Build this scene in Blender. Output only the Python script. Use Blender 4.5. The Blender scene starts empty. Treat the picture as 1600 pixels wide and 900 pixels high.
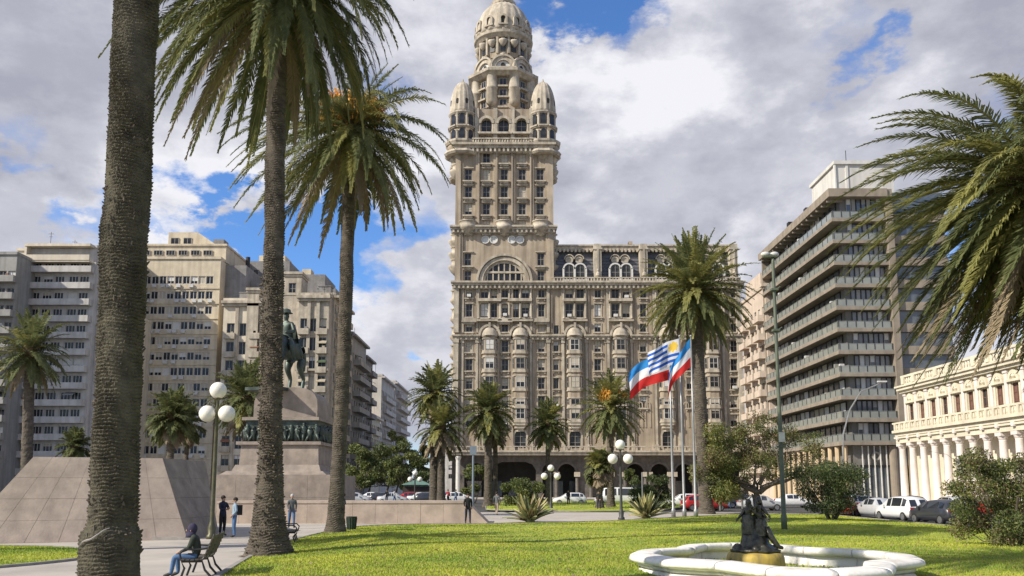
import bpy, math, random
import numpy as np
from mathutils import Vector, Matrix
PI = math.pi
R = math.radians
scene = bpy.context.scene
COL = scene.collection

# ------------------------------------------------------------------ camera
F = 1386.0                      # focal length in photo pixels (1600 wide)
PITCH = R(8.2)
EYE = 2.15
CY = 560.0                      # principal point row
cam_d = bpy.data.cameras.new('camera')
cam = bpy.data.objects.new('camera', cam_d); COL.objects.link(cam)
cam_d.sensor_width = 36.0
cam_d.lens = F / 1600 * 36
cam_d.shift_y = (CY - 450) / 1600
cam_d.clip_start = 0.1; cam_d.clip_end = 6000
cam.location = (0, 0, EYE)
cam.rotation_euler = (PI/2 + PITCH, 0, 0)
scene.camera = cam
cp, sp = math.cos(PITCH), math.sin(PITCH)
def ray(px, py):
    u = (px - 800) / F; v = -(py - CY) / F
    return Vector((u, cp - v*sp, sp + v*cp))
def at(px, py, Y):
    """world point seen at a pixel of the survey photo, at distance Y"""
    r = ray(px, py); return Vector((0, 0, EYE)) + r * (Y / r.y)
def gnd(px, py, z=0.0):
    r = ray(px, py); return Vector((0, 0, EYE)) + r * ((z - EYE) / r.z)

# ------------------------------------------------------------------ sun, sky, exposure
TRAVEL = Vector((1.0, 0.50, -0.80)).normalized()
SUN_EL = math.asin(-TRAVEL.z)
sun_d = bpy.data.lights.new('sun', 'SUN'); sun_d.energy = 5.0; sun_d.angle = R(0.5); sun_d.color = (1.0, 0.93, 0.80)
sun = bpy.data.objects.new('sun', sun_d); COL.objects.link(sun)
sun.rotation_euler = TRAVEL.to_track_quat('-Z', 'Y').to_euler()
scene.view_settings.view_transform = 'Standard'; scene.view_settings.look = 'None'
scene.view_settings.exposure = 0.25; scene.view_settings.gamma = 1.0
scene.render.engine = 'CYCLES'

def sky_world():
    w = bpy.data.worlds.new('World'); scene.world = w; w.use_nodes = True
    nt = w.node_tree; N = nt.nodes; L = nt.links; N.clear()
    out = N.new('ShaderNodeOutputWorld'); bg = N.new('ShaderNodeBackground'); bg.inputs[1].default_value = 0.1
    L.new(bg.outputs[0], out.inputs[0])
    sky = N.new('ShaderNodeTexSky'); sky.sky_type = 'NISHITA'; sky.sun_disc = False
    sky.sun_elevation = SUN_EL; sky.sun_rotation = math.atan2(-TRAVEL.x, -TRAVEL.y) % (2*PI)
    sky.air_density = 1.0; sky.dust_density = 0.3; sky.ozone_density = 2.5
    tc = N.new('ShaderNodeTexCoord')
    def math_(op, a, b=None, clamp=False):
        n = N.new('ShaderNodeMath'); n.operation = op; n.use_clamp = clamp
        for i, x in enumerate((a, b)):
            if x is None: continue
            if isinstance(x, (int, float)): n.inputs[i].default_value = x
            else: L.new(x, n.inputs[i])
        return n.outputs[0]
    def vmul(vec, s):
        n = N.new('ShaderNodeVectorMath'); n.operation = 'MULTIPLY'; L.new(vec, n.inputs[0]); n.inputs[1].default_value = s
        return n.outputs[0]
    def vadd(vec, s):
        n = N.new('ShaderNodeVectorMath'); n.operation = 'ADD'; L.new(vec, n.inputs[0]); n.inputs[1].default_value = s
        return n.outputs[0]
    def noise(vec, scale, detail, rough, dist=0.0):
        n = N.new('ShaderNodeTexNoise'); n.inputs['Scale'].default_value = scale; n.inputs['Detail'].default_value = detail
        n.inputs['Roughness'].default_value = rough; n.inputs['Distortion'].default_value = dist
        L.new(vec, n.inputs['Vector']); return n.outputs[0]
    def ramp(x, a, b, lo=0.0, hi=1.0):
        n = N.new('ShaderNodeMapRange'); n.interpolation_type = 'SMOOTHSTEP'
        L.new(x, n.inputs[0]); n.inputs[1].default_value = a; n.inputs[2].default_value = b
        n.inputs[3].default_value = lo; n.inputs[4].default_value = hi; return n.outputs[0]
    d = tc.outputs['Generated']
    dd = vmul(d, (1, 1, 1.7))
    base = noise(dd, 2.6, 9, 0.55, 0.2)
    # cloud openings and cloud banks, each a patch of sky in a fixed compass direction: (row px, col px, radius, weight)
    total = base
    # ragged edges: bend the direction with noise before measuring the distance to each patch
    wn = N.new('ShaderNodeTexNoise'); wn.inputs['Scale'].default_value = 5.0; wn.inputs['Detail'].default_value = 7; wn.inputs['Roughness'].default_value = 0.6; L.new(dd, wn.inputs['Vector'])
    w1 = N.new('ShaderNodeVectorMath'); w1.operation = 'SUBTRACT'; L.new(wn.outputs['Color'], w1.inputs[0]); w1.inputs[1].default_value = (.5, .5, .5)
    w2 = N.new('ShaderNodeVectorMath'); w2.operation = 'SCALE'; L.new(w1.outputs[0], w2.inputs[0]); w2.inputs['Scale'].default_value = 0.42
    w3 = N.new('ShaderNodeVectorMath'); w3.operation = 'ADD'; L.new(d, w3.inputs[0]); L.new(w2.outputs[0], w3.inputs[1])
    w4 = N.new('ShaderNodeVectorMath'); w4.operation = 'NORMALIZE'; L.new(w3.outputs[0], w4.inputs[0]); dw = w4.outputs[0]
    spots = [(930, 55, .045, -.20), (985, 78, .028, -.16), (1285, 28, .05, -.22), (1355, 118, .04, -.22), (290, 350, .09, -.36), (500, 395, .095, -.42), (385, 375, .09, -.38),
             (45, 205, .05, -.26), (120, 345, .07, -.32), (30, 300, .05, -.10), (860, 20, .05, -.14), (660, 110, .06, -.05), (690, 200, .04, -.08),
             (700, 30, .09, .10), (980, 190, .08, .18), (1200, 230, .18, .2), (600, 520, .12, .2), (640, 360, .07, .16), (100, 80, .22, .24), (20, 420, .1, .2), (330, 230, .14, .28), (200, 200, .12, .2), (460, 300, .08, .14), (260, 395, .035, .30),
             (1450, 60, .12, .15), (1000, 330, .2, .2), (60, 340, .05, .1)]
    for px, py, rad, wt in spots:
        dv = ray(px, py).normalized()
        n = N.new('ShaderNodeVectorMath'); n.operation = 'DOT_PRODUCT'; L.new(dw, n.inputs[0]); n.inputs[1].default_value = dv
        m = ramp(n.outputs['Value'], math.cos(rad*1.5), math.cos(rad*0.15), 0.0, wt)
        total = math_('ADD', total, m)
    cover = ramp(total, 0.37, 0.58)
    # light on the clouds: compare density towards the sun with density here
    sd = -TRAVEL
    off = noise(vadd(dd, (sd.x*0.07, sd.y*0.07, sd.z*0.12)), 2.6, 9, 0.55, 0.2)
    fine = noise(vmul(d, (1, 1, 1.9)), 7.0, 8, 0.62)
    lit = math_('SUBTRACT', base, off)
    lit = ramp(lit, -0.07, 0.08)
    big = noise(vadd(vmul(d, (1, 1, 2.2)), (3.1, 1.2, 0.4)), 3.4, 3, 0.5)
    tone = math_('ADD', math_('MULTIPLY', lit, 0.46), math_('MULTIPLY', ramp(big, 0.36, 0.64), 0.26))
    tone = math_('ADD', tone, math_('SUBTRACT', math_('MULTIPLY', ramp(fine, 0.34, 0.66), 0.50), 0.12))
    # bright cumulus banks where the photograph has them
    for px, py, rad, wt in [(945, 130, .05, .26), (1040, 60, .06, .12), (620, 520, .10, .18), (1150, 90, .06, .06), (1010, 300, .06, .05), (700, 30, .2, -.12), (80, 60, .25, -.04), (350, 270, .14, .05), (580, 380, .08, .2), (250, 395, .05, .4)]:
        dv = ray(px, py).normalized()
        n = N.new('ShaderNodeVectorMath'); n.operation = 'DOT_PRODUCT'; L.new(dw, n.inputs[0]); n.inputs[1].default_value = dv
        tone = math_('ADD', tone, ramp(n.outputs['Value'], math.cos(rad*1.5), math.cos(rad*0.1), 0.0, wt))
    cr = N.new('ShaderNodeValToRGB'); L.new(tone, cr.inputs[0])
    e = cr.color_ramp.elements
    e[0].position = 0.0; e[0].color = (0.38, 0.39, 0.47, 1)
    e[1].position = 1.05 if False else 1.0; e[1].color = (0.84, 0.84, 0.89, 1)
    k = cr.color_ramp.elements.new(0.5); k.color = (0.54, 0.55, 0.62, 1)
    sc = N.new('ShaderNodeVectorMath'); sc.operation = 'SCALE'; L.new(cr.outputs[0], sc.inputs[0]); sc.inputs['Scale'].default_value = 9.0
    tint = N.new('ShaderNodeVectorMath'); tint.operation = 'MULTIPLY'; L.new(sky.outputs[0], tint.inputs[0]); tint.inputs[1].default_value = (.78, 1.12, 1.58)
    mix = N.new('ShaderNodeMix'); mix.data_type = 'RGBA'
    L.new(cover, mix.inputs['Factor']); L.new(tint.outputs[0], mix.inputs['A']); L.new(sc.outputs[0], mix.inputs['B'])
    L.new(mix.outputs['Result'], bg.inputs[0])
sky_world()

# ------------------------------------------------------------------ materials
def lk(nt, a, b): nt.links.new(a, b)
MATS = {}
def mat(name, c1, c2=None, rough=0.8, scale=3.0, detail=5, stretch=(1, 1, 1), bump=0.0, bscale=None, metal=0.0, spec=0.4,
        streak=0.0, coat=0.0, lo=0.35, hi=0.65, trans=0.0, emit=None):
    if name in MATS: return MATS[name]
    m = bpy.data.materials.new(name); m.use_nodes = True; MATS[name] = m
    nt = m.node_tree; N = nt.nodes; b = N['Principled BSDF']
    b.inputs['Roughness'].default_value = rough; b.inputs['Metallic'].default_value = metal
    b.inputs['Specular IOR Level'].default_value = spec; b.inputs['Coat Weight'].default_value = coat
    tc = N.new('ShaderNodeTexCoord'); mp = N.new('ShaderNodeMapping'); mp.inputs['Scale'].default_value = stretch
    lk(nt, tc.outputs['Object'], mp.inputs[0])
    c2 = c2 or tuple(x*0.8 for x in c1)
    ns = N.new('ShaderNodeTexNoise'); ns.inputs['Scale'].default_value = scale; ns.inputs['Detail'].default_value = detail
    ns.inputs['Roughness'].default_value = 0.6
    lk(nt, mp.outputs[0], ns.inputs['Vector'])
    mr = N.new('ShaderNodeMapRange'); lk(nt, ns.outputs[0], mr.inputs[0]); mr.inputs[1].default_value = lo; mr.inputs[2].default_value = hi
    mx = N.new('ShaderNodeMix'); mx.data_type = 'RGBA'; lk(nt, mr.outputs[0], mx.inputs['Factor'])
    mx.inputs['A'].default_value = (*c1, 1); mx.inputs['B'].default_value = (*c2, 1)
    col = mx.outputs['Result']
    if streak:
        mp2 = N.new('ShaderNodeMapping'); mp2.inputs['Scale'].default_value = (0.9, 0.9, 0.06); lk(nt, tc.outputs['Object'], mp2.inputs[0])
        n2 = N.new('ShaderNodeTexNoise'); n2.inputs['Scale'].default_value = 1.5; n2.inputs['Detail'].default_value = 7; lk(nt, mp2.outputs[0], n2.inputs['Vector'])
        m2 = N.new('ShaderNodeMapRange'); lk(nt, n2.outputs[0], m2.inputs[0]); m2.inputs[1].default_value = 0.42; m2.inputs[2].default_value = 0.7
        m2.inputs[3].default_value = 0.0; m2.inputs[4].default_value = streak
        mx2 = N.new('ShaderNodeMix'); mx2.data_type = 'RGBA'; lk(nt, m2.outputs[0], mx2.inputs['Factor'])
        lk(nt, col, mx2.inputs['A']); mx2.inputs['B'].default_value = (c1[0]*0.42, c1[1]*0.40, c1[2]*0.38, 1)
        col = mx2.outputs['Result']
    lk(nt, col, b.inputs['Base Color'])
    if bump:
        n3 = N.new('ShaderNodeTexNoise'); n3.inputs['Scale'].default_value = bscale or scale*3; n3.inputs['Detail'].default_value = 6
        lk(nt, mp.outputs[0], n3.inputs['Vector'])
        bp = N.new('ShaderNodeBump'); bp.inputs['Strength'].default_value = 1.0; bp.inputs['Distance'].default_value = bump
        lk(nt, n3.outputs[0], bp.inputs['Height']); lk(nt, bp.outputs[0], b.inputs['Normal'])
    if trans:
        tr = N.new('ShaderNodeBsdfTranslucent'); lk(nt, col, tr.inputs[0])
        ms = N.new('ShaderNodeMixShader'); ms.inputs[0].default_value = trans
        lk(nt, b.outputs[0], ms.inputs[1]); lk(nt, tr.outputs[0], ms.inputs[2])
        lk(nt, ms.outputs[0], N['Material Output'].inputs[0])
    return m
stone = mat('salvo_render', (0.49, 0.405, 0.30), (0.33, 0.27, 0.205), 0.9, 0.22, detail=12, bump=0.03, streak=0.85)
stone_l = mat('salvo_trim', (0.57, 0.50, 0.395), (0.36, 0.315, 0.25), 0.85, 0.7, detail=12, bump=0.02, streak=0.75)
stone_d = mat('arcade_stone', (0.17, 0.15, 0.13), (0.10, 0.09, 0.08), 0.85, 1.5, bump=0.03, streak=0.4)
slate = mat('slate', (0.085, 0.09, 0.11), (0.13, 0.13, 0.14), 0.6, 2.5, bump=0.02)
glass = mat('window_glass', (0.018, 0.02, 0.024), (0.055, 0.058, 0.06), 0.22, 0.35, detail=1, spec=0.35, lo=0.45, hi=0.55)
glass_b = mat('blue_glass', (0.05, 0.065, 0.08), (0.14, 0.155, 0.17), 0.14, 0.4, detail=2, spec=1.0)
blind = mat('blind', (0.50, 0.45, 0.36), (0.42, 0.37, 0.29), 0.7, 1.0)
blind_w = mat('blind_white', (0.66, 0.64, 0.60), (0.56, 0.55, 0.52), 0.6, 1.0)
brown_sh = mat('brown_shutter', (0.19, 0.10, 0.075), (0.14, 0.075, 0.06), 0.6, 2)
frame_w = mat('window_frame', (0.36, 0.33, 0.29), (0.27, 0.25, 0.22), 0.6, 2)
frame_white = mat('white_frame', (0.68, 0.66, 0.62), (0.56, 0.54, 0.5), 0.6, 2)
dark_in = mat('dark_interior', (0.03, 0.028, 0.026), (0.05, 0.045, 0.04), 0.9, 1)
iron = mat('iron', (0.03, 0.03, 0.035), (0.05, 0.05, 0.05), 0.5, 4, metal=0.5)
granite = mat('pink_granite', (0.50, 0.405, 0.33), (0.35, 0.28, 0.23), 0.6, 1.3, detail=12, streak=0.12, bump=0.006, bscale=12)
granite_d = mat('grey_and_shaded_granite', (0.35, 0.29, 0.24), (0.23, 0.19, 0.16), 0.7, 1.6, detail=12, streak=0.35, bump=0.01, bscale=8)
bronze = mat('green_bronze', (0.035, 0.045, 0.040), (0.10, 0.125, 0.108), 0.5, 2.0, detail=8, metal=0.55, bump=0.02)
bronze_d = mat('dark_bronze', (0.03, 0.028, 0.022), (0.11, 0.105, 0.08), 0.34, 7.0, detail=8, metal=0.5, bump=0.012, bscale=18)
marble = mat('white_marble', (0.80, 0.765, 0.71), (0.44, 0.40, 0.33), 0.6, 2.2, detail=14, bump=0.014, bscale=12, lo=0.50, hi=0.82)
opal = mat('opal_globe', (0.86, 0.83, 0.74), (0.76, 0.72, 0.64), 0.25, 2, spec=0.6)

# ------------------------------------------------------------------ mesh helpers
class MB:
    def __init__(s): s.v = []; s.f = []; s.m = []; s.s = []; s.M = None; s.mi = 0; s.smooth = False
    def add(s, vs, fs):
        o = len(s.v)
        if s.M is not None: vs = [tuple(s.M @ Vector(v)) for v in vs]
        s.v.extend(vs)
        for f in fs: s.f.append([i+o for i in f]); s.m.append(s.mi); s.s.append(s.smooth)
        return s
    def box(s, x0, x1, y0, y1, z0, z1):
        return s.add([(x0,y0,z0),(x1,y0,z0),(x1,y1,z0),(x0,y1,z0),(x0,y0,z1),(x1,y0,z1),(x1,y1,z1),(x0,y1,z1)],
              [(0,3,2,1),(4,5,6,7),(0,1,5,4),(1,2,6,5),(2,3,7,6),(3,0,4,7)])
    def prism(s, pts, y0, y1):
        """polygon (x,z) counter-clockwise seen from -y, extruded y0..y1"""
        n = len(pts)
        return s.add([(x,y0,z) for x,z in pts]+[(x,y1,z) for x,z in pts],
              [list(range(n)), [2*n-1-i for i in range(n)]] + [(i, i+n, (i+1)%n+n, (i+1)%n) for i in range(n)])
    def slab(s, pts, z0, z1):
        n = len(pts)
        return s.add([(x,y,z0) for x,y in pts]+[(x,y,z1) for x,y in pts],
              [list(range(n))[::-1], [n+i for i in range(n)]] + [(i, (i+1)%n, (i+1)%n+n, i+n) for i in range(n)])
    def lathe(s, prof, n=16, c=(0,0,0), a0=0.0, a1=2*PI, cap=True, rib=0.0, nrib=12, phase=0.0):
        full = abs(a1-a0-2*PI) < 1e-6; k = n if full else n+1
        vs = []
        for r, z in prof:
            for i in range(k):
                a = a0+(a1-a0)*i/n + phase
                rr = r*(1+rib*abs(math.sin(a*nrib/2)))
                vs.append((c[0]+rr*math.cos(a), c[1]+rr*math.sin(a), c[2]+z))
        fs = []
        for j in range(len(prof)-1):
            for i in range(n):
                i2 = (i+1)%k
                fs.append((j*k+i, j*k+i2, (j+1)*k+i2, (j+1)*k+i))
        if cap and full: fs += [list(range(k))[::-1], [(len(prof)-1)*k+i for i in range(k)]]
        return s.add(vs, fs)
    def tube(s, pts, rad, n=6, cap=True):
        pts = [Vector(p) for p in pts]
        if isinstance(rad, (int, float)): rad = [rad]*len(pts)
        vs = []; ref = None
        for i, p in enumerate(pts):
            t = (pts[min(i+1, len(pts)-1)] - pts[max(i-1, 0)]).normalized()
            if ref is None: ref = Vector((0,0,1)) if abs(t.z) < 0.9 else Vector((1,0,0))
            u = t.cross(ref).normalized(); w = u.cross(t).normalized(); ref = w
            for k in range(n):
                a = 2*PI*k/n; vs.append(tuple(p + (u*math.cos(a) + w*math.sin(a))*rad[i]))
        fs = [(j*n+i, j*n+(i+1)%n, (j+1)*n+(i+1)%n, (j+1)*n+i) for j in range(len(pts)-1) for i in range(n)]
        if cap: fs += [list(range(n))[::-1], [(len(pts)-1)*n+i for i in range(n)]]
        return s.add(vs, fs)
    def sphere(s, c, r, n=12, m=8, sq=(1,1,1)):
        vs = [(c[0], c[1], c[2]-r*sq[2])]; fs = []
        for j in range(1, m):
            ph = -PI/2 + PI*j/m
            for i in range(n):
                a = 2*PI*i/n; vs.append((c[0]+r*sq[0]*math.cos(ph)*math.cos(a), c[1]+r*sq[1]*math.cos(ph)*math.sin(a), c[2]+r*sq[2]*math.sin(ph)))
        vs.append((c[0], c[1], c[2]+r*sq[2]))
        for i in range(n):
            fs.append((0, 1+(i+1)%n, 1+i))
            for j in range(m-2): fs.append((1+j*n+i, 1+j*n+(i+1)%n, 1+(j+1)*n+(i+1)%n, 1+(j+1)*n+i))
            fs.append((1+(m-2)*n+i, 1+(m-2)*n+(i+1)%n, len(vs)-1))
        return s.add(vs, fs)
    def ring(s, cx, cz, r0, r1, y0, y1, n=14, a0=0.0, a1=PI):
        """arch ring in the xz plane, extruded y0..y1 (y0 = front)"""
        vs = []
        for i in range(n+1):
            a = a0+(a1-a0)*i/n; c, q = math.cos(a), math.sin(a)
            vs += [(cx+r0*c, y0, cz+r0*q), (cx+r1*c, y0, cz+r1*q), (cx+r1*c, y1, cz+r1*q), (cx+r0*c, y1, cz+r0*q)]
        fs = []
        for i in range(n):
            b = i*4; d = b+4
            fs += [(b+1, b, d, d+1), (b+2, b+1, d+1, d+2), (b, b+3, d+3, d), (b+3, b+2, d+2, d+3)]
        fs += [(0, 1, 2, 3), (n*4+3, n*4+2, n*4+1, n*4)]
        return s.add(vs, fs)
    def spandrel(s, cx, zs, r, y0, y1, n=12, top=None):
        """fills the corners of a rectangular opening above a round arch (spring line zs)"""
        top = zs + r if top is None else top
        for sg in (1, -1):
            pts = [(cx + sg*r*math.cos(PI/2*i/n), zs + r*math.sin(PI/2*i/n)) for i in range(n+1)]
            for i in range(n):
                (xa, za), (xb, zb) = pts[i], pts[i+1]
                q = [(xa, za), (xa, top), (xb, top), (xb, zb)]
                if sg > 0: q = q[::-1]
                q = q[::-1] if sg > 0 else q
                k = len(s.v)
                s.add([(x, y0, z) for x, z in q] + [(xa, y0, za), (xb, y0, zb), (xb, y1, zb), (xa, y1, za)], [(0,1,2,3) if sg < 0 else (3,2,1,0), (4,5,6,7)])
        return s
    def wall(s, x0, x1, z0, z1, holes, depth=0.4, y=0.0):
        """wall face at y (outside = -y) with rectangular openings and their reveals"""
        xs = sorted(set([x0, x1] + [min(max(v, x0), x1) for h in holes for v in h[:2]]))
        zs = sorted(set([z0, z1] + [min(max(v, z0), z1) for h in holes for v in h[2:4]]))
        xa = np.array(xs); za = np.array(zs)
        nx, nz = len(xs)-1, len(zs)-1
        solid = np.ones((nz, nx), bool)
        xc = (xa[:-1]+xa[1:])/2; zc = (za[:-1]+za[1:])/2
        for h in holes:
            solid[np.ix_((zc > h[2]) & (zc < h[3]), (xc > h[0]) & (xc < h[1]))] = False
        idx = {}
        vs = []; fs = []
        def vid(i, j):
            if (i, j) not in idx: idx[(i, j)] = len(vs); vs.append((xs[i], y, zs[j]))
            return idx[(i, j)]
        for j in range(nz):
            for i in range(nx):
                if solid[j, i]: fs.append((vid(i, j), vid(i+1, j), vid(i+1, j+1), vid(i, j+1)))
        s.add(vs, fs)
        for h in holes:
            a, b, c, d = h[:4]
            s.add([(a,y,c),(b,y,c),(b,y,d),(a,y,d),(a,y+depth,c),(b,y+depth,c),(b,y+depth,d),(a,y+depth,d)],
                  [(0,4,5,1),(1,5,6,2),(2,6,7,3),(3,7,4,0)])
        return s
    def mesh(s, name, mats):
        me = bpy.data.meshes.new(name); me.from_pydata(s.v, [], s.f)
        for m in (mats if isinstance(mats, (list, tuple)) else [mats]): me.materials.append(m)
        me.polygons.foreach_set('material_index', s.m); me.polygons.foreach_set('use_smooth', s.s)
        me.update(); return me
    def build(s, name, mats, parent=None):
        return link(name, s.mesh(name, mats), parent)
def link(name, me, parent=None, loc=None, rz=None):
    o = bpy.data.objects.new(name, me); COL.objects.link(o)
    if parent is not None: o.parent = parent
    if loc is not None: o.location = loc
    if rz is not None: o.rotation_euler[2] = rz
    return o
def np_mesh(name, V, quads=None, tris=None, mats=None, smooth=False, midx=None):
    me = bpy.data.meshes.new(name)
    nq = 0 if quads is None else len(quads); nt = 0 if tris is None else len(tris)
    me.vertices.add(len(V)); me.vertices.foreach_set('co', np.asarray(V, np.float32).ravel())
    loops = []
    if nq: loops.append(np.asarray(quads, np.int32).ravel())
    if nt: loops.append(np.asarray(tris, np.int32).ravel())
    lp = np.concatenate(loops); me.loops.add(len(lp)); me.loops.foreach_set('vertex_index', lp)
    me.polygons.add(nq+nt)
    st = np.concatenate([np.arange(nq)*4, nq*4+np.arange(nt)*3]).astype(np.int32)
    me.polygons.foreach_set('loop_start', st)
    me.polygons.foreach_set('use_smooth', np.full(nq+nt, smooth))
    for m in (mats or []): me.materials.append(m)
    if midx is not None: me.polygons.foreach_set('material_index', np.asarray(midx, np.int32))
    me.update(calc_edges=True); return me
def thing(name, label, cat, loc=(0,0,0), rz=0.0, group=None):
    o = bpy.data.objects.new(name, None); COL.objects.link(o); o.location = loc; o.rotation_euler[2] = rz
    o.empty_display_size = 0.2
    return tag(o, label, cat, group)
def tag(o, label=None, cat=None, group=None, kind=None):
    if label: o['label'] = label
    if cat: o['category'] = cat
    if group: o['group'] = group
    if kind: o['kind'] = kind
    return o
def copy_tree(o, parent=None):
    c = o.copy(); COL.objects.link(c)
    if parent is not None: c.parent = parent
    for ch in list(o.children): copy_tree(ch, c)
    return c

# shared windows: frame + mullions (window) and its pane
WCACHE = {}
def window_mesh(w, h, nv, nh, fm, gm, cover=0.0, cm=None):
    key = (round(w, 2), round(h, 2), nv, nh, fm.name, gm.name, round(cover, 1), cm.name if cm else '')
    if key in WCACHE: return WCACHE[key]
    t = 0.07 + 0.02*min(w, 2); d = 0.10
    b = MB(); W = w/2
    b.box(-W, -W+t, -d, 0, 0, h); b.box(W-t, W, -d, 0, 0, h); b.box(-W+t, W-t, -d, 0, 0, t); b.box(-W+t, W-t, -d, 0, h-t, h)
    for i in range(1, nv): x = -W + w*i/nv; b.box(x-0.04, x+0.04, -d*0.8, 0, t, h-t)
    for j in range(1, nh): z = h*j/nh; b.box(-W+t, W-t, -d*0.7, -0.01, z-0.035, z+0.035)
    fmesh = b.mesh('window', fm)
    g = MB(); g.box(-W+t*0.5, W-t*0.5, -0.02, 0.03, t*0.5, h-t*0.5)
    if cover > 0 and cm is not None:
        g.mi = 1; g.box(-W+t, W-t, -0.045, -0.022, h*(1-cover), h-t)
    gmesh = g.mesh('pane', [gm] + ([cm] if cm else []))
    WCACHE[key] = (fmesh, gmesh); return WCACHE[key]
def put_window(parent, x, y, z, w, h, nv=2, nh=1, fm=None, gm=None, cover=0.0, cm=None, rz=0.0):
    f, g = window_mesh(w, h, nv, nh, fm or frame_w, gm or glass, cover, cm)
    o = link('window', f, parent, (x, y, z), rz); link('pane', g, o); return o

# ================================================================== the ornate tower building
def build_salvo():
    D = 176.0; OX = 16.0
    S = thing('tower_building', 'tall ornate sand coloured stone building with domed corner tower and slate mansard wing', 'building', (OX, D, 0))
    X = lambda px, py=560: at(px, py, D).x - OX
    Z = lambda py: at(788, py, D).z
    rng = random.Random(4)
    XL, XR, XT = X(710), X(1160), X(862)       # left end, right end, right edge of tower
    z_base, z_mid, z_big = Z(704), Z(527), Z(444)
    holes = []; wins = []
    def win(px, py, w, h, **k):
        """px,py centre in survey pixels, w,h in metres"""
        x = X(px, py); z = Z(py) - h/2
        holes.append((x-w/2, x+w/2, z, z+h)); wins.append((x, z, w, h, k))
    def style(p=0.45):
        r = rng.random()
        if r < 0.34: return dict(cover=rng.choice([0.3, 0.5, 0.7, 1.0]), cm=blind)
        if r < 0.50: return dict(cover=rng.choice([0.4, 0.9]), cm=blind_w)
        return {}
    bays = [765, 813, 898, 970, 1042, 1114]
    singles = [733, 789, 846, 934, 1005, 1078, 1147]
    thin = [869]
    for px in singles:
        win(px, 459, 1.3, 1.6, **style()); win(px, 485, 1.3, 2.6, **style()); win(px, 512, 1.3, 1.7, **style())
        for k in range(5 if px not in (934, 1005, 1078) else 4): win(px, 541+29*k, 1.35, 2.3, **style())
    for px in thin:
        win(px, 515, 1.0, 1.8, **style())
        for k in range(5): win(px, 541+29*k, 1.0, 2.1, **style())
    for c in bays:
        dx = 8.5 if c > 830 else 8
        for s in (-1, 1): win(c+s*dx, 459, 1.5, 2.0, **style()); win(c+s*dx, 485, 1.6, 2.9, **style())
    # bay openings behind the bay windows and the arched lower windows
    for c in bays:
        x = X(c, 600); holes.append((x-1.15, x+1.15, Z(701), Z(672)))
        x = X(c, 520); holes.append((x-1.3, x+1.3, Z(525), Z(508)))
    for c in (1007, 1078):   # tall blind slots
        pass
    w = MB(); w.wall(XL, XR, z_base, z_big, holes, 0.45)
    w.add([(XL,0,z_base),(XL,22,z_base),(XL,22,z_big),(XL,0,z_big)], [(0,1,2,3)])
    w.add([(XR,0,z_base),(XR,22,z_base),(XR,22,z_big),(XR,0,z_big)], [(0,1,2,3)])
    w.add([(XL,22,z_base),(XR,22,z_base),(XR,22,z_big),(XL,22,z_big)], [(0,1,2,3)])
    w.add([(XL,0.5,z_base),(XR,0.5,z_base),(XR,0.5,z_big),(XL,0.5,z_big)], [(0,1,2,3)])
    w.add([(XL,0,z_big),(XR,0,z_big),(XR,22,z_big),(XL,22,z_big)], [(0,1,2,3)])
    w.build('wall', stone, S)
    for x, z, ww, h, k in wins: put_window(S, x, 0.35, z, ww, h, 2, 2 if h > 2.2 else 1, **k)
    # arched ground windows and hood lunettes
    for c in bays:
        x = X(c, 600); zb, zt = Z(701), Z(672)
        put_window(S, x, 0.35, zb, 2.3, zt-zb, 2, 3)
        x2 = X(c, 520); put_window(S, x2, 0.35, Z(525), 2.6, Z(508)-Z(525), 3, 2)
        b = MB(); b.spandrel(x, zt-1.15, 1.15, -0.02, 0.3); b.ring(x, zt-1.15, 1.15, 1.5, -0.18, 0.0); b.box(x-1.5, x-1.15, -0.18, 0, zb, zt-1.15); b.box(x+1.15, x+1.5, -0.18, 0, zb, zt-1.15)
        b.build('window_surround', stone_l, S)
        b = MB(); b.spandrel(x2, Z(508)-1.3, 1.3, -0.02, 0.3)
        b.ring(x2, Z(524), 1.35, 1.75, -0.35, 0); b.ring(x2, Z(524), 1.8, 2.25, -0.6, 0); b.box(x2-0.22, x2+0.22, -0.9, 0, Z(524)+1.3, Z(524)+2.5)
        b.build('hood_arch', stone_l, S)
    # surrounds: sills and heads, small brackets, joined per storey course as ornament
    def sill(b, x, z, w, h, hood=True):
        b.box(x-w/2-0.3, x+w/2+0.3, -0.42, 0, z-0.34, z-0.08); b.box(x-w/2-0.12, x-w/2+0.12, -0.3, 0, z-0.7, z-0.34); b.box(x+w/2-0.12, x+w/2+0.12, -0.3, 0, z-0.7, z-0.34)
        if hood: b.box(x-w/2-0.2, x+w/2+0.2, -0.25, 0, z+h+0.05, z+h+0.25)
        b.box(x-w/2-0.18, x-w/2-0.02, -0.1, 0, z-0.06, z+h+0.05); b.box(x+w/2+0.02, x+w/2+0.18, -0.1, 0, z-0.06, z+h+0.05)
    for x, z, ww, h, k in wins:
        b = MB(); sill(b, x, z, ww, h, h > 2.0); b.build('window_sill', stone_l, S)
    for i, (x, z, ww, h, k) in enumerate(wins):
        if rng.random() < .16: b = MB(); b.box(x-.4, x+.4, -.85, -.2, z+.05, z+.6); b.build('air_conditioner', blind_w, S)
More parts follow.
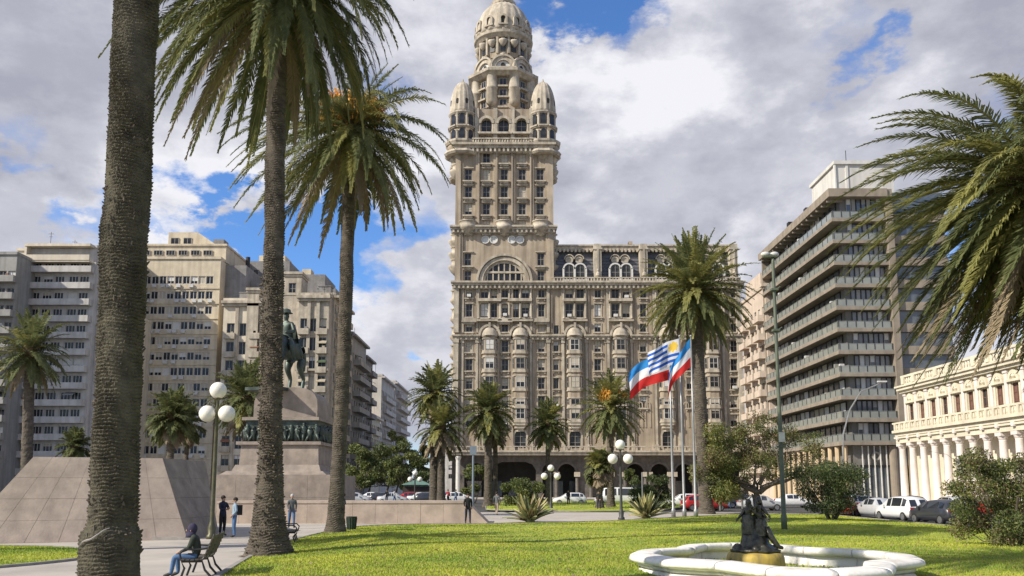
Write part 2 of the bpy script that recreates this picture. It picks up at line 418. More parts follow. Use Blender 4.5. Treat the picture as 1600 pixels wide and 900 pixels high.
    # thin pilasters running up the wall
    for px, wd, dp in [(712, 1.0, 0.7), (722, .5, .35), (745, .5, .35), (749, .35, .2), (778, .45, .35), (800, .45, .35), (830, .5, .35), (834, .3, .2), (857, .6, .5), (862, .4, .3), (880, .5, .35),
                       (917, .5, .35), (921, .3, .2), (947, .3, .2), (951, .5, .35), (988, .5, .35), (992, .3, .2), (1020, .3, .2), (1024, .5, .35), (1060, .5, .35), (1064, .3, .2), (1092, .3, .2), (1096, .5, .35), (1132, .5, .35), (1157, 1.0, .7)]:
        x = X(px, 600); b = MB()
        b.box(x-wd/2, x+wd/2, -dp, 0, z_base, z_mid-0.4); b.box(x-wd/2, x+wd/2, -dp, 0, z_mid+0.9, z_big-0.9)
        b.box(x-wd/2-.12, x+wd/2+.12, -dp-.12, 0, z_mid-1.2, z_mid-0.42); b.box(x-wd/2-.1, x+wd/2+.1, -dp-.1, 0, z_base, z_base+1.2)
        b.build('pilaster', stone_l if wd > 0.45 else stone, S)
    for px in (928, 940, 1000, 1012, 1072, 1084, 742, 778):    # blind slots low on the wall
        x = X(px, 640); b = MB(); b.ring(x, Z(632), 0.35, 0.6, -0.12, 0, 8); b.box(x-0.6, x-0.35, -0.12, 0, Z(668), Z(632)); b.box(x+0.35, x+0.6, -0.12, 0, Z(668), Z(632)); b.build('blind_slot', stone, S)
    # projecting bay windows
    def bay(c, z0, rows, top_dome=False):
        x = X(c, 600); W = 1.55; P = 1.25; ch = 0.6
        zt = Z(527)+0.2
        b = MB()
        pts = [(-W, 0.1), (-W+ch*.4, -P+ch*.3), (-W+ch, -P), (W-ch, -P), (W-ch*.4, -P+ch*.3), (W, 0.1)]
        def hexa(g, z0, z1): return [(x+px*g, py*g) for px, py in pts]
        b.slab(hexa(0.93, 0, 0), z0, zt)
        ba = b.build('bay', stone, S)
        for (zc, h) in rows:
            b = MB(); b.slab(hexa(1.10, 0, 0), zc-0.75, zc-0.45); b.slab(hexa(1.03, 0, 0), zc-0.45, zc-0.05)
            b.build('band', stone_l, ba)
            b = MB(); b.slab(hexa(1.06, 0, 0), zc+h+0.05, zc+h+0.28); b.build('lintel', stone_l, ba)
            st = style()
            f, g = window_mesh(1.75, h, 2, 1 if h < 2 else 2, frame_white if rng.random() < .4 else frame_w, glass, st.get('cover', 0), st.get('cm'))
            o = link('window', f, S, (x, -P*0.93-0.01, zc)); link('pane', g, o)
            f, g = window_mesh(0.8, h, 1, 2, frame_w, glass)
            for sg in (-1, 1):
                o = link('window', f, S, (x+sg*(W-0.2), -0.68, zc), sg*R(70)); link('pane', g, o)
        b = MB(); b.slab(hexa(1.0, 0, 0), z0-0.5, z0-0.02); b.slab(hexa(0.8, 0, 0), z0-1.1, z0-0.5); b.slab(hexa(0.5, 0, 0), z0-1.7, z0-1.1)
        b.build('corbel', stone_l, ba)
        b = MB(); b.smooth = True; b.lathe([(1.75, 0), (1.6, 0.25), (1.55, 0.5), (1.3, 1.1), (0.8, 1.6), (0.1, 1.85)], 14, (x, -0.1, zt), cap=False)
        b.smooth = False; b.slab(hexa(1.12, 0, 0), zt-0.25, zt+0.1)
        b.build('bay_roof', stone_l, ba)
    for c in bays:
        rows = [(Z(548), 2.2), (Z(577), 2.2), (Z(606), 2.2), (Z(633), 1.2), (Z(655), 2.3)]
        bay(c, Z(661), rows)
    # cornices
    def cornice(name, x0, x1, z, p, h, m=stone_l, y1=0.0, dent=True, n=None):
        b = MB(); b.box(x0, x1, -p*0.45, y1, z-h, z-h*0.55); b.box(x0-p*.1, x1+p*.1, -p*0.75, y1, z-h*0.55+.003, z-h*0.25); b.box(x0-p*.2, x1+p*.2, -p, y1, z-h*0.25+.003, z)
        if dent:
            k = int((x1-x0)/0.9)
            for i in range(k): xx = x0+(i+.5)*(x1-x0)/k; b.box(xx-.2, xx+.2, -p*.72, -p*.1, z-h*0.95, z-h*0.5)
        return b.build(name, m, S)
    cornice('cornice', XL-.5, XR+.5, z_big+0.4, 1.5, 1.5)
    # mid cornice broken by the bays
    edges = [XL-.3] + [v for c in bays for v in (X(c,527)-2.0, X(c,527)+2.0)] + [XR+.3]
    for i in range(0, len(edges), 2):
        if edges[i+1]-edges[i] > 0.6: cornice('cornice', edges[i], edges[i+1], z_mid+0.4, 1.0, 1.0)
    for c in bays:      # balustrade shelf between the two upper window rows
        b = MB(); x = X(c, 490)
        b.box(x-2.3, x+2.3, -0.9, 0, Z(471)-.1, Z(471)+.15); b.box(x-2.3, x+2.3, -0.9, -0.75, Z(471)+.15, Z(471)+.5)
        b.box(x-2.5, x+2.5, -1.0, 0, Z(501)-.25, Z(501)+.1)
        for sx_ in (-2.2, 0, 2.2): b.lathe([(.3,0),(.24,.3),(.24,2.6),(.34,3.0)], 8, (x+sx_, -.3, Z(498)))
        for sx_ in (-2.2, 0, 2.2): b.lathe([(.27,0),(.2,.3),(.2,2.2),(.3,2.4)], 8, (x+sx_, -.3, Z(469)))
        b.build('balcony', stone_l, S)
    for px in (733, 846, 789): 
        x = X(px, 500); b = MB(); b.box(x-1.5, x+1.5, -1.1, 0, Z(503)-.2, Z(503)+.1); b.box(x-1.1, x+1.1, -.8, 0, Z(503)-.6, Z(503)-.2); b.box(x-1.4, x+1.4, -1.0, -.85, Z(503)+.1, Z(503)+.6); b.build('balcony', stone_l, S)
    # side bays of the hidden left street front, seen in silhouette
    for py in list(range(455, 700, 29)):
        b = MB(); b.smooth = True; b.lathe([(0.3, -1.9), (1.2, -0.9), (1.35, -0.3), (0.9, -.1), (0.9, 1.3), (1.3, 1.5), (0.6, 1.9)], 10, (XL+0.1, 3.0, Z(py)-0.8)); b.build('side_balcony', stone_l, S)
    # -------- mansard wing
    zr0, zr1 = z_big+0.45, Z(388)
    b = MB(); b.add([(XT,0.6,zr0),(XR-.3,0.6,zr0),(XR-1.3,2.6,zr1),(XT,2.6,zr1),(XT,20,zr1),(XR-1.3,20,zr1),(XR-.3,22,zr0),(XT,22,zr0)],
                    [(0,1,2,3),(3,2,5,4),(1,6,5,2),(0,3,4,7)])
    rf = b.build('roof', slate, S)
    for i in range(9):   # slate courses
        zz = zr0+(zr1-zr0)*(i+.5)/9.5; yy = 0.6+2.0*(i+.5)/9.5
        b = MB(); b.box(XT, XR-.6, yy-.10, yy+.05, zz, zz+.07); b.build('slate_course', slate, rf)
    b = MB(); b.box(XT, XR-.9, 1.7, 20.5, zr1, zr1+0.9); b.box(XT, XR-.7, 1.4, 20.7, zr1+.9, zr1+1.2)
    k = int((XR-XT)/0.8)
    for i in range(k): xx = XT+(i+.5)*(XR-1-XT)/k; b.box(xx-.2, xx+.2, 1.45, 1.72, zr1-.35, zr1+.4)
    b.build('parapet', stone_l, S)
    for c in (898, 970, 1042, 1114):
        x = X(c, 420); z0 = zr0+.0
        d = MB(); d.box(x-2.35, x+2.35, .2, 2.3, z0, z0+3.0); d.ring(x-1.15, z0+2.95, 0.0, 1.2, .2, 2.5, 12); d.ring(x+1.15, z0+2.95, 0.0, 1.2, .2, 2.5, 12)
        dm = d.build('dormer', slate, S)
        d = MB()
        for sg in (-1, 1): d.ring(x+sg*1.12, z0+2.7, 1.0, 1.28, -.1, .2, 12)
        for xx in (x-2.3, x, x+2.3): d.box(xx-.17, xx+.17, -.1, .2, z0, z0+2.85)
        d.box(x-2.5, x+2.5, -.25, .2, z0-.05, z0+.5); d.build('dormer_frame', frame_white, dm)
        for sg in (-1, 1):
            o = link('window', window_mesh(1.9, 3.2, 2, 2, frame_w, glass, .4, blind)[0], dm, (x+sg*1.12, .16, z0+.45)); 
            g = MB(); g.box(-.95, .95, -.02, .02, 0, 2.3); g.ring(0, 2.25, 0, .97, -.02, .02, 10); g.build('pane', glass, o)
        for sg in (-1, 1):
            d = MB(); d.ring(x+sg*1.0, zr1-2.1, .45, .8, 1.2, 2.6, 12, 0, 2*PI); d.ring(x+sg*1.0, zr1-2.1, .0, .46, 1.35, 2.6, 12, 0, 2*PI); d.ring(x+sg*1.0, zr1-2.0, .85, 1.05, 1.0, 2.6, 12)
            d.build('round_dormer', stone_l, rf)
    for c in (934, 1006, 1078, 1147):
        x = X(c, 420); b = MB(); b.box(x-.75, x+.75, -.3, 3.0, zr0, zr1+.9); b.box(x-.95, x+.95, -.5, 3.0, zr1-.3, zr1); b.box(x-.2, x+.2, -.5, 0, zr0+.4, zr1-.3)
        b.box(x-1.0, x+1.0, -.9, 0, zr0, zr0+.8); b.lathe([(.15,0),(.5,.4),(.45,.9),(.2,1.2),(.28,1.6),(.1,1.9)], 10, (x, -.45, zr0+.8)); b.build('roof_pier', stone_l, S)
    b = MB()
    for i in range(60): xx = XT+.6+(XR-XT-1)*i/60; b.box(xx-.14, xx+.14, -1.2, -1.0, z_big+.4, z_big+1.0)
    b.box(XT, XR, -1.25, -.95, z_big+1.0, z_big+1.2); b.build('balustrade', stone_l, S)
    b = MB(); x = X(1007, 380); b.box(x-3, x+3, 8, 14, zr1+1, zr1+3.0); b.box(x-2.2, x-1.4, 7.5, 9, zr1+3, zr1+3.6); b.build('roof_plant', stone, S)
    # -------- tower shaft
    TX0, TX1 = X(712, 400), X(862, 400); TW = TX1-TX0
    z355, z228 = Z(358), Z(232)
    cx = (TX0+TX1)/2
    holes = []; wins = []
    AX = X(788, 430); RI = 4.35
    for px in (731, 845):
        for py, h in ((405, 2.6), (431, 2.2)):
            x = X(px, py); holes.append((x-.7, x+.7, Z(py)-h/2, Z(py)+h/2)); wins.append((x, Z(py)-h/2, 1.4, h, {}))
    zA = z_big+0.5
    holes.append((AX-RI, AX+RI, zA, zA+RI))
    for ci, px in enumerate((732, 760, 788, 816, 844)):
        for k in range(5):
            py = 246+26.8*k - 0
            if k == 0 and px in (732, 844): continue
            x = X(px, py); h = 2.4; z = Z(py)-h/2
            holes.append((x-.75, x+.75, z, z+h)); wins.append((x, z, 1.5, h, style()))
    w = MB(); w.wall(TX0, TX1, z_big+.4, z228, holes, .45)
    for (xa, ya, xb, yb) in ((TX0,0,TX0,TW),(TX1,0,TX1,TW),(TX0,TW,TX1,TW),(TX0,.5,TX1,.5)):
        w.add([(xa,ya,z_big+.4),(xb,yb,z_big+.4),(xb,yb,z228),(xa,ya,z228)], [(0,1,2,3)])
    w.spandrel(AX, zA, RI, 0, .45, 16)
    w.build('tower_wall', stone, S)
    for x, z, ww, h, k in wins:
        put_window(S, x, .35, z, ww, h, 2, 2, **k)
        b = MB(); b.box(x-1.15, x+1.15, -.75, 0, z-.5, z-.22); b.box(x-.9, x+.9, -.45, 0, z-.85, z-.5); b.box(x-1.1, x+1.1, -.3, 0, z+h+.08, z+h+.3); b.build('window_sill', stone_l, S)
    # great arch with its grid of lights
    b = MB(); b.smooth = False
    b.ring(AX, zA, RI+.02, RI+.7, -.5, 0, 28); b.ring(AX, zA, RI+.9, RI+1.35, -.8, 0, 28); b.ring(AX, zA, RI+.7, RI+.9, -.25, 0, 28); b.build('great_arch', stone_l, S)
    b = MB(); b.box(AX-RI, AX+RI, .28, .5, zA, zA+RI); b.build('arch_glass', glass, S)
    b = MB(); b.ring(AX, zA, RI-.5, RI, -.02, .3, 24)
    for i in range(-3, 4):
        x = AX+i*1.15; hh = math.sqrt(max(0, (RI-.3)**2-(i*1.15)**2)); b.box(x-.13, x+.13, -.05, .28, zA, zA+hh)
    b.box(AX-RI+.3, AX+RI-.3, -.15, .28, zA+1.75, zA+2.15); b.build('arch_mullions', stone_l, S)
    for px, wd, dp in [(716,1.1,.5),(722,.5,.3),(745,.5,.4),(748,.3,.6),(773,.5,.4),(776,.3,.6),(800,.3,.6),(803,.5,.4),(829,.3,.6),(832,.5,.4),(854,.5,.3),(860,1.1,.5)]:
        x = X(px, 300); b = MB(); b.box(x-wd/2, x+wd/2, -dp, 0, z355+.1, z228-1.0)
        if px < 725 or px > 850: b.box(x-wd/2, x+wd/2, -dp, 0, z_big+.5, z355-1)
        b.build('pilaster', stone, S)
    cornice('cornice', TX0-.9, TX1+.9, z355+.5, 1.4, 1.5)
    for px in (731, 845, 788):
        x = X(px, 358); b = MB(); b.smooth = True; b.lathe([(.2,-1.6),(.7,-1.0),(1.3,-.5),(1.9,-.1),(1.95,.45),(1.75,.5),(1.75,1.3),(1.9,1.35),(1.9,1.5)], 14, (x, -.15, z355)); b.build('swag', stone_l, S)
    for px, py in ((765,375),(806,375)):
        x = X(px, py)
        for s_ in (-1, 1): b = MB(); b.ring(x+s_*.85, Z(py), .0, .65, -.1, 0, 12, 0, 2*PI); b.ring(x+s_*.85, Z(py), .65, .85, -.3, 0, 12, 0, 2*PI); b.build('medallion', blind_w, S)
    # silhouette balconies on both flanks
    for x0, sg in ((TX0, -1), (TX1, 1)):
        for py in (242, 262, 372, 392, 412) :
            b = MB(); b.smooth = True; b.lathe([(0.3,-2.2),(1.2,-1.3),(1.7,-.4),(1.75,0),(1.1,.15),(1.1,1.1),(1.5,1.3)], 12, (x0-.1*sg, 2.2, Z(py))); b.build('side_balcony', stone_l, S)
    # -------- upper block with corner turrets
    UX0, UX1 = X(716, 200), X(857, 200); z170 = Z(168)
    holes = []; arches = []
    for px in (760, 787, 815):
        x = X(px, 200); holes.append((x-1.1, x+1.1, Z(205), Z(184))); arches.append(x); holes.append((x-1.1, x+1.1, Z(226), Z(210)))
    w = MB(); w.wall(UX0+1, UX1-1, z228, z170, holes, .5, y=.8)
    UW = UX1-UX0-2
    for (xa, ya, xb, yb) in ((UX0+1,.8,UX0+1,UW),(UX1-1,.8,UX1-1,UW),(UX0+1,UW,UX1-1,UW),(UX0+1,1.35,UX1-1,1.35)):
        w.add([(xa,ya,z228),(xb,yb,z228),(xb,yb,z170),(xa,ya,z170)], [(0,1,2,3)])
    w.add([(UX0+1,.8,z170),(UX1-1,.8,z170),(UX1-1,UW,z170),(UX0+1,UW,z170)], [(0,1,2,3)])
    w.build('upper_wall', stone, S)
    for x in arches:
        put_window(S, x, 1.2, Z(205), 2.2, Z(184)-Z(205), 2, 2); put_window(S, x, 1.2, Z(226), 2.2, Z(210)-Z(226), 2, 1, cover=.6, cm=blind)
        b = MB(); b.spandrel(x, Z(184)-1.1, 1.1, .78, 1.2); b.ring(x, Z(184)-1.1, 1.1, 1.65, .1, .8, 14)
        for sg in (-1, 1): b.lathe([(.35,0),(.25,.3),(.25,2.6),(.38,2.9)], 8, (x+sg*1.4, .45, Z(206)))
        b.box(x-1.8, x+1.8, -.2, .8, Z(209), Z(206)); b.build('arch_surround', stone_l, S)
    for px in (745, 774, 801, 830):
        x = X(px, 200); b = MB(); b.box(x-.4, x+.4, .2, .8, z228, z170); b.build('pilaster', stone_l, S)
    cornice('cornice', TX0-.6, TX1+.6, z228+.7, 1.8, 1.9)
    b = MB(); 
    for i in range(24): xx = X(740,225)+(X(835,225)-X(740,225))*i/23; b.lathe([(.12,0),(.2,.35),(.1,.8)], 6, (xx, -1.3, z228+.7), cap=False)
    b.box(X(738,225), X(837,225), -1.5, -1.1, z228+1.5, z228+1.75); b.build('balustrade', stone_l, S)
    # turrets: ribbed beehive domes on four corners
    TC = [(X(722,200), 1.6), (X(849,200), 1.6), (X(722,200), UW-.6), (X(849,200), UW-.6)]
    for i, (tx, ty) in enumerate(TC):
        b = MB(); b.smooth = True
        zt = Z(232)
        b.lathe([(.4, Z(268)-zt), (1.3, Z(262)-zt), (1.6, Z(256)-zt), (1.2, Z(254)-zt), (2.0, Z(247)-zt), (2.4, Z(243)-zt), (2.0, Z(241)-zt), (2.9, Z(234)-zt), (3.2, Z(230)-zt), (3.2, Z(227)-zt), (2.5, Z(226)-zt), (2.5, Z(178)-zt)], 20, (tx, ty, zt))
        t = b.build('turret', stone, S)
        b = MB(); zc = Z(176)
        b.lathe([(2.7,-.5),(2.95,-.2),(2.95,.1),(2.6,.2)], 20, (tx, ty, zc)); b.build('band', stone_l, t); b = MB(); b.lathe([(3.25,-.4),(3.5,0),(3.5,.4),(3.1,.5)], 20, (tx, ty, Z(224)), rib=.08, nrib=8); b.build('band', stone_l, t); b = MB(); b.lathe([(2.8,-.3),(2.9,0),(2.55,.3)], 20, (tx, ty, Z(199))); b.build('band', stone_l, t); b = MB()
        b.lathe([(3.3,-.4),(3.6,0),(3.2,.6)], 20, (tx, ty, Z(240)), rib=.1, nrib=8)
        b.build('band', stone_l, t)
        for k in range(8):
            a = 2*PI*k/8 + .39; px_, py_ = tx+2.6*math.cos(a), ty+2.6*math.sin(a)
            b = MB(); b.lathe([(.3,0),(.22,.3),(.22,2.4),(.34,2.8)], 6, (px_, py_, Z(199))); b.build('column', stone_l, t); b = MB(); b.lathe([(.3,0),(.22,.3),(.22,2.0),(.34,2.3)], 6, (px_, py_, Z(222))); b.build('column', stone_l, t)
        for k in range(8):
            a = 2*PI*k/8; 
            if ty < 5 and math.sin(a) > .3: continue
            for py, h in ((196, 1.7), (219, 1.7)):
                b = MB(); b.box(-.55, .55, -.1, .1, 0, h); b.ring(0, h, 0, .55, -.1, .1, 8); o = b.build('window', glass, t)
                o.location = (tx+2.48*math.cos(a), ty+2.48*math.sin(a), Z(py)); o.rotation_euler[2] = a+PI/2
                b = MB(); b.box(-1.0, 1.0, -.5, .1, -.5, -.2); o2 = b.build('window_sill', stone_l, t); o2.location = o.location; o2.rotation_euler[2] = a+PI/2
        H = Z(124)-Z(176); b = MB(); b.smooth = True
        prof = [(2.45*math.sqrt(max(0, 1-(j/14)**2.3))+.03, H*(j/14)) for j in range(15)]
        b.lathe(prof, 48, (tx, ty, Z(176)+.15), rib=.10, nrib=16); dm = b.build('dome', stone_l, t)
        b = MB(); b.lathe([(.4,0),(.5,.2),(.2,.5),(.1,1.0)], 8, (tx, ty, Z(124)-.2)); b.build('finial', stone_l, dm)
        for k in range(8):
            a = 2*PI*(k+.5)/8
            b = MB(); b.box(-.28, .28, -.25, .2, 0, .8); b.ring(0, .8, 0, .28, -.25, .2, 8); o = b.build('dome_window', dark_in, dm); o.location = (tx+2.35*math.cos(a), ty+2.35*math.sin(a), Z(163)); o.rotation_euler[2] = a+PI/2
    # -------- octagonal drum and lantern
    ox, oy = 0.0, TW/2
    Z = lambda py: at(788, py, D+oy-7.5).z
    X = lambda px, py=560: at(px, py, D+oy).x - OX
    ox = X(786.5, 100)
    Rk = lambda p0, p1, py: (X(p1, py)-X(p0, py))/2
    fr = lambda r: oy - r    # front
    # stage 1: y 168..108
    r1 = Rk(745, 828, 135)/math.cos(PI/8)
    b = MB(); b.lathe([(r1*1.02, z170), (r1, Z(150)), (r1*.96, Z(112))], 8, (ox, oy, 0), phase=PI/8); b.build('octagon', stone, S)
    for k in range(8):
        a = 2*PI*k/8 - PI/2
        if math.sin(a) > .5: continue
        ca, sa = math.cos(a), math.sin(a)
        rr = r1*math.cos(PI/8)
        for py, h in ((161, 1.6), (145, 1.6), (128, 1.6)):
            f, g = window_mesh(1.5, h, 2, 1, frame_w, glass); o = link('window', f, S, (ox+ca*(rr+.02), oy+sa*(rr+.02), Z(py)), a+PI/2); link('pane', g, o)
            b = MB(); b.box(-1.1, 1.1, -.7, 0, -.5, -.15); o = b.build('window_sill', stone_l, S); o.location = (ox+ca*rr, oy+sa*rr, Z(py)); o.rotation_euler[2] = a+PI/2
    for k in range(8):
        a = 2*PI*(k+.5)/8 - PI/2
        x_, y_ = ox+r1*.98*math.cos(a), oy+r1*.98*math.sin(a)
        b = MB(); b.smooth = True; b.lathe([(.3, Z(162)), (1.0, Z(158)), (1.25, Z(154)), (1.2, Z(135)), (1.35, Z(134)), (1.35, Z(132)), (1.15, Z(131)), (1.1, Z(113)), (1.4, Z(110))], 14, (x_, y_, 0)); b.build('half_column', stone_l, S)
    r2 = Rk(733, 841, 108)/math.cos(PI/8)
    b = MB(); b.lathe([(r2*.86, Z(114)), (r2*.93, Z(111)), (r2*.99, Z(109)), (r2, Z(105)), (r2*.9, Z(104.5))], 8, (ox, oy, 0), phase=PI/8)
    b.build('cornice', stone_l, S); b = MB()
    b.lathe([(r2*.9, Z(105)), (r2*.9, Z(101)), (r2*.84, Z(101))], 8, (ox, oy, 0), phase=PI/8, cap=False); b.build('drum_plinth', stone_l, S)
    # stage 2: lunettes
    r3 = Rk(750, 824, 90)/math.cos(PI/8)
    b = MB(); b.lathe([(r3*1.0, Z(106)), (r3*.96, Z(84)), (r3*.75, Z(74))], 8, (ox, oy, 0), phase=PI/8); b.build('drum', stone, S)
    for k in range(8):
        a = 2*PI*k/8 - PI/2; rr = r3*math.cos(PI/8)
        b = MB(); b.ring(0, 0, 1.6, 2.5, -.7, 1.4, 18); b.ring(0, 0, 2.45, 2.85, -1.0, 1.0, 18); b.box(-2.6, -1.6, -.7, 1.4, -1.6, 0); b.box(1.6, 2.6, -.7, 1.4, -1.6, 0); o = b.build('lunette_arch', stone_l, S)
        o.location = (ox+rr*math.cos(a), oy+rr*math.sin(a), Z(99)); o.rotation_euler[2] = a+PI/2
        b = MB(); b.ring(0, 0, .0, 1.6, -.25, .3, 14); o1 = b.build('lunette', blind_w, S); o1.location = o.location; o1.rotation_euler[2] = a+PI/2
        b = MB(); b.box(-.45, .45, -.35, .2, 0, .7); b.ring(0, .7, 0, .45, -.35, .2, 8); b.build('opening', dark_in, o1)
        b = MB(); b.smooth = True; b.lathe([(.2,-.9),(.7,-.4),(.8,0),(.7,.2)], 10, (0, -.3, 2.9)); b.build('keystone', stone_l, o)
    # stage 3: drum y 76..44
    r4 = Rk(747, 827, 62)
    b = MB(); b.lathe([(r4*.9, Z(80)), (r4*.93, Z(73)), (r4*.9, Z(45))], 24, (ox, oy, 0)); b.build('upper_drum', stone, S)
    for k in range(14):
        a = 2*PI*k/14 - PI/2
        if math.sin(a) > .6: continue
        rr = r4*.93
        for py, h in ((72, 1.3), (55, 1.5)):
            b = MB(); b.box(-.55, .55, -.12, .15, 0, h); b.ring(0, h, 0, .55, -.12, .15, 8); o = b.build('window', glass, S); o.location = (ox+rr*math.cos(a), oy+rr*math.sin(a), Z(py)); o.rotation_euler[2] = a+PI/2
        b = MB(); b.smooth = True; b.lathe([(.15,-1.2),(.6,-.7),(.95,-.1),(.95,.3)], 10, (0, -.2, 0)); o = b.build('balcony', stone_l, S); o.location = (ox+rr*math.cos(a), oy+rr*math.sin(a), Z(57)); o.rotation_euler[2] = a+PI/2
        b = MB(); b.box(-.25, .25, -.45, .1, 0, Z(47)-Z(76)); o = b.build('pilaster', stone_l, S); a += PI/14; o.location = (ox+rr*math.cos(a), oy+rr*math.sin(a), Z(76)); o.rotation_euler[2] = a+PI/2
    r5 = Rk(739, 831, 44)
    b = MB(); b.lathe([(r5*.86, Z(50)), (r5*.93, Z(47)), (r5*.99, Z(45)), (r5, Z(41)), (r5*.93, Z(40)), (r5*.93, Z(37)), (r5*.86, Z(37))], 28, (ox, oy, 0)); b.build('cornice', stone_l, S)
    # dome
    rd = Rk(744, 828, 32); b = MB(); b.smooth = True; H = Z(-22)-Z(38)
    b.lathe([(rd*.98*math.sqrt(max(0, 1-(j/14)**2.1))+.05, Z(38)+H*j/14) for j in range(14)], 72, (ox, oy, 0), rib=.07, nrib=20); dm = b.build('dome', stone_l, S)
    for k in range(12):
        a = 2*PI*k/12 - PI/2
        b = MB(); b.ring(0, 1.0, .5, .95, -.35, .8, 10); b.box(-.95, -.5, -.35, .8, -.3, 1.0); b.box(.5, .95, -.35, .8, -.3, 1.0); b.box(-1.1, 1.1, -.5, .8, -.6, -.3); o = b.build('dome_arch', stone_l, dm)
        o.location = (ox+rd*.99*math.cos(a), oy+rd*.99*math.sin(a), Z(29)); o.rotation_euler[2] = a+PI/2
        b = MB(); b.box(-.5, .5, -.05, .5, -.3, 1.0); b.ring(0, 1.0, 0, .5, -.05, .5, 10); o2 = b.build('dome_opening', dark_in, dm); o2.location = o.location; o2.rotation_euler[2] = a+PI/2
    b = MB(); zz = Z(-18); b.lathe([(2.6,0),(2.8,.6),(1.8,.8),(1.7,3.6),(2.1,3.9),(1.5,4.6),(.7,5.8),(.2,6.5),(.12,9)], 16, (ox, oy, zz)); b.build('lantern', stone_l, S)
    # -------- arcade at street level
    X = lambda px, py=560: at(px, py, D).x - OX
    Z = lambda py: at(788, py, D).z
    z0, zc = 0.0, Z(712)
    holes = []
    def hl(c, w_, top): x = X(c, 760); holes.append((x-w_/2, x+w_/2, 0, top)); return x
    arcs = []
    xa = hl(803, 8.6, Z(722)); 
    for c in (744,): arcs.append((hl(c, 4.6, Z(724)), 2.3, Z(724)))
    for c in (856,): arcs.append((hl(c, 2.2, Z(726)), 1.1, Z(726)))
    for c in (885, 938, 991, 1029, 1067, 1105, 1141): arcs.append((hl(c, 3.5, Z(725)), 1.75, Z(725)))
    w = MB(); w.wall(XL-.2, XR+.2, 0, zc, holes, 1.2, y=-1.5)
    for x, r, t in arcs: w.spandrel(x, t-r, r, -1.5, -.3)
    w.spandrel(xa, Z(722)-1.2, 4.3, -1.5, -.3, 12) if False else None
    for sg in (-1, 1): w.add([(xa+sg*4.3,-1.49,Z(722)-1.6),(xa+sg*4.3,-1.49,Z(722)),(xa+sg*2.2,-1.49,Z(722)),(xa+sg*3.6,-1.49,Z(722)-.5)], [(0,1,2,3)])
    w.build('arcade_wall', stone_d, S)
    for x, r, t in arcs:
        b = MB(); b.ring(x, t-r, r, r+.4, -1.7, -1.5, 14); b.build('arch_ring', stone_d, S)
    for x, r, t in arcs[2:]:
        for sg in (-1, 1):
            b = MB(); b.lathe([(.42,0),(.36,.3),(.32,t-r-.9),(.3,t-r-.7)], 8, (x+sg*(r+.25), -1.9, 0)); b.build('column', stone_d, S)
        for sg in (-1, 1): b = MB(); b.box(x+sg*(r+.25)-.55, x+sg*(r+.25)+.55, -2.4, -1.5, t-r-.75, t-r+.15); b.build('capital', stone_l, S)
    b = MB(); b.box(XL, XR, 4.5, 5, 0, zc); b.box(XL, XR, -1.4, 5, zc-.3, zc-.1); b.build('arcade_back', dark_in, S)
    for i in range(14):   # shop fronts inside the arcade
        x = XL+4+i*4.1; b = MB(); b.box(x-1.4, x+1.4, 4.2, 4.45, .1, 3.2); b.build('shop_window', glass_b if i % 3 else blind, S)
    b = MB(); b.lathe([(.5,0),(.45,.4),(.42,zc-1),(.6,zc-.5),(.6,zc-.2)], 12, (X(717,760), -3.2, 0)); b.build('corner_column', frame_white, S)
    b = MB(); b.box(X(702,705), XR+.6, -3.8, 0, zc, zc+.55); b.box(X(702,705)-.3, XR+.8, -4.1, 0, zc+.55, zc+.8)
    for i in range(70): xx = X(703,705)+(XR-X(703,705))*i/69; b.box(xx-.12, xx+.12, -3.8, -3.6, zc+.8, zc+1.55)
    b.box(X(702,705), XR+.6, -3.85, -3.55, zc+1.55, zc+1.75); b.build('canopy', stone_l, S)
    b = MB(); b.box(XL, XR, -1.5, 0, zc, z_base); b.build('plinth_course', stone_l, S)
    return S
SALVO = build_salvo()

# ================================================================== other buildings
cream = mat('cream_render', (0.66, 0.57, 0.42), (0.54, 0.46, 0.34), 0.9, 0.5, streak=0.45, bump=0.02)
cream_l = mat('pale_render', (0.70, 0.62, 0.49), (0.58, 0.51, 0.40), 0.9, 0.5, streak=0.35)
grey_r = mat('grey_render', (0.36, 0.345, 0.32), (0.29, 0.28, 0.26), 0.9, 0.5, streak=0.5)
grey_l = mat('pale_grey_render', (0.58, 0.55, 0.51), (0.47, 0.445, 0.415), 0.9, 0.5, streak=0.45)
pinkish = mat('pinkish_render', (0.60, 0.50, 0.41), (0.50, 0.41, 0.335), 0.9, 0.5, streak=0.4)
tanc = mat('tan_concrete', (0.31, 0.26, 0.205), (0.245, 0.205, 0.16), 0.85, 0.8, streak=0.4, bump=0.01)
tanl = mat('ochre_render', (0.60, 0.46, 0.29), (0.50, 0.38, 0.24), 0.85, 0.8, streak=0.3)
white_r = mat('white_render', (0.72, 0.655, 0.51), (0.60, 0.54, 0.42), 0.8, 0.6, streak=0.25)
white_c = mat('column_white', (0.76, 0.70, 0.66), (0.66, 0.59, 0.55), 0.6, 0.8, streak=0.15)
rail_g = mat('rail_glass', (0.20, 0.215, 0.20), (0.27, 0.275, 0.245), 0.2, 0.5, spec=0.8)
acw = mat('air_conditioner', (0.62, 0.61, 0.58), (0.5, 0.49, 0.47), 0.5, 3)
concrete = mat('raw_concrete', (0.30, 0.285, 0.27), (0.22, 0.21, 0.2), 0.9, 0.8, streak=0.5)

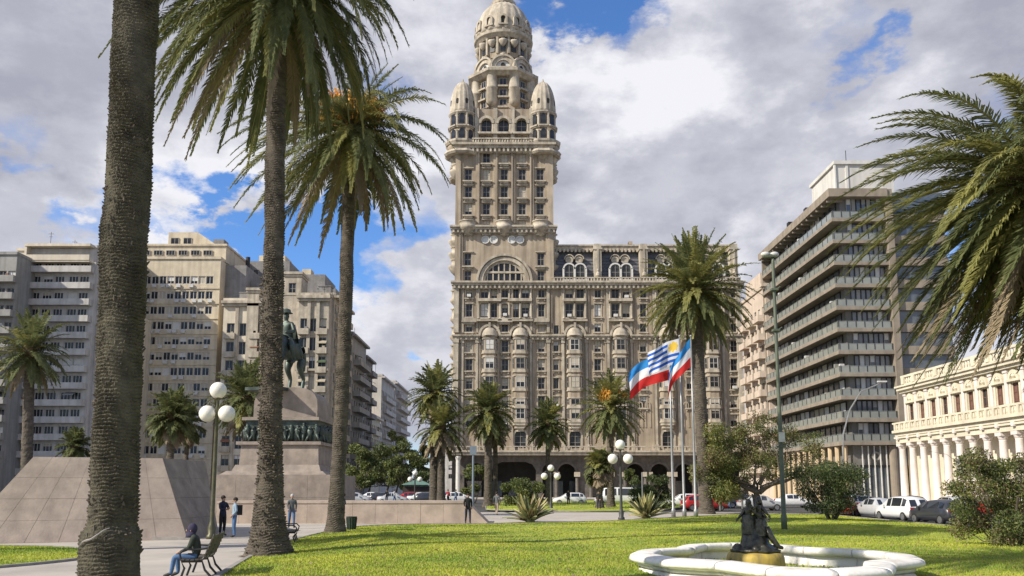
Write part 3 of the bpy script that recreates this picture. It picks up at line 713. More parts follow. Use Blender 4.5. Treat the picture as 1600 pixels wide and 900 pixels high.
AWN = [mat('awning_green', (.08,.11,.06), None, .9, 3), mat('awning_sand', (.42,.36,.26), None, .9, 3), mat('awning_grey', (.25,.25,.25), None, .9, 3), mat('awning_rust', (.26,.12,.07), None, .9, 3)]
def side_box(b, W, H, D, z0=0.0):
    """left, right, back and roof of a block whose front is y=0 and is made elsewhere"""
    b.add([(0,0,z0),(0,D,z0),(0,D,H),(0,0,H)], [(0,1,2,3)]); b.add([(W,0,z0),(W,D,z0),(W,D,H),(W,0,H)], [(0,1,2,3)])
    b.add([(0,D,z0),(W,D,z0),(W,D,H),(0,D,H)], [(0,1,2,3)]); b.add([(0,0,H),(W,0,H),(W,D,H),(0,D,H)], [(0,1,2,3)])
    b.add([(0,.6,z0),(W,.6,z0),(W,.6,H),(0,.6,H)], [(0,1,2,3)])
def facade(parent, W, fl, H, cols, wall_m, ww, wh, z_first=4.0, seed=0, sill=0.9, balc=None, ac=0.0, nv=2, fm=None, band=None, depth=.3, D=14, hmax=300, roofbox=None, balc_m=None, blindp=.3):
    """front wall at y=0 with a grid of openings; cols = x centres; balc = list of (x0,x1,proj)"""
    rng = random.Random(seed); holes = []; W0 = 0
    n = int((H-z_first-.5)/fl); rows = [z_first+i*fl for i in range(n)]
    for z in rows:
        for x in cols: holes.append((x-ww/2, x+ww/2, z+sill, z+sill+wh))
    b = MB(); b.wall(0, W, 0, H, holes, depth); side_box(b, W, H, D); b.build('wall', wall_m, parent)
    for z in rows:
        for x in cols:
            r = rng.random(); k = {}
            if r < blindp: k = dict(cover=rng.choice([.3, .6, 1.0]), cm=blind_w if rng.random() < .5 else blind)
            put_window(parent, x, depth*.8, z+sill, ww, wh, nv, 1, fm=fm, **k)
        if band: bb = MB(); bb.box(-.05, W+.05, -band, 0, z-.15, z+.15); bb.build('floor_band', wall_m, parent)
        if balc:
            for (x0, x1, p) in balc:
                bb = MB(); bb.box(x0, x1, -p, 0, z-.12, z+.06); bb.box(x0, x1, -p, -p+.1, z+.06, z+1.0); bb.box(x0, x0+.1, -p+.1, 0, z+.06, z+1.0); bb.box(x1-.1, x1, -p+.1, 0, z+.06, z+1.0)
                bb.build('balcony', balc_m or wall_m, parent)
                if rng.random() < .35:
                    ax = rng.uniform(x0+.2, max(x0+.3, x1-2.0)); aw = min(1.9, x1-ax-.1); bb = MB(); bb.add([(ax,-.05,z+2.4),(ax+aw,-.05,z+2.4),(ax+aw,-p*.85,z+1.9),(ax,-p*.85,z+1.9),(ax,-p*.85,z+1.75),(ax+aw,-p*.85,z+1.75)], [(0,1,2,3),(3,2,5,4)]); bb.build('awning', rng.choice(AWN), parent)
                if rng.random() < .4:
                    ax = rng.uniform(x0+.3, x1-.6); bb = MB(); bb.box(ax, ax+.5, -p+.2, -p+.55, z+.1, z+rng.uniform(1.1, 1.5)); bb.build('plant_pot', rng.choice(AWN), parent)
        for x in cols:
            if rng.random() < ac:
                xx = x+rng.uniform(-.5, .5); bb = MB(); bb.box(xx-.42, xx+.42, -.5, -.08, z+sill-.75, z+sill-.15); bb.box(xx-.35, xx-.28, -.4, 0, z+sill-.85, z+sill-.75); bb.box(xx+.28, xx+.35, -.4, 0, z+sill-.85, z+sill-.75); bb.build('air_conditioner', acw, parent)
    bb = MB(); bb.box(-.1, W+.1, -.25, .35, H, H+.5); bb.box(-.1, .3, .35, D, H, H+.5); bb.box(W-.3, W+.1, .35, D, H, H+.5); bb.build('parapet', wall_m, parent)
    return rows
def roof_bits(parent, W, D, H, seed, m=None):
    rng = random.Random(seed)
    for i in range(3):
        x = rng.uniform(1.5, W-2.5); y = rng.uniform(3, D-3); w = rng.uniform(1.2, 3.0); h = rng.uniform(1.4, 3.0)
        b = MB(); b.box(x, x+w, y, y+w, H, H+h); b.box(x-.12, x+w+.12, y-.12, y+w+.12, H+h, H+h+.15); b.build('roof_room', m or concrete, parent)
    for i in range(4):
        x = rng.uniform(.8, W-.8); b = MB(); h = rng.uniform(2, 4.2); y = rng.uniform(1, D-3); b.tube([(x,y,H),(x,y,H+h)], .04, 5); b.tube([(x-.5,y,H+h*.9),(x+.5,y,H+h*.9)], .03, 4); b.tube([(x-.3,y,H+h*.75),(x+.3,y,H+h*.75)], .03, 4); b.build('antenna', iron, parent)

# --- grey apartment block on the left with wide balconies
Y = 156.0
p0, p1 = at(32, 560, Y).x, at(140, 560, Y).x; H = at(90, 388, Y).z
B = thing('apartment_block', 'tall grey apartment block with long solid balconies left of the nearest palm trunk', 'building', (p0, Y, 0))
W = p1-p0
facade(B, W, 3.0, H, [1.6, 3.8, 5.9, 8.4, 10.3], grey_l, 1.75, 1.95, z_first=4.2, seed=3, sill=.5, balc=[(.4, W-.2, 1.4)], D=16, nv=3, fm=frame_white)
roof_bits(B, W, 14, H, 5)
b = MB(); b.box(0, W-.5, -1.6, 0, H-2.9, H-2.6); b.box(0, W-.5, -1.7, -1.5, H-2.6, H-1.6); b.box(0, .4, -1.5, 0, H-2.6, H); b.box(0, W-.5, -1.6, .2, H, H+.5); b.build('top_loggia', cream_l, B)
b = MB(); x = W; b.box(W+.01, W+2.4, 1.5, 16, 0, H+.6); b.build('blank_wall', grey_l, B)
# --- far left sliver with green grey balconies
q0, q1 = at(-60, 560, 150).x, at(14, 560, 150).x; H = at(10, 398, 150).z
B = thing('apartment_block', 'dark grey apartment block with stacked balconies cut by the left edge', 'building', (q0, 150, 0))
W = q1-q0; facade(B, W, 3.0, H, [1.5, 3.6, 5.8, 7.4], grey_r, 1.3, 1.6, seed=8, sill=.5, balc=[(.5, 4, 1.2), (W-3.2, W+.5, 1.6)], D=14)
q0b = at(14, 560, 158).x; q1b = at(36, 560, 158).x; H2 = at(25, 392, 158).z
B = thing('apartment_block', 'narrow pale strip of a building with dark windows between two grey apartment blocks', 'building', (q0b, 158, 0))
facade(B, q1b-q0b, 3.0, H2, [1.3], cream_l, 1.6, 1.7, seed=9, sill=.6, D=12)
# --- narrow pale building with arched windows beside the foreground palm
n0, n1 = at(140, 560, 160).x+.4, at(192, 560, 160).x; H = at(150, 488, 160).z
B = thing('apartment_block', 'low narrow white building with small arched windows and balconies behind the foreground palm trunk', 'building', (n0, 160, 0))
W = n1-n0; facade(B, W, 3.3, H, [1.3, 3.6], cream_l, 1.1, 2.0, seed=12, sill=.4, balc=[(.4, 2.2, .8), (2.8, 4.6, .8)], D=12)

# --- cream block with ribbon windows and many air conditioners
Y = 172.0
c0, c1 = at(190, 560, Y).x, at(338, 560, Y).x; H = at(300, 405, Y).z
B = thing('apartment_block', 'cream office block with ribbon windows and many air conditioners between the two nearest palm trunks', 'building', (c0, Y, 0))
W = c1-c0
cols = [1.0+i*1.55 for i in range(int((W-1.2)/1.55)+1)]
cols = [c for c in cols if c < W-.9]
facade(B, W, 3.05, H, cols, cream, 1.42, 1.6, z_first=4.4, seed=21, sill=.85, ac=.5, band=.18, D=22, fm=frame_white, blindp=.45)
H0 = H
b = MB(); b.box(1, W+.2, 2.2, 20, H, H+3.3); b.box(.8, W+.4, 1.9, 20.2, H+3.3, H+3.7); pen = b.build('penthouse', cream, B)
for i in range(6): 
    o = link('window', window_mesh(1.8, 1.1, 3, 1, frame_w, glass)[0], pen, (2.6+i*2.5, 2.1, H+1.3)); link('pane', window_mesh(1.8, 1.1, 3, 1, frame_w, glass)[1], o)
b = MB(); x = at(270, 390, Y).x-c0; b.add([(x-3,5,H+3.6),(x+3,5,H+3.6),(x+3,5,H+7),(x-3,5,H+7),(x-3,15,H+3.6),(x+8,15,H+3.6),(x+3,15,H+7),(x-3,15,H+7),(x+8,5,H+3.6)], [(0,1,2,3),(1,8,2),(4,5,6,7),(0,3,7,4),(3,2,6,7),(8,5,6,2)]); b.build('stair_head', cream, B)
for i in range(2): put_window(B, x-1.6+i*2.6, 4.95, H+4.4, 1.7, 1.4, 2, 1)
b = MB(); x = at(323, 395, Y).x-c0; b.box(x-.9, x+1.3, 6, 9, H+3.6, H+5.8); b.build('water_tank', concrete, B)
b = MB(); b.box(W+.02, W+4.2, 3, 20, 0, H-.5); b.box(W+4.25, W+7.5, 6, 24, 0, H-3.0); b.build('side_wing', concrete, B)
b = MB(); x = at(371, 400, Y).x-c0; b.tube([(x,7,H-4),(x,7,at(371,388,Y).z)], .45, 10); b.build('chimney', iron, B)
# --- ornate beaux arts block behind the monument
Y = 168.0
def ornate(x0p, x1p, ytop, Y, label, seed, cols, m=cream_l, D=16, towers=()):
    x0, x1 = at(x0p, 560, Y).x, at(x1p, 560, Y).x; H = at((x0p+x1p)/2, ytop, Y).z; W = x1-x0
    B = thing('apartment_block', label, 'building', (x0, Y, 0))
    facade(B, W, 3.6, H, [W*c for c in cols], m, 1.5, 2.5, z_first=5.0, seed=seed, sill=.5, D=D, depth=.35, balc=[(W*c-1.0, W*c+1.0, .8) for c in cols[::2]], balc_m=stone_l)
    b = MB(); b.box(-.3, W+.3, -.9, 0, H-.6, H-.1); b.box(-.2, W+.2, -.6, 0, H-1.1, H-.6); b.box(-.2, W+.2, -.7, 0, H*.62, H*.62+.4); b.build('cornice', stone_l, B)
    for i, c in enumerate(cols[:-1]):
        xx = W*(c+cols[i+1])/2; b = MB(); b.box(xx-.3, xx+.3, -.35, 0, 5, H-1.1); b.build('pilaster', stone_l, B)
    for (ta, tb, ty) in towers:
        a, c = at(ta, 560, Y).x-x0, at(tb, 560, Y).x-x0; zt = at((ta+tb)/2, ty, Y).z
        holes = [((a+c)/2-.7, (a+c)/2+.7, H+1.2+k*3.4, H+3.4+k*3.4) for k in range(max(1, int((zt-H-1)/3.4)))]
        holes = [h for h in holes if h[3] < zt-.8]
        b = MB(); b.M = Matrix.Translation((a, -.6, 0)); b.wall(0, c-a, H*.2, zt, [(h[0]-a, h[1]-a, h[2], h[3]) for h in holes], .3); b.add([(0,0,H*.2),(0,5,H*.2),(0,5,zt),(0,0,zt)], [(0,1,2,3)]); b.add([(c-a,0,H*.2),(c-a,5,H*.2),(c-a,5,zt),(c-a,0,zt)], [(0,1,2,3)]); b.add([(0,.5,H*.2),(c-a,.5,H*.2),(c-a,.5,zt),(0,.5,zt)], [(0,1,2,3)])
        b.box(-.3, c-a+.3, -.4, 5.3, zt, zt+.5); b.box(-.15, c-a+.15, -.2, 5.1, zt-.4, zt-.002); b.build('corner_tower', stone_l, B)
        for h in holes: put_window(B, (h[0]+h[1])/2, -.35, h[2], 1.4, h[3]-h[2], 2, 2)
    roof_bits(B, W, D, H, seed)
    return B
ornate(346, 468, 470, 168, 'cream ornate apartment building with tall arched bays directly behind the equestrian monument', 31, [.1, .26, .42, .58, .74, .9], towers=[(384, 402, 455), (440, 468, 430)])
ornate(464, 512, 462, 163, 'cream ornate corner building with carved cornice right of the bronze horse', 37, [.2, .5, .8], m=stone_l, D=20)
x0 = at(380, 560, 190).x
B = thing('apartment_block', 'blank grey brown rear building rising above the ornate roofs behind the second palm', 'building', (x0, 190, 0))
b = MB(); W = at(520, 560, 190).x-x0; Ha = at(420, 408, 190).z; Hb = at(490, 428, 190).z
b.box(0, W*.48, 0, 12, 0, Ha); b.box(W*.48+.01, W*.88, .5, 12, 0, Hb); b.box(W*.88+.01, W, 1, 12, 0, Hb-3); b.build('wall', concrete, B)
b = MB(); b.box(W*.1, W*.4, 2, 8, Ha, Ha+1.8); b.box(W*.6, W*.7, 2, 5, Hb, Hb+1.6); b.build('roof_room', cream, B)
for i in range(4):
    for k in range(3): put_window(B, 2.0+i*1.9, -.02, Ha-3.2-k*3.1, 1.0, 1.3, 2, 1)
# --- street side row receding at x = -31 (faces +x)
def row_building(y0, y1, H, label, m, seed, X0=-33.6, D=14, fl=3.3, balcp=1.0, wd=1.3, wh=1.9, cat='building', bm=None):
    B = thing('street_house', label, cat, (X0, y0, 0), PI/2); W = y1-y0
    n = max(2, int(W/2.6)); cols = [W*(i+.5)/n for i in range(n)]
    facade(B, W, fl, H, cols, m, wd, wh, z_first=4.6, seed=seed, sill=.5, D=D, balc=[(W*.12, W*.88, balcp)] if balcp else None, balc_m=bm)
    b = MB(); b.box(-.2, W+.2, -.9, 0, H-.5, H-.05); b.build('cornice', m, B); roof_bits(B, W, D, H, seed)
    return B
row_building(166, 183, at(522, 445, 168).z-2.5, 'cream corner building with iron balconies facing the side street behind the third palm trunk', stone_l, 40, X0=-33.9, D=12)
row_building(184, 202, at(556, 524, 186).z, 'grey brown building with deep balconies at the start of the side street', grey_r, 41, balcp=1.6)
row_building(203, 212, at(570, 560, 205).z, 'narrow old building squeezed between balconied ones in the side street', concrete, 42, balcp=1.4)
row_building(213, 226, at(590, 650, 214).z, 'low white house in the side street below taller neighbours', white_r, 43, balcp=.8)
row_building(227, 252, at(600, 588, 228).z, 'tall plain grey apartment tower with a blank end wall down the side street', grey_l, 44, balcp=1.0)
row_building(253, 285, at(622, 602, 262).z, 'farthest balconied apartment block closing the side street', grey_l, 45, balcp=1.5)
# --- other side of the street, mostly hidden by the tower building
B = thing('street_house', 'distant pale block at the far end of the side street', 'building', (-30, 330, 0))
facade(B, 30, 3.2, 21, [2+i*2.6 for i in range(11)], grey_l, 1.3, 1.7, seed=50, D=10)
# --- pinkish building right of the tower building
Yp = 152.0
ztop = at(1185, 448, Yp).z
B = thing('apartment_block', 'slim pinkish building with curved iron balconies between the ornate tower building and the slab office block', 'building', (44.3, 168, 0), -PI/2)
facade(B, 16, 3.3, ztop, [1.7+i*2.5 for i in range(6)], pinkish, 1.2, 2.1, z_first=4.6, seed=60, sill=.4, D=14, balc=[(.9+i*5, 4.6+i*5, 1.1) for i in range(3)], balc_m=pinkish)
B['label'] = 'slim pinkish building with stacked balconies between the ornate tower building and the slab office block'
b = MB(); b.box(2, 12, .4, 8, ztop+.5, ztop+3.5); b.build('attic', pinkish, B)
b = MB(); b.wall(0, 7.0, 0, ztop, [(c-.6, c+.6, 5+3.3*k, 7+3.3*k) for c in (1.6, 4.6) for k in range(9) if 7+3.3*k < ztop-.4], .3)
o = b.build('end_wall', pinkish, B); o.location = (16.5, 0, 0); o.rotation_euler[2] = PI/2
for c in (1.6, 4.6):
    for k in range(9):
        if 7+3.3*k < ztop-.4: put_window(B, 16.5-.25, c, 5+3.3*k, 1.2, 2.0, 2, 1, rz=PI/2)
for k in range(9):
    if 7+3.3*k < ztop: b = MB(); b.box(16.5, 17.3, .5, 5.9, 4.7+3.3*k, 4.9+3.3*k); b.box(17.2, 17.3, .5, 5.9, 4.9+3.3*k, 5.8+3.3*k); b.build('balcony', pinkish, B)
b = MB(); b.box(15.9, 17.4, -1.0, 7.3, ztop-.2, ztop+.35); b.box(16.2, 17.0, -.6, 7.2, ztop-.6, ztop-.2); b.build('cornice', pinkish, B)

# --- slab office block on the right
def slab_block():
    Yc = 118.0; c = at(1312, 560, Yc); ztop = at(1297, 296, Yc).z
    # far end of the long side
    lo, hi = 120.0, 220.0
    for _ in range(40):
        mid = (lo+hi)/2
        if at(1187, 397, mid).z > ztop: hi = mid
        else: lo = mid
    Ye = lo; XC = c.x; XRt = at(1405, 600, Yc).x
    B = thing('office_block', 'modern tan office block with long projecting floor slabs and recessed dark glass on the right', 'building', (XC, Yc, 0))
    W = XRt-XC; Lg = Ye-Yc
    rows = [at(1325, y, Yc).z for y in (692, 656, 621, 585, 550, 515, 481, 446, 411, 377, 343)]
    ft = ztop
    glass_f = mat('slab_block_glass', (0.17, 0.18, 0.19), (0.10, 0.105, 0.11), 0.12, 0.4, detail=2, spec=1.0); blind_g = mat('blind_grey', (0.36, 0.35, 0.33), (0.28, 0.27, 0.255), .7, 1)
    # core
    b = MB(); b.box(1.5, W+8, 1.0, Lg-.3, 0, ft-.1); b.build('core', mat('core_dark', (0.20, 0.19, 0.17), (0.15, 0.14, 0.125), .6, .6), B)
    fx = Matrix.Rotation(PI/2, 4, 'Z')
    rng = random.Random(2)
    for i, z in enumerate(rows):
        b = MB(); b.slab([(0,0),(W-.4,0),(W-.4,2.3),(2.3,2.3),(2.3,Lg),(0,Lg)], z-.24, z+.10); b.slab([(-.12,-.12),(W-.3,-.12),(W-.3,.02),(.02,.02),(.02,Lg),(-.12,Lg)], z-.27, z+.20)
        b.build('floor_slab', tanc, B)
        zt = (rows[i+1] if i+1 < len(rows) else ft-.3) - .33
        # front glazing panels and rail
        n = 7; pw = (W-2.9)/n
        for k in range(n):
            x = 2.3+pw*(k+.5); st = rng.random()
            f, g = window_mesh(pw, zt-z-.14, 1, 1, iron if st < .8 else frame_w, glass_f if st < .75 else glass_b, (.35, .6, 1.0)[k % 3] if st > .45 else 0, blind_w if st > .8 else blind_g)
            o = link('window', f, B, (x, .95, z+.13)); link('pane', g, o)
        b = MB(); b.box(0.02, W-.45, .03, .06, z+.20, z+1.12); b.box(0.02, W-.45, .0, .09, z+1.15, z+1.2); rl = b.build('railing', rail_g, B)
        for k in range(7):
            b = MB(); x = .1+(W-.7)*k/6; b.box(x-.04, x+.04, -.02, .02, z+.38, z+1.18); b.build('rail_post', iron, rl)
        m = 15; pl = (Lg-2.4)/m
        for k in range(m):
            yv = 2.3+pl*(k+.5); st = rng.random()
            f, g = window_mesh(pl, zt-z-.14, 1, 1, iron, glass_f if st < .6 else glass_b, .5 if st > .75 else 0, blind_w if st > .88 else blind)
            o = link('window', f, B, (1.45, yv, z+.13), -PI/2); link('pane', g, o)
        b = MB(); b.box(.03, .06, .1, Lg-.05, z+.20, z+1.12); b.box(0, .09, .1, Lg-.05, z+1.15, z+1.2); rl = b.build('railing', rail_g, B)
        for k in range(18):
            b = MB(); y = .2+(Lg-.5)*k/17; b.box(-.02, .02, y-.04, y+.04, z+.38, z+1.18); b.build('rail_post', iron, rl)
        # far end fin
        if rng.random() < .8:
            for q in range(3):
                px_ = rng.uniform(.5, Lg-1); b = MB(); b.box(.5, 1.1, px_, px_+.5, z+.12, z+rng.uniform(.9, 1.9)); b.build('planter', acw if q else MATS['leaf_dark'] if 'leaf_dark' in MATS else rail_g, B)
    b = MB(); b.slab([(-.5,-.5),(W-.2,-.5),(W-.2,6),(6,6),(6,Lg+.3),(-.5,Lg+.3)], ft-1.15, ft); b.build('roof_band', tanc, B)
    for k in range(16):
        y = 1+(Lg-2)*k/15; b = MB(); b.box(-.3, 1.9, y-.12, y+.12, ft-1.55, ft-1.16); b.build('roof_bracket', tanc, B)
    b = MB(); b.box(W-.4, W+.5, -.3, 3, rows[0]-.3, ft-.02); b.build('end_fin', tanc, B)
    b = MB()
    for i, z in enumerate(rows): b.box(W+.52, W+8, .3, 2.2, z-.25, z+.9)
    b.build('side_bands', tanc, B)
    b = MB(); b.box(W+.52, W+8, .8, 2.2, 0, ft-.3); b.build('side_glass', glass_b, B)
    b = MB(); b.box(0.1, 2.25, Lg+.02, Lg+.5, rows[0], ft-1.2); b.build('end_fin', tanc, B)
    # penthouse
    P0, P1 = at(1306, 280, Yc+4).x-XC, at(1396, 280, Yc+4).x-XC; zp = at(1350, 252, Yc+4).z
    b = MB(); b.box(P0, P1, 4, 14, ft, zp-.5); b.box(P0-.3, P1+.2, 3.7, 14.3, zp-.5, zp); b.box(P0+1.4, P0+1.75, 3.85, 4, ft, zp-.5); b.box(P0-.2, P0, 3.8, 4.3, ft, zp-.5); b.build('penthouse', mat('penthouse_white', (0.62, 0.60, 0.56), (0.54, 0.52, 0.48), .8, .4, streak=.3), B)
    b = MB(); b.tube([(P0+2, 5, zp),(P0+2, 5, zp+2)], .05); b.box(.5, 1.8, 12, 13, ft, ft+1.3); b.box(.4, 2.2, 20, 21, ft, ft+1.5); b.build('roof_plant', iron, B)
    # ground floor: ochre piers on the long side, round columns and tall dark glass on the front
    zg = rows[0]-.35
    for k in range(13):
        y = 1.0+(Lg-2)*k/12; b = MB(); b.slab([(.4+.35*math.cos(a*PI/4), y+.42*math.sin(a*PI/4)) for a in range(8)], 0, zg); b.build('pier', tanl, B)
    for x in (W-1.0,): b = MB(); b.lathe([(.62, 0), (.62, zg)], 16, (x, .8, 0)); b.build('round_column', tanc, B)
    for k in range(8):
        x = 2.6+k*.8; b = MB(); b.box(x-.06, x+.06, .6, .78, 0, zg); b.build('mullion', frame_white, B)
    b = MB(); b.box(2.3, W+5, .8, .98, .1, zg*.62); b.build('ground_glass', glass_b, B)
    b = MB(); b.box(2.3, W+5, .7, .99, zg*.62+.01, zg*.66); b.build('transom', iron, B)
    b = MB(); b.ring((W)/2+.6, zg*.82, .35, .6, 0.8, .98, 16, 0, 2*PI); b.build('wall_emblem', frame_w, B)
slab_block()

# --- white neoclassical building on the right (faces -x)
def classical():
    Ya = 107.0; X0 = at(1418, 700, Ya).x; L = 52.0
    B = thing('neoclassical_palace', 'white neoclassical two storey building with tall column portico and balcony at the right edge', 'building', (X0, Ya, 0), -PI/2)
    # local x runs towards the camera, local -y faces the square
    Z = lambda py: at(1412, py, Ya).z
    zt, zc, zb, zf = Z(588), Z(608), Z(672), Z(693)
    n = int(L/2.75); cols = [1.9+2.75*i for i in range(n)]
    wz0, wz1 = Z(667), Z(633)
    holes = [(c-.62, c+.62, wz0, wz1) for c in cols]
    b = MB(); b.wall(0, L, zb-.5, zc, holes, .2, y=0); b.add([(0,0,0),(0,14,0),(0,14,zc),(0,0,zc)], [(0,1,2,3)]); b.add([(0,.7,0),(L,.7,0),(L,.7,zc),(0,.7,zc)], [(0,1,2,3)]); b.box(0, L, .02, 14, zc-.3, zc); b.build('wall', white_r, B)
    for i, c in enumerate(cols):
        put_window(B, c, .15, wz0, 1.24, wz1-wz0, 2, 3, gm=brown_sh if i % 3 else glass, fm=brown_sh)
        b = MB(); b.box(c-.95, c-.66, -.16, 0, wz0, wz1+.1); b.box(c+.66, c+.95, -.16, 0, wz0, wz1+.1); b.box(c-1.1, c+1.1, -.4, 0, wz1+.1, wz1+.32); b.ring(c, wz1+.32, .55, .9, -.3, 0, 10); b.lathe([(.1,0),(.26,.25),(.1,.5)], 8, (c, -.2, wz1+.35)); b.build('window_surround', white_r, B)
    for i in range(n+1):
        x = .55+2.75*i; b = MB(); b.box(x-.28, x+.28, -.22, 0, zb, zc-.6); b.box(x-.36, x+.36, -.3, 0, zc-.9, zc-.6); b.build('pilaster', white_c, B)
    b = MB(); b.box(-.3, L, -.8, 0, zc-.25, zc+.1); b.box(-.2, L, -.5, 0, zc-.55, zc-.25); b.box(-.4, L, -1.0, .2, zc+.1, zc+.3); b.build('cornice', white_r, B)
    b = MB(); b.box(0, L, -.3, 0, zc+.3, zc+.55); b.box(0, L, -.35, .05, zt-.25, zt)
    for i in range(n+1): x = .55+2.75*i; b.box(x-.35, x+.35, -.4, .05, zc+.55, zt-.25)
    b.build('parapet', white_r, B)
    for i in range(n*5):
        x = 1.1+i*.55
        if x < L: pass
    b = MB()
    for i in range(n*5): x = .8+i*.54; b.lathe([(.08,0),(.15,.35),(.07,zt-zc-.8)], 6, (x, -.15, zc+.55), cap=False)
    tag(b.build('roof_balusters', white_r, B), kind='stuff')
    # balcony
    b = MB(); b.box(-.2, L, -1.7, 0, zb-.4, zb-.1); b.box(-.1, L, -1.4, 0, zb-.8, zb-.4); b.box(-.1, L, -1.65, -1.4, wz0+.25, wz0+.45)
    for i in range(n*2): x = .55+1.375*i; b.box(x-.18, x+.18, -1.68, -1.38, zb-.1, wz0+.25)
    b.build('balcony', white_r, B)
    b = MB()
    for i in range(n*6): x = .4+i*.46; b.lathe([(.06,0),(.12,.25),(.05,wz0+.3-zb)], 6, (x, -1.52, zb-.1), cap=False)
    tag(b.build('balcony_balusters', white_r, B), kind='stuff')
    for i in range(n+1):
        x = .55+2.75*i; b = MB(); b.box(x-.2, x+.2, -1.5, -.2, zb-1.2, zb-.8); b.build('bracket', white_c, B)
    # portico
    b = MB(); b.box(-.3, L, -1.2, .6, zf, zf+.7); b.box(-.4, L, -1.4, .6, zf+.55, zf+.75); b.build('entablature', white_r, B)
    for i in range(n+1):
        x = .2+2.75*i if i else .2
        b = MB(); b.smooth = True; b.lathe([(.55,0),(.55,.3),(.44,.42),(.42,zf*.4),(.36,zf-.8),(.38,zf-.7)], 18, (x, -.7, 0)); b.smooth = False
        b.box(x-.52, x+.52, -1.2, -.2, zf-.35, zf-.02); b.lathe([(.38,0),(.50,.3)], 16, (x, -.7, zf-.66)); b.build('column', white_c, B)
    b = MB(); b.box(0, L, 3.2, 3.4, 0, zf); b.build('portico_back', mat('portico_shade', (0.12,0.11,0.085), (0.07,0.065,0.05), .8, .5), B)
classical()

# ================================================================== ground
asphalt = mat('asphalt', (0.075, 0.073, 0.07), (0.055, 0.054, 0.052), 0.85, 0.6, bump=0.004, bscale=60)
paving = mat('paving', (0.50, 0.45, 0.39), (0.33, 0.30, 0.265), 0.8, 0.35, detail=15, lo=.3, hi=.7, bump=0.003, bscale=30)
kerbm = mat('kerb_stone', (0.33, 0.31, 0.28), (0.24, 0.22, 0.20), 0.85, 2)
paintw = mat('road_paint', (0.72, 0.71, 0.68), (0.5, 0.5, 0.48), 0.7, 3)
soil = mat('soil', (0.10, 0.07, 0.045), (0.06, 0.042, 0.03), 0.95, 6, bump=0.02)
lawn_m = mat('lawn', (0.38, 0.395, 0.05), (0.18, 0.26, 0.03), 0.9, 0.28, detail=14, lo=.38, hi=.62, bump=0.03, bscale=25)
blade_m = mat('grass_blade', (0.46, 0.50, 0.06), (0.23, 0.33, 0.035), 0.7, 0.28, detail=14, lo=.38, hi=.62, trans=0.3)
blade_y = mat('grass_blade_dry', (0.44, 0.38, 0.14), (0.30, 0.30, 0.07), 0.8, 0.8, trans=0.3)

def sheet(name, pts, z, m, kind='structure', th=0.0):
    b = MB()
    if th: b.slab(pts, z-th, z)
    else: b.add([(x, y, z) for x, y in pts], [list(range(len(pts)))])
    return tag(b.build(name, m), kind=kind)
sheet('ground', [(-2500,-300),(2500,-300),(2500,4500),(-2500,4500)], -0.13, mat('town_ground', (0.16,0.15,0.14), (0.12,0.115,0.11), .9, .02))
sheet('road', [(-140,76),(24.9,76),(24.9,-40),(37.5,-40),(37.5,76),(140,76),(140,158),(-11,158),(-11,420),(-26,420),(-26,158),(-140,158)], -0.122, asphalt)
sheet('pavement', [(-120,-40),(24.6,-40),(24.6,64),(23.0,75),(-120,75)], 0.0, paving, th=.13)
sheet('far_pavement', [(-10,158.5),(140,158.5),(140,400),(-10,400)], 0.01, paving, th=.14)
sheet('far_pavement', [(-140,158.5),(-27,158.5),(-27,400),(-140,400)], 0.012, paving, th=.14)
sheet('side_pavement', [(38,-40),(60,-40),(60,158),(38,158)], 0.015, paving, th=.14)
for i in range(14): 
    y = 80+i*5.0
sheet('lane_marking', [(31,-20),(31.15,-20),(31.15,74),(31,74)], -0.117, paintw)
for i in range(24):
    x = -100+i*9; sheet('lane_marking', [(x,117),(x+3.5,117),(x+3.5,117.15),(x,117.15)], -0.117, paintw)

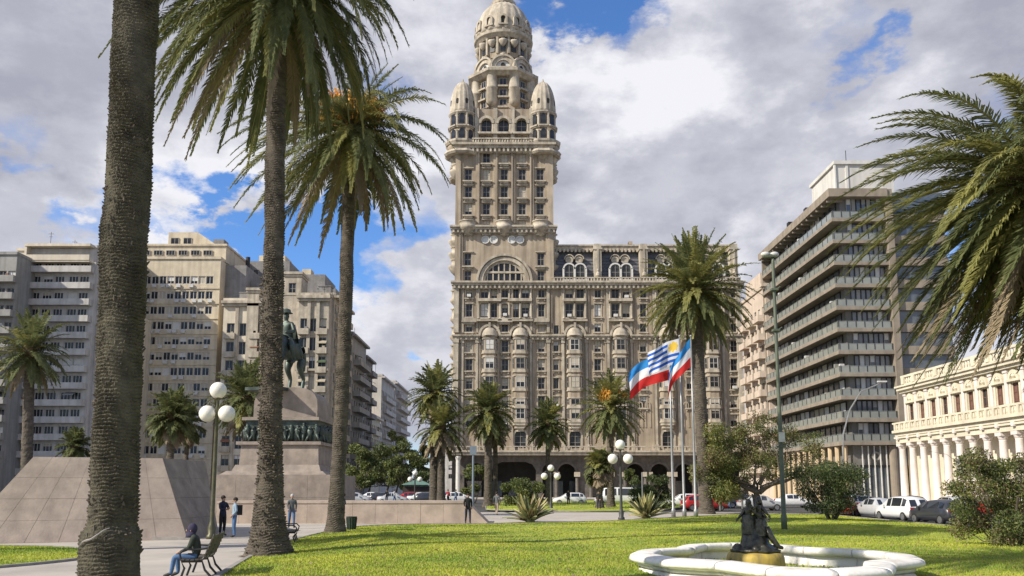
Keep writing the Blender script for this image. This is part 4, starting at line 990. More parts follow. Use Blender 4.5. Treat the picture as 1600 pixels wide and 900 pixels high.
def hnoise(x, y, s=0.23):
    return (np.sin(x*s*1.7+1.3)*np.cos(y*s*1.1+.4) + .5*np.sin(x*s*3.1+y*s*2.3) + .25*np.sin(x*s*7-y*s*5+2))/1.75
LAWNS = []
def lawn(px_pts, centre, hmax, rings=26, name='lawn', world=False, blades=0, bh=.05, seed=0, power=1.0, dry=.12):
    P = [Vector(p) if world else gnd(*p) for p in px_pts]
    P = [(p[0], p[1]) for p in P]
    # densify and smooth
    Q = []
    for i in range(len(P)):
        a, b_ = P[i], P[(i+1) % len(P)]; n = max(2, int(math.dist(a, b_)/0.6)); n = min(n, 60)
        for k in range(n): Q.append((a[0]+(b_[0]-a[0])*k/n, a[1]+(b_[1]-a[1])*k/n))
    Q = np.array(Q)
    for _ in range(6): Q = (np.roll(Q, 1, 0) + 2*Q + np.roll(Q, -1, 0))/4
    C = np.array(centre)
    ts = np.linspace(0, 1, rings)**0.7
    def height(t, x, y):
        e = np.clip((1-t)/0.30, 0, 1); e = e*e*(3-2*e)
        return .03 + hmax*e*(0.8+.35*hnoise(x, y)) 
    V = []; n = len(Q)
    for t in ts[1:]:
        XY = C + (Q-C)*t; V.append(np.c_[XY, height(np.full(n, t), XY[:,0], XY[:,1])])
    V = np.vstack([[[*C, float(height(np.array([0.0]), C[0:1], C[1:2])[0])]]] + V)
    # an upright edge down to the paving
    edge = np.c_[C+(Q-C)*1.0, np.full(n, -0.01)]; V = np.vstack([V, edge])
    tri = [(0, 1+i, 1+(i+1) % n) for i in range(n)]
    R_ = len(ts); quads = []
    idx = np.arange(n); nx = (idx+1) % n
    for j in range(R_-1):
        a = 1+j*n; quads.append(np.c_[a+idx, a+n+idx, a+n+nx, a+nx])
    o = link(name, np_mesh(name, V, np.vstack(quads), tri, [lawn_m], True)); tag(o, kind='structure')
    # kerb
    b = MB(); T = C+(Q-C)
    D2 = (Q-C)/np.linalg.norm(Q-C, axis=1)[:, None]
    for i in range(n):
        k = (i+1) % n; a, b2 = Q[i], Q[k]; c2, d2 = Q[k]+D2[k]*.14, Q[i]+D2[i]*.14
        b.add([(a[0],a[1],.0),(b2[0],b2[1],.0),(c2[0],c2[1],.0),(d2[0],d2[1],.0),(a[0],a[1],.07),(b2[0],b2[1],.07),(c2[0],c2[1],.07),(d2[0],d2[1],.07)], [(4,5,6,7),(2,3,7,6),(0,1,5,4)])
    tag(b.build('kerb', kerbm), kind='structure')
    def z_at(x, y):
        d = np.array([x, y])-C; a = math.atan2(d[1], d[0]); A = np.arctan2(Q[:,1]-C[1], Q[:,0]-C[0])
        i = int(np.argmin(np.abs((A-a+PI) % (2*PI)-PI))); t = np.linalg.norm(d)/np.linalg.norm(Q[i]-C)
        return float(height(np.array([t]), np.array([x]), np.array([y]))[0]) if t < 1 else 0.0
    if blades:
        g = np.random.default_rng(seed)
        ang = g.integers(0, n, blades*3); t = np.sqrt(g.random(blades*3)); fr = g.random(blades*3)[:, None]
        E = Q[ang]*(1-fr)+Q[(ang+1) % n]*fr; XY = C+(E-C)*t[:, None]
        # keep those in view and favour the near ones
        Yk = XY[:,1]; keep = (Yk > 10) & (np.abs(XY[:,0]) < Yk*.62) & (g.random(len(t)) < np.clip(18/np.maximum(Yk, 1), 0, 1)**1.3)
        XY = XY[keep][:blades]; t = t[keep][:blades]; m = len(XY)
        z = height(t, XY[:,0], XY[:,1])
        a = g.random(m)*2*PI; w = g.uniform(.006, .014, m)*(1+XY[:,1]/25); hh = bh*g.uniform(.5, 1.3, m)
        dx, dy = np.cos(a)*w, np.sin(a)*w; lx, ly = g.normal(0, .35, m)*hh, g.normal(0, .35, m)*hh
        V = np.empty((m, 3, 3)); V[:,0] = np.c_[XY[:,0]-dx, XY[:,1]-dy, z-.005]; V[:,1] = np.c_[XY[:,0]+dx, XY[:,1]+dy, z-.005]; V[:,2] = np.c_[XY[:,0]+lx, XY[:,1]+ly, z+hh]
        o = link('grass', np_mesh('grass', V.reshape(-1, 3), None, np.arange(m*3).reshape(-1, 3), [blade_m, blade_y], midx=(g.random(m) < dry).astype(int)))
        tag(o, 'short bright green blades of grass on the %s' % ('main lawn' if hmax > .1 else 'small lawn'), 'grass', kind='stuff')
    return z_at
ZL = lawn([(-40,0),(0,0)], (0,0), 0) if False else None
front = [(250, 985), (300, 940), (345, 902), (392, 872), (455, 846), (510, 832), (560, 823), (640, 820), (760, 819.5), (960, 815), (1080, 808), (1180, 803), (1290, 804)]
fw = [tuple(gnd(*p)) for p in front] + [(23.6, 60, 0), (23.8, 48, 0), (23.8, 8, 0), (4, 6, 0), (-3, 7, 0)]
z_lawn = lawn(fw, (4.5, 26), .22, rings=40, world=True, blades=190000, seed=3, bh=.045, dry=.28)
lawn([(760, 797), (900, 800), (1000, 799), (1060, 794), (1080, 786), (990, 782), (880, 782), (760, 784)], gnd(900, 790)[:2], .12, blades=6000, seed=4, bh=.12)
lw = [(-25, 33.2, 0), (-16.4, 32.2, 0), (-13.4, 30.2, 0), (-12.6, 26.8, 0), (-13.8, 23.6, 0), (-17, 20, 0), (-25, 16, 0)]
lawn(lw, (-19, 27), .10, world=True, blades=20000, seed=5)
# pale paved circle round the lamp and lighter strips are left to the paving itself

# ================================================================== palms
bark = mat('palm_bark', (0.150, 0.125, 0.095), (0.050, 0.042, 0.032), 0.95, 2.2, detail=12, stretch=(1,1,2.4), bump=0.012, bscale=26, lo=.3, hi=.7)
bark_moss = mat('palm_bark_moss', (0.125, 0.112, 0.075), (0.042, 0.038, 0.026), 0.95, 3.0, detail=12, bump=0.02, bscale=26, lo=.3, hi=.7)
fr_a = mat('frond_green', (0.20, 0.215, 0.085), (0.105, 0.125, 0.05), 0.65, 1.2, trans=0.40, spec=.3)
fr_b = mat('frond_yellow', (0.36, 0.34, 0.11), (0.22, 0.22, 0.075), 0.5, 1.2, trans=0.4, spec=.5)
fr_c = mat('frond_dry', (0.33, 0.26, 0.17), (0.20, 0.155, 0.10), 0.8, 1.5, trans=0.2)
rachis_m = mat('frond_stalk', (0.28, 0.26, 0.09), (0.18, 0.17, 0.06), 0.5, 2)
orange_m = mat('date_stalk', (0.85, 0.52, 0.09), (0.75, 0.34, 0.05), 0.6, 4, trans=.2)
boot_m = mat('boot', (0.16, 0.11, 0.06), (0.09, 0.062, 0.036), 0.9, 5)

def frond_mesh(g, L, az, el, wind, grav, nl, ll, wid, mats, steps=12, vshape=.35, fold=0.0):
    d = np.array([math.cos(az)*math.cos(el), math.sin(az)*math.cos(el), math.sin(el)])
    P = [np.zeros(3)]; T = [d]; ds = L/steps
    W = np.array(wind)
    for i in range(steps):
        s = (i+1)/steps
        d = d + (np.array([0, 0, -grav])*(.35+1.1*s) + W*(.3+s))*ds/L*1.0
        d /= np.linalg.norm(d); P.append(P[-1]+d*ds); T.append(d)
    P = np.array(P); T = np.array(T)
    radial = np.array([math.cos(az), math.sin(az), 0.0])
    hz = np.array([-math.sin(az), math.cos(az), 0.0])
    # rachis
    rr = np.linspace(.035, .008, steps+1)*(wid/.03)**.5
    S = np.cross(T, [0, 0, 1.0]); n_ = np.linalg.norm(S, axis=1); S = np.where(n_[:, None] > .25, S/np.maximum(n_, 1e-6)[:, None], -hz)
    # keep side vectors consistent
    for i in range(1, len(S)):
        if S[i] @ S[i-1] < 0: S[i] = -S[i]
        S[i] = S[i-1]*.4+S[i]*.6; S[i] -= T[i]*(S[i] @ T[i]); S[i] /= np.linalg.norm(S[i])
    Nn = np.cross(S, T)
    if Nn[0] @ np.array([0, 0, 1]) < -1e-6 : Nn = -Nn
    V = [np.stack([P+S*rr[:, None], P-S*rr[:, None], P-Nn*rr[:, None]*1.2], 1).reshape(-1, 3)]
    q = []
    for i in range(steps):
        for a, b_ in ((0, 1), (1, 2), (2, 0)): q.append((i*3+a, i*3+b_, (i+1)*3+b_, (i+1)*3+a))
    Q = [np.array(q)]; mi = [np.full(len(q), 1)]
    nv = len(V[0])
    t = np.linspace(.10, 1.0, nl); t = np.concatenate([t, t+.5/nl]); t = np.clip(t, 0, 1)
    sd = np.concatenate([np.ones(nl), -np.ones(nl)])
    f = t*steps; i0 = np.minimum(f.astype(int), steps-1); w = (f-i0)[:, None]
    p = P[i0]*(1-w)+P[i0+1]*w; tt = T[i0]*(1-w)+T[i0+1]*w; ss = S[i0]*(1-w)+S[i0+1]*w; nn = Nn[i0]*(1-w)+Nn[i0+1]*w
    m = len(t)
    prof = np.clip(t/.22, .25, 1)*np.clip((1.06-t)/.42, .28, 1)
    lel = ll*prof*g.uniform(.7, 1.15, m)*np.where(g.random(m) < .07, .25, 1.0)
    fw_ = .45+.55*t
    dr = tt*fw_[:, None] + ss*(sd*(1.05-.45*t))[:, None] + nn*(vshape+g.normal(0, .16, m))[:, None] + g.normal(0, .12, (m, 3)) + W*.35 + np.array([0, 0, -.12-.18*grav])
    dr /= np.linalg.norm(dr, axis=1)[:, None]
    d2 = dr + np.array([0, 0, -.40]) + W*.35 + g.normal(0, .10, (m, 3)); d2 /= np.linalg.norm(d2, axis=1)[:, None]
    wv = np.cross(dr, nn); wv /= np.maximum(np.linalg.norm(wv, axis=1), 1e-6)[:, None]; wv = wv*wid*.5
    mid = p+dr*(lel*.55)[:, None]; tip = mid+d2*(lel*.45)[:, None]
    LV = np.stack([p-wv*.6, p+wv*.6, mid+wv, mid-wv, tip], 1).reshape(-1, 3)
    base = nv+np.arange(m)*5
    Qq = np.c_[base, base+1, base+2, base+3]; Tt = np.c_[base+3, base+2, base+4]
    V = np.vstack(V+[LV]); Q = np.vstack(Q+[Qq])
    mid_ = np.concatenate([mi[0], np.zeros(m, int), np.zeros(m, int)])
    return np_mesh('frond', V, Q, Tt, mats, False, mid_)

def trunk_mesh(g, base, top, rad, nu, nv_, row, amp, m, bend=(0, 0), rough=.3, mats=None, moss=0.0):
    """rad(t in metres above base, total height) -> radius; leaf-scar ledges as real relief"""
    seedp = float(g.random()*6)
    base = np.array(base, float); top = np.array(top, float); H = top[2]-base[2]
    v = np.linspace(0, 1, nv_); u = np.linspace(0, 2*PI, nu, endpoint=False)
    VV, UU = np.meshgrid(v, u, indexing='ij'); Z = VV*H
    ph = (np.sin(UU*4+np.sin(Z*3.1)*2)*.22+np.sin(UU*9+Z*6)*.16+np.sin(UU*3+Z*.9)*.18+np.sin(UU*7-Z*2.1+1)*.13+np.sin(UU*13+Z*5.3)*.1+np.sin(UU*2+Z*.31)*.3)*rough*2.2
    r_ = Z/row+ph; k = np.floor(r_); fr_ = r_-k
    cell = np.cos(UU*m/2+k*PI*.5+np.sin(k*12.9)*1.5)
    rnd = np.modf(np.abs(np.sin(k*127.1+np.floor(UU*m/(2*PI)+k*.5)*311.7)*43758.5))[0]
    led = np.where(fr_ < .75, fr_/.75, (1-fr_)/.25)**1.3
    disp = amp*led*(.45+.35*np.abs(cell)+.6*rnd)
    # per vertex roughness
    disp += amp*.45*(g.random(disp.shape)-.5); disp += amp*.9*(np.sin(UU*5+Z*2.3+np.sin(Z*4))*np.sin(Z*7.3+UU*3))*.35
    disp *= .75+.5*np.sin(Z*1.7+UU*2+seedp)*np.sin(Z*.6-UU+1)
    disp += .006*np.sin(Z*1.1+seedp)*np.cos(UU*2+Z*.5)+.010*np.sin(Z*3.7+UU)
    RR = np.vectorize(rad)(v*H)[:, None]+disp
    cxy = base[None, :2]*(1-v[:, None])+top[None, :2]*v[:, None]+np.array(bend)[None, :]*np.sin(PI*v)[:, None]
    X = cxy[:, 0:1]+RR*np.cos(UU); Y = cxy[:, 1:2]+RR*np.sin(UU); ZZ = base[2]+Z+ (g.random(Z.shape)-.5)*row*.25
    ZZ[0] = base[2]-.1
    V = np.stack([X, Y, ZZ], -1).reshape(-1, 3)
    i = np.arange(nv_-1)[:, None]*nu; j = np.arange(nu)[None, :]; jn = (j+1) % nu
    Q = np.stack([i+j, i+jn, i+nu+jn, i+nu+j], -1).reshape(-1, 4)
    me = np_mesh('trunk', V, Q, None, mats or [bark], False)
    return me

def palm(base, top, r0, r1, L, nf, label, seed, wind=(-.3, 0, 0), flare=.25, nu=40, nvd=220, row=.12, amp=.03, mm=14, rad=None,
         nl=60, ll=.55, wid=.035, el0=82, el1=-55, grav=1.1, dry=.12, dates=0, name='palm_tree', group=None, bend=(0, 0), trunk_mats=None, ylw=.3, azr=None, boots=True, lmix=None, upw=1.0, gfun=None):
    g = np.random.default_rng(seed); rng = random.Random(seed)
    bx, by, bz = base; H = top[2]-bz
    T = thing(name, label, 'palm tree', (bx, by, bz), 0, group)
    tx, ty = top[0]-bx, top[1]-by
    rf = rad or (lambda z: r1+(r0-r1)*(1-z/H) + flare*math.exp(-z/(.5)) )
    link('trunk', trunk_mesh(g, (0, 0, 0), (tx, ty, H), rf, nu, nvd, row, amp, mm, bend, mats=trunk_mats), T)
    # swollen head of cut leaf bases under the crown
    b = MB(); rt = rf(H)
    b.smooth = True; b.lathe([(rt*.9, -1.5), (rt*1.25, -.9), (rt*1.55, -.2), (rt*1.35, .35), (rt*.5, .8)], 14, (tx, ty, H)); 
    b.smooth = False
    if boots:
        for i in range(90):
            a = i*2.39996; z = -1.4+1.7*i/90; rr = rt*(1.0+.5*(i/90)); c, s = math.cos(a), math.sin(a)
            p0 = (tx+c*rr*.9, ty+s*rr*.9, H+z); p1 = (tx+c*(rr+.16), ty+s*(rr+.16), H+z+.22)
            b.tube([p0, p1], [.075, .03], 4)
    b.build('leaf_base_head', boot_m, T)
    ga = 2.399963
    for i in range(nf):
        s = (i+.5)/nf
        az = i*ga+rng.uniform(-.25, .25)
        el = R(el0+(el1-el0)*s**upw+rng.uniform(-7, 7))
        Lf = L*rng.uniform(.86, 1.1)*(1-.18*max(0, math.sin(el)))*(1-.1*s)
        gr = grav*(1.0-.35*abs(math.sin(el)))*rng.uniform(.8, 1.2)
        w = np.array(wind)*rng.uniform(.6, 1.3)
        if gfun: w, gr, Lf = gfun(az, el, w, gr, Lf, rng)
        r = rng.random()
        lm = fr_c if (s > 1-dry and r < .75) else (fr_b if r < ylw else fr_a)
        me = frond_mesh(g, Lf, az, el, w, gr, nl, ll, wid, [lm, rachis_m], vshape=.35 if s < .8 else .1)
        rr = rt*.7
        link('frond', me, T, (tx+math.cos(az)*rr*.6, ty+math.sin(az)*rr*.6, H+.35-.9*s))
    for i in range(dates):
        az = i*2*PI/dates+rng.uniform(-.2, .2) ; b = MB(); c = Vector((math.cos(az), math.sin(az), 0))
        p = Vector((tx, ty, H+(-.15 if dates > 6 else .1))); q1 = p+c*1.0+Vector((0,0,1.05)); 
        b.tube([p+c*.2, p+c*.5+Vector((0,0,.6)), q1], [.05, .04, .03], 5)
        for k in range(110):
            dd = (c*rng.uniform(.0, 1)+Vector((rng.gauss(0,.55), rng.gauss(0,.55), rng.uniform(-.5, .9)))).normalized()
            e = q1+dd*rng.uniform(.35, .85); f_ = e+Vector((0,0,-.18))+dd*.1
            b.tube([q1-c*.15, e, f_], [.024, .020, .030], 3)
        b.build('date_stalks', orange_m, T)
    return T

# 1: the foreground trunk at the left (crown above the frame)
Y1 = 14.8
pb = gnd(172, 961); pm = at(172, 880, Y1); pt = at(213, 5, Y1)
H1 = 16.5; k_ = (H1-pm.z)/(pt.z-pm.z)
topx = pm.x+(pt.x-pm.x)*k_
def rad1(z):
    r = .355-.001*z
    zc = at(172, 828, Y1).z
    r += .085/(1+math.exp((z-zc)/.03)) + .10*math.exp(-z/.35)
    r += .005*math.sin(z*1.3)
    return r
palm((pm.x-(pt.x-pm.x)/(pt.z-pm.z)*pm.z, Y1, 0), (topx, Y1, H1), .4, .36, 4.2, 56, 'nearest palm, its massive ridged brown trunk cut by the top of the photo, left foreground', 1,
     rad=rad1, nu=170, nvd=1500, row=.060, amp=.040, mm=26, trunk_mats=[bark_moss], nl=60, group=None, grav=1.3, el1=-40)
# 2: second palm, drooping windblown crown cut by the top edge
Y2 = gnd(420, 866).y
b2 = gnd(420, 868); t2 = at(434, -4, Y2)
def rad2(z):
    return .335-.003*z+.40*math.exp(-z/.85)+.04/(1+math.exp((z-3.0)/.5))
def g2(az, el, w, gr, Lf, rng):
    return w*(1 if math.cos(az) > 0 else 1.8), gr*(1.12 if math.cos(az) > 0 else .92), Lf*(.93 if math.cos(az) > 0 else 1.06)
palm((b2.x, b2.y, z_lawn(b2.x, b2.y)-.05), tuple(t2+Vector((0,0,.6))), .4, .34, 6.3, 175, 'second palm from the left with a flared base and long fronds at the top edge', 2,
     rad=rad2, nu=110, nvd=900, row=.085, amp=.05, mm=22, wind=(-.22, .1, 0), nl=130, ll=.50, wid=.042, grav=2.1, el0=62, el1=-50, dry=.10, gfun=g2, ylw=.22)
def stubs(T, rf, H, n, seed, sc=1.0, lean=(0, 0)):
    # broken leaf stubs and loose fibre standing off the bark
    rng = random.Random(seed); b = MB()
    for i in range(n):
        a = rng.random()*2*PI; z = rng.uniform(.1, H); r = rf(z)*.98; c, s_ = math.cos(a), math.sin(a); ox_, oy_ = lean[0]*z/H, lean[1]*z/H
        p0 = (ox_+c*r, oy_+s_*r, z); o1 = r+rng.uniform(.03, .075)*sc; p1 = (ox_+c*o1, oy_+s_*o1, z+rng.uniform(-.02, .07))
        b.tube([p0, p1], [rng.uniform(.02, .045)*sc, .012*sc], 4)
    tag(b.build('bark_stubs', bark, T), kind='stuff')
def twine(T, rf, a0, a1, z0, z1, lean):
    b = MB(); pts = []
    for i in range(14):
        t = i/13; a = a0+(a1-a0)*t; z = z0+(z1-z0)*t+.02*math.sin(t*9); r = rf(z)+.055; pts.append((lean*z+r*math.cos(a), r*math.sin(a), z))
    b.tube(pts, [.006+.009*math.sin(PI*i/13)+.002*(i % 3) for i in range(14)], 5); b.build('dry_root', kerbm, T)
PT = [o for o in COL.objects if o.get('category') == 'palm tree']
stubs(PT[0], rad1, 9.0, 900, 5, .8, ((topx-(pm.x-(pt.x-pm.x)/(pt.z-pm.z)*pm.z))*9/H1, 0)); zc_ = at(172, 826, Y1).z
twine(PT[0], rad1, -PI/2-.75, -PI/2+.35, zc_-.26, zc_+.02, (pt.x-pm.x)/(pt.z-pm.z))
stubs(PT[1], rad2, 9.0, 700, 6, 1.2, ((t2.x-b2.x)*9/(t2.z+.6), 0))
# worn soil rings round the trunks that stand in the lawn and a scatter of fallen leaves
def soil_ring(x, y, r, seed):
    rng = random.Random(seed); pts = []
    for i in range(28): a = 2*PI*i/28; q = r*rng.uniform(.8, 1.15); pts.append((x+q*math.cos(a), y+q*math.sin(a)*.9))
    b = MB(); V = [(x, y, z_lawn(x, y)+.012)]
    for k in (.5, .8, 1.0): V += [(x+(px-x)*k, y+(py-y)*k, z_lawn(x+(px-x)*k, y+(py-y)*k)+(.014 if k < 1 else -.01)) for px, py in pts]
    F_ = [(0, 1+i, 1+(i+1) % 28) for i in range(28)]+[(1+j*28+i, 1+j*28+(i+1) % 28, 29+j*28+(i+1) % 28, 29+j*28+i) for j in range(2) for i in range(28)]
    b.add(V, F_); tag(b.build('soil_patch', soil), kind='structure')
b3_ = gnd(523, 833)
soil_ring(b2.x, b2.y, 1.0, 1); soil_ring(b3_.x, b3_.y, .75, 2)
# 3: palm with orange date stalks
b3 = gnd(523, 833); Y3 = b3.y; t3 = at(546, 202, Y3)
def g3(az, el, w, gr, Lf, rng):
    return w, gr, Lf*(.92 if math.cos(az) > 0 else 1.06)
palm((b3.x, b3.y, z_lawn(b3.x, b3.y)-.03), tuple(t3), .34, .30, 6.3, 104, 'tall palm with orange date stalks in its crown, third from the left', 3, rad=lambda z: .325-.002*z+.20*math.exp(-z/.6),
     nu=72, nvd=560, row=.10, amp=.04, mm=16, wind=(-.30, .1, -.05), nl=120, ll=.55, wid=.050, grav=1.35, el0=34, el1=-48, dry=.1, dates=9, ylw=.42, gfun=g3, bend=(.12, 0), upw=.9)
T3 = [o for o in COL.objects if o.get('label', '').startswith('tall palm with orange')][0]
g_ = np.random.default_rng(77)
for k_i, (az_, el_, Lq) in enumerate([(-.1, 62, 3.4), (.25, 50, 3.6), (-.5, 44, 3.6), (.1, 36, 3.7), (2.6, 50, 2.6), (-.3, 74, 3.0)]):
    me = frond_mesh(g_, Lq, az_, R(el_), np.array([.12, 0, .15]), .35, 90, .34, .04, [fr_a, rachis_m]); link('frond', me, T3, (t3.x-b3.x, t3.y-b3.y, t3.z+.5))
# right palm: windblown crown entering from the right
Y4 = 19.5; t4 = at(1618, 292, Y4)
def g4(az, el, w, gr, Lf, rng):
    return np.array([-.95, 0, -.12])*rng.uniform(.7, 1.2), gr*1.0, Lf*(1.08 if math.cos(az) < 0 else .95)
palm((t4.x+.5, Y4, 0), tuple(t4), .42, .36, 4.5, 220, 'big palm crown blown towards the left, entering the photo at the right edge', 4, nu=60, nvd=300, row=.1, amp=.04,
     nl=130, ll=.46, wid=.034, grav=1.6, el0=58, el1=-68, dry=.26, gfun=g4, ylw=.34, upw=.85)
# 5: tall palm in front of the long wing
b5 = gnd(1104, 803); t5 = at(1085, 452, b5.y)
palm(tuple(b5), tuple(t5), .50, .44, 5.7, 150, 'tall palm with a full round crown standing right of the flags before the long wing', 5, wind=(-.05, 0, 0), nu=40, nvd=260, row=.14, amp=.05, nl=80, ll=.62, wid=.085, grav=1.15, el0=86, el1=-58, ylw=.5, dry=.10)
def small_palm(px, py, cy, Y, L, label, seed, nf=62, **k):
    B_ = at(px, 700, Y); t_ = at(px, cy, Y)
    kw = dict(nu=24, nvd=110, row=.18, amp=.05, nl=42, ll=.75, wid=.12, grav=1.15, wind=(-.08, 0, 0), boots=False, ylw=.32); kw.update(k)
    r = k.pop('r', .38); kw.pop('r', None)
    return palm((B_.x, Y, 0), (t_.x, Y, t_.z), r, r*.85, L, nf, label, seed, **kw)
small_palm(47, 720, 548, 82, 4.5, 'palm before the grey apartment block at the far left, its trunk behind the granite ramp', 6, grav=1.35, r=.5, ylw=.12)
small_palm(268, 720, 650, 74, 2.7, 'dark bushy palm seen between the ramp top and the left lamp post', 7, grav=1.4, ylw=.02, r=.33)
small_palm(293, 720, 662, 80, 2.1, 'thin trunked palm just right of the dark bushy palm', 17, grav=1.3, ylw=.02, r=.2, nf=34)
small_palm(386, 720, 620, 78, 3.9, 'palm behind the lamp and the monument with fronds blown to both sides', 8, grav=1.2, ylw=.06, nf=70)
small_palm(118, 720, 697, 95, 2.2, 'small dark palm top showing over the granite ramp', 9, grav=1.3, ylw=.02, nf=40)
small_palm(679, 780, 614, 100, 4.1, 'taller palm of the pair before the left corner of the tower building', 10, ylw=.3, r=.5, nf=80)
small_palm(690, 780, 668, 98, 3.8, 'lower palm of the pair with a bushy yellow green crown', 11, ylw=.55, grav=1.4, dry=.3, r=.42)
small_palm(763, 780, 640, 97, 3.7, 'palm with a domed crown directly below the tower', 12, ylw=.35, r=.42, nf=76)
small_palm(774, 780, 672, 103, 1.9, 'slim palm behind the domed crown palm below the tower', 22, ylw=.1, r=.28, nf=30)
small_palm(856, 780, 662, 100, 3.2, 'slender palm with a small even crown left of the pale lamp', 13, ylw=.15, r=.25, nf=58)
small_palm(953, 780, 636, 88, 4.1, 'palm with orange heart and long drooping fronds left of the flagpoles', 14, ylw=.35, grav=1.35, r=.34, dates=3, nf=72)
small_palm(936, 780, 728, 84, 1.75, 'short shaggy palm low before the arcade', 15, ylw=.35, grav=1.8, dry=.4, r=.28, nf=44)
# palms out of frame on the left whose shadows cross the path
for i, (x, y, h) in enumerate([(-24, 26, 15)]):
    palm((x, y, 0), (x+.3, y, h), .4, .36, 4.6, 44, 'palm left of the photo frame casting shade over the path', 30+i, nu=24, nvd=60, nl=40, wid=.09, boots=False)

# ================================================================== broadleaf plants
leaf_m = [mat('leaf_dark', (0.065, 0.088, 0.032), (0.038, 0.055, 0.022), .55, 2, trans=.2), mat('leaf_mid', (0.12, 0.15, 0.045), (0.075, 0.10, 0.032), .55, 2, trans=.25), mat('leaf_light', (0.23, 0.24, 0.07), (0.15, 0.17, 0.05), .55, 2, trans=.3)]
leaf_y = mat('leaf_yellow', (0.30, 0.26, 0.05), (0.22, 0.20, 0.045), .6, 2, trans=.3)
leaf_red = mat('leaf_bronze', (0.20, 0.13, 0.08), (0.13, 0.085, 0.055), .6, 2, trans=.2)
twig_m = mat('twig_bark', (0.13, 0.105, 0.085), (0.075, 0.06, 0.05), .9, 4, bump=.01)
def leaves(g, clumps, n, size, mats, weights, flat=.75):
    """clumps: (x,y,z,r). returns mesh of small leaf quads spread through the clumps"""
    C = np.array(clumps); vol = C[:, 3]**2; pick = g.choice(len(C), n, p=vol/vol.sum())
    d = g.normal(size=(n, 3)); d /= np.linalg.norm(d, axis=1)[:, None]
    rr = g.random(n)**.45
    P = C[pick, :3]+d*(C[pick, 3]*rr)[:, None]*np.array([1, 1, flat])
    a = g.normal(size=(n, 3)); a /= np.linalg.norm(a, axis=1)[:, None]; a = a+d*.6; a /= np.linalg.norm(a, axis=1)[:, None]
    b_ = np.cross(a, g.normal(size=(n, 3))); b_ /= np.linalg.norm(b_, axis=1)[:, None]
    s = size*g.uniform(.6, 1.3, n)[:, None]
    V = np.stack([P-a*s, P+b_*s*.4, P+a*s, P-b_*s*.4], 1).reshape(-1, 3)
    Q = np.arange(n*4).reshape(-1, 4)
    cw = g.random(len(C)); base = np.cumsum(weights)/sum(weights)
    mix = (g.random(n)*.6+cw[pick]*.4); mi = np.searchsorted(base, np.clip(mix*1.05-.02, 0, .999))
    return np_mesh('crown', V, Q, None, mats, False, np.minimum(mi, len(mats)-1))
def plant(name, label, cat, base, h, spread, ncl, nleaf, size, seed, mats=None, weights=(3, 4, 2), trunk=.12, stems=3, shape='round', lo=.25, group=None, twigs=0, clr=.28, flat=.8, lean=0):
    g = np.random.default_rng(seed); rng = random.Random(seed)
    T = thing(name, label, cat, tuple(base), 0, group)
    cl = []
    for i in range(ncl):
        a = rng.random()*2*PI; q = math.sqrt(rng.random()); z = rng.random()
        zz = lo+(1-lo)*z
        env = math.sqrt(max(.05, 1-((zz-(lo+.45*(1-lo)))/(.62*(1-lo)+.05))**2)) if shape == 'round' else (0.35+.75*zz)
        cl.append((math.cos(a)*q*spread*env+lean*zz, math.sin(a)*q*spread*env*.8, zz*h, clr*spread*rng.uniform(.6, 1.25)))
    b = MB()
    for s in range(stems):
        a = 2*PI*s/max(1, stems)+rng.uniform(-.4, .4); p = Vector((math.cos(a)*trunk*.5, math.sin(a)*trunk*.5, -.05)); pts = [p]; 
        for k in range(4): p = p+Vector((math.cos(a)*spread*.12, math.sin(a)*spread*.12, h*.15))+Vector((rng.gauss(0, .05), rng.gauss(0, .05), 0)); pts.append(p)
        b.tube(pts, [trunk, trunk*.8, trunk*.65, trunk*.5, trunk*.35], 7)
    for c in cl:
        s = Vector((rng.uniform(-.2, .2)*spread, rng.uniform(-.2, .2)*spread, h*max(.12, lo*.7))); e = Vector(c[:3]); m_ = (s+e)/2+Vector((0, 0, -.08*h))
        b.tube([s, m_, e], [trunk*.35, trunk*.22, trunk*.08], 5)
        for _ in range(twigs):
            f_ = e+Vector((rng.gauss(0, 1), rng.gauss(0, .8), rng.gauss(.2, .8)))*c[3]*1.1; q_ = (e+f_)/2+Vector((rng.gauss(0, .1), rng.gauss(0, .1), rng.gauss(0, .1)))
            b.tube([m_.lerp(e, rng.random()), q_, f_], [trunk*.12, trunk*.08, trunk*.03], 3)
    b.build('trunk', twig_m, T)
    link('crown', leaves(g, cl, nleaf, size, mats or leaf_m, weights, flat), T)
    return T
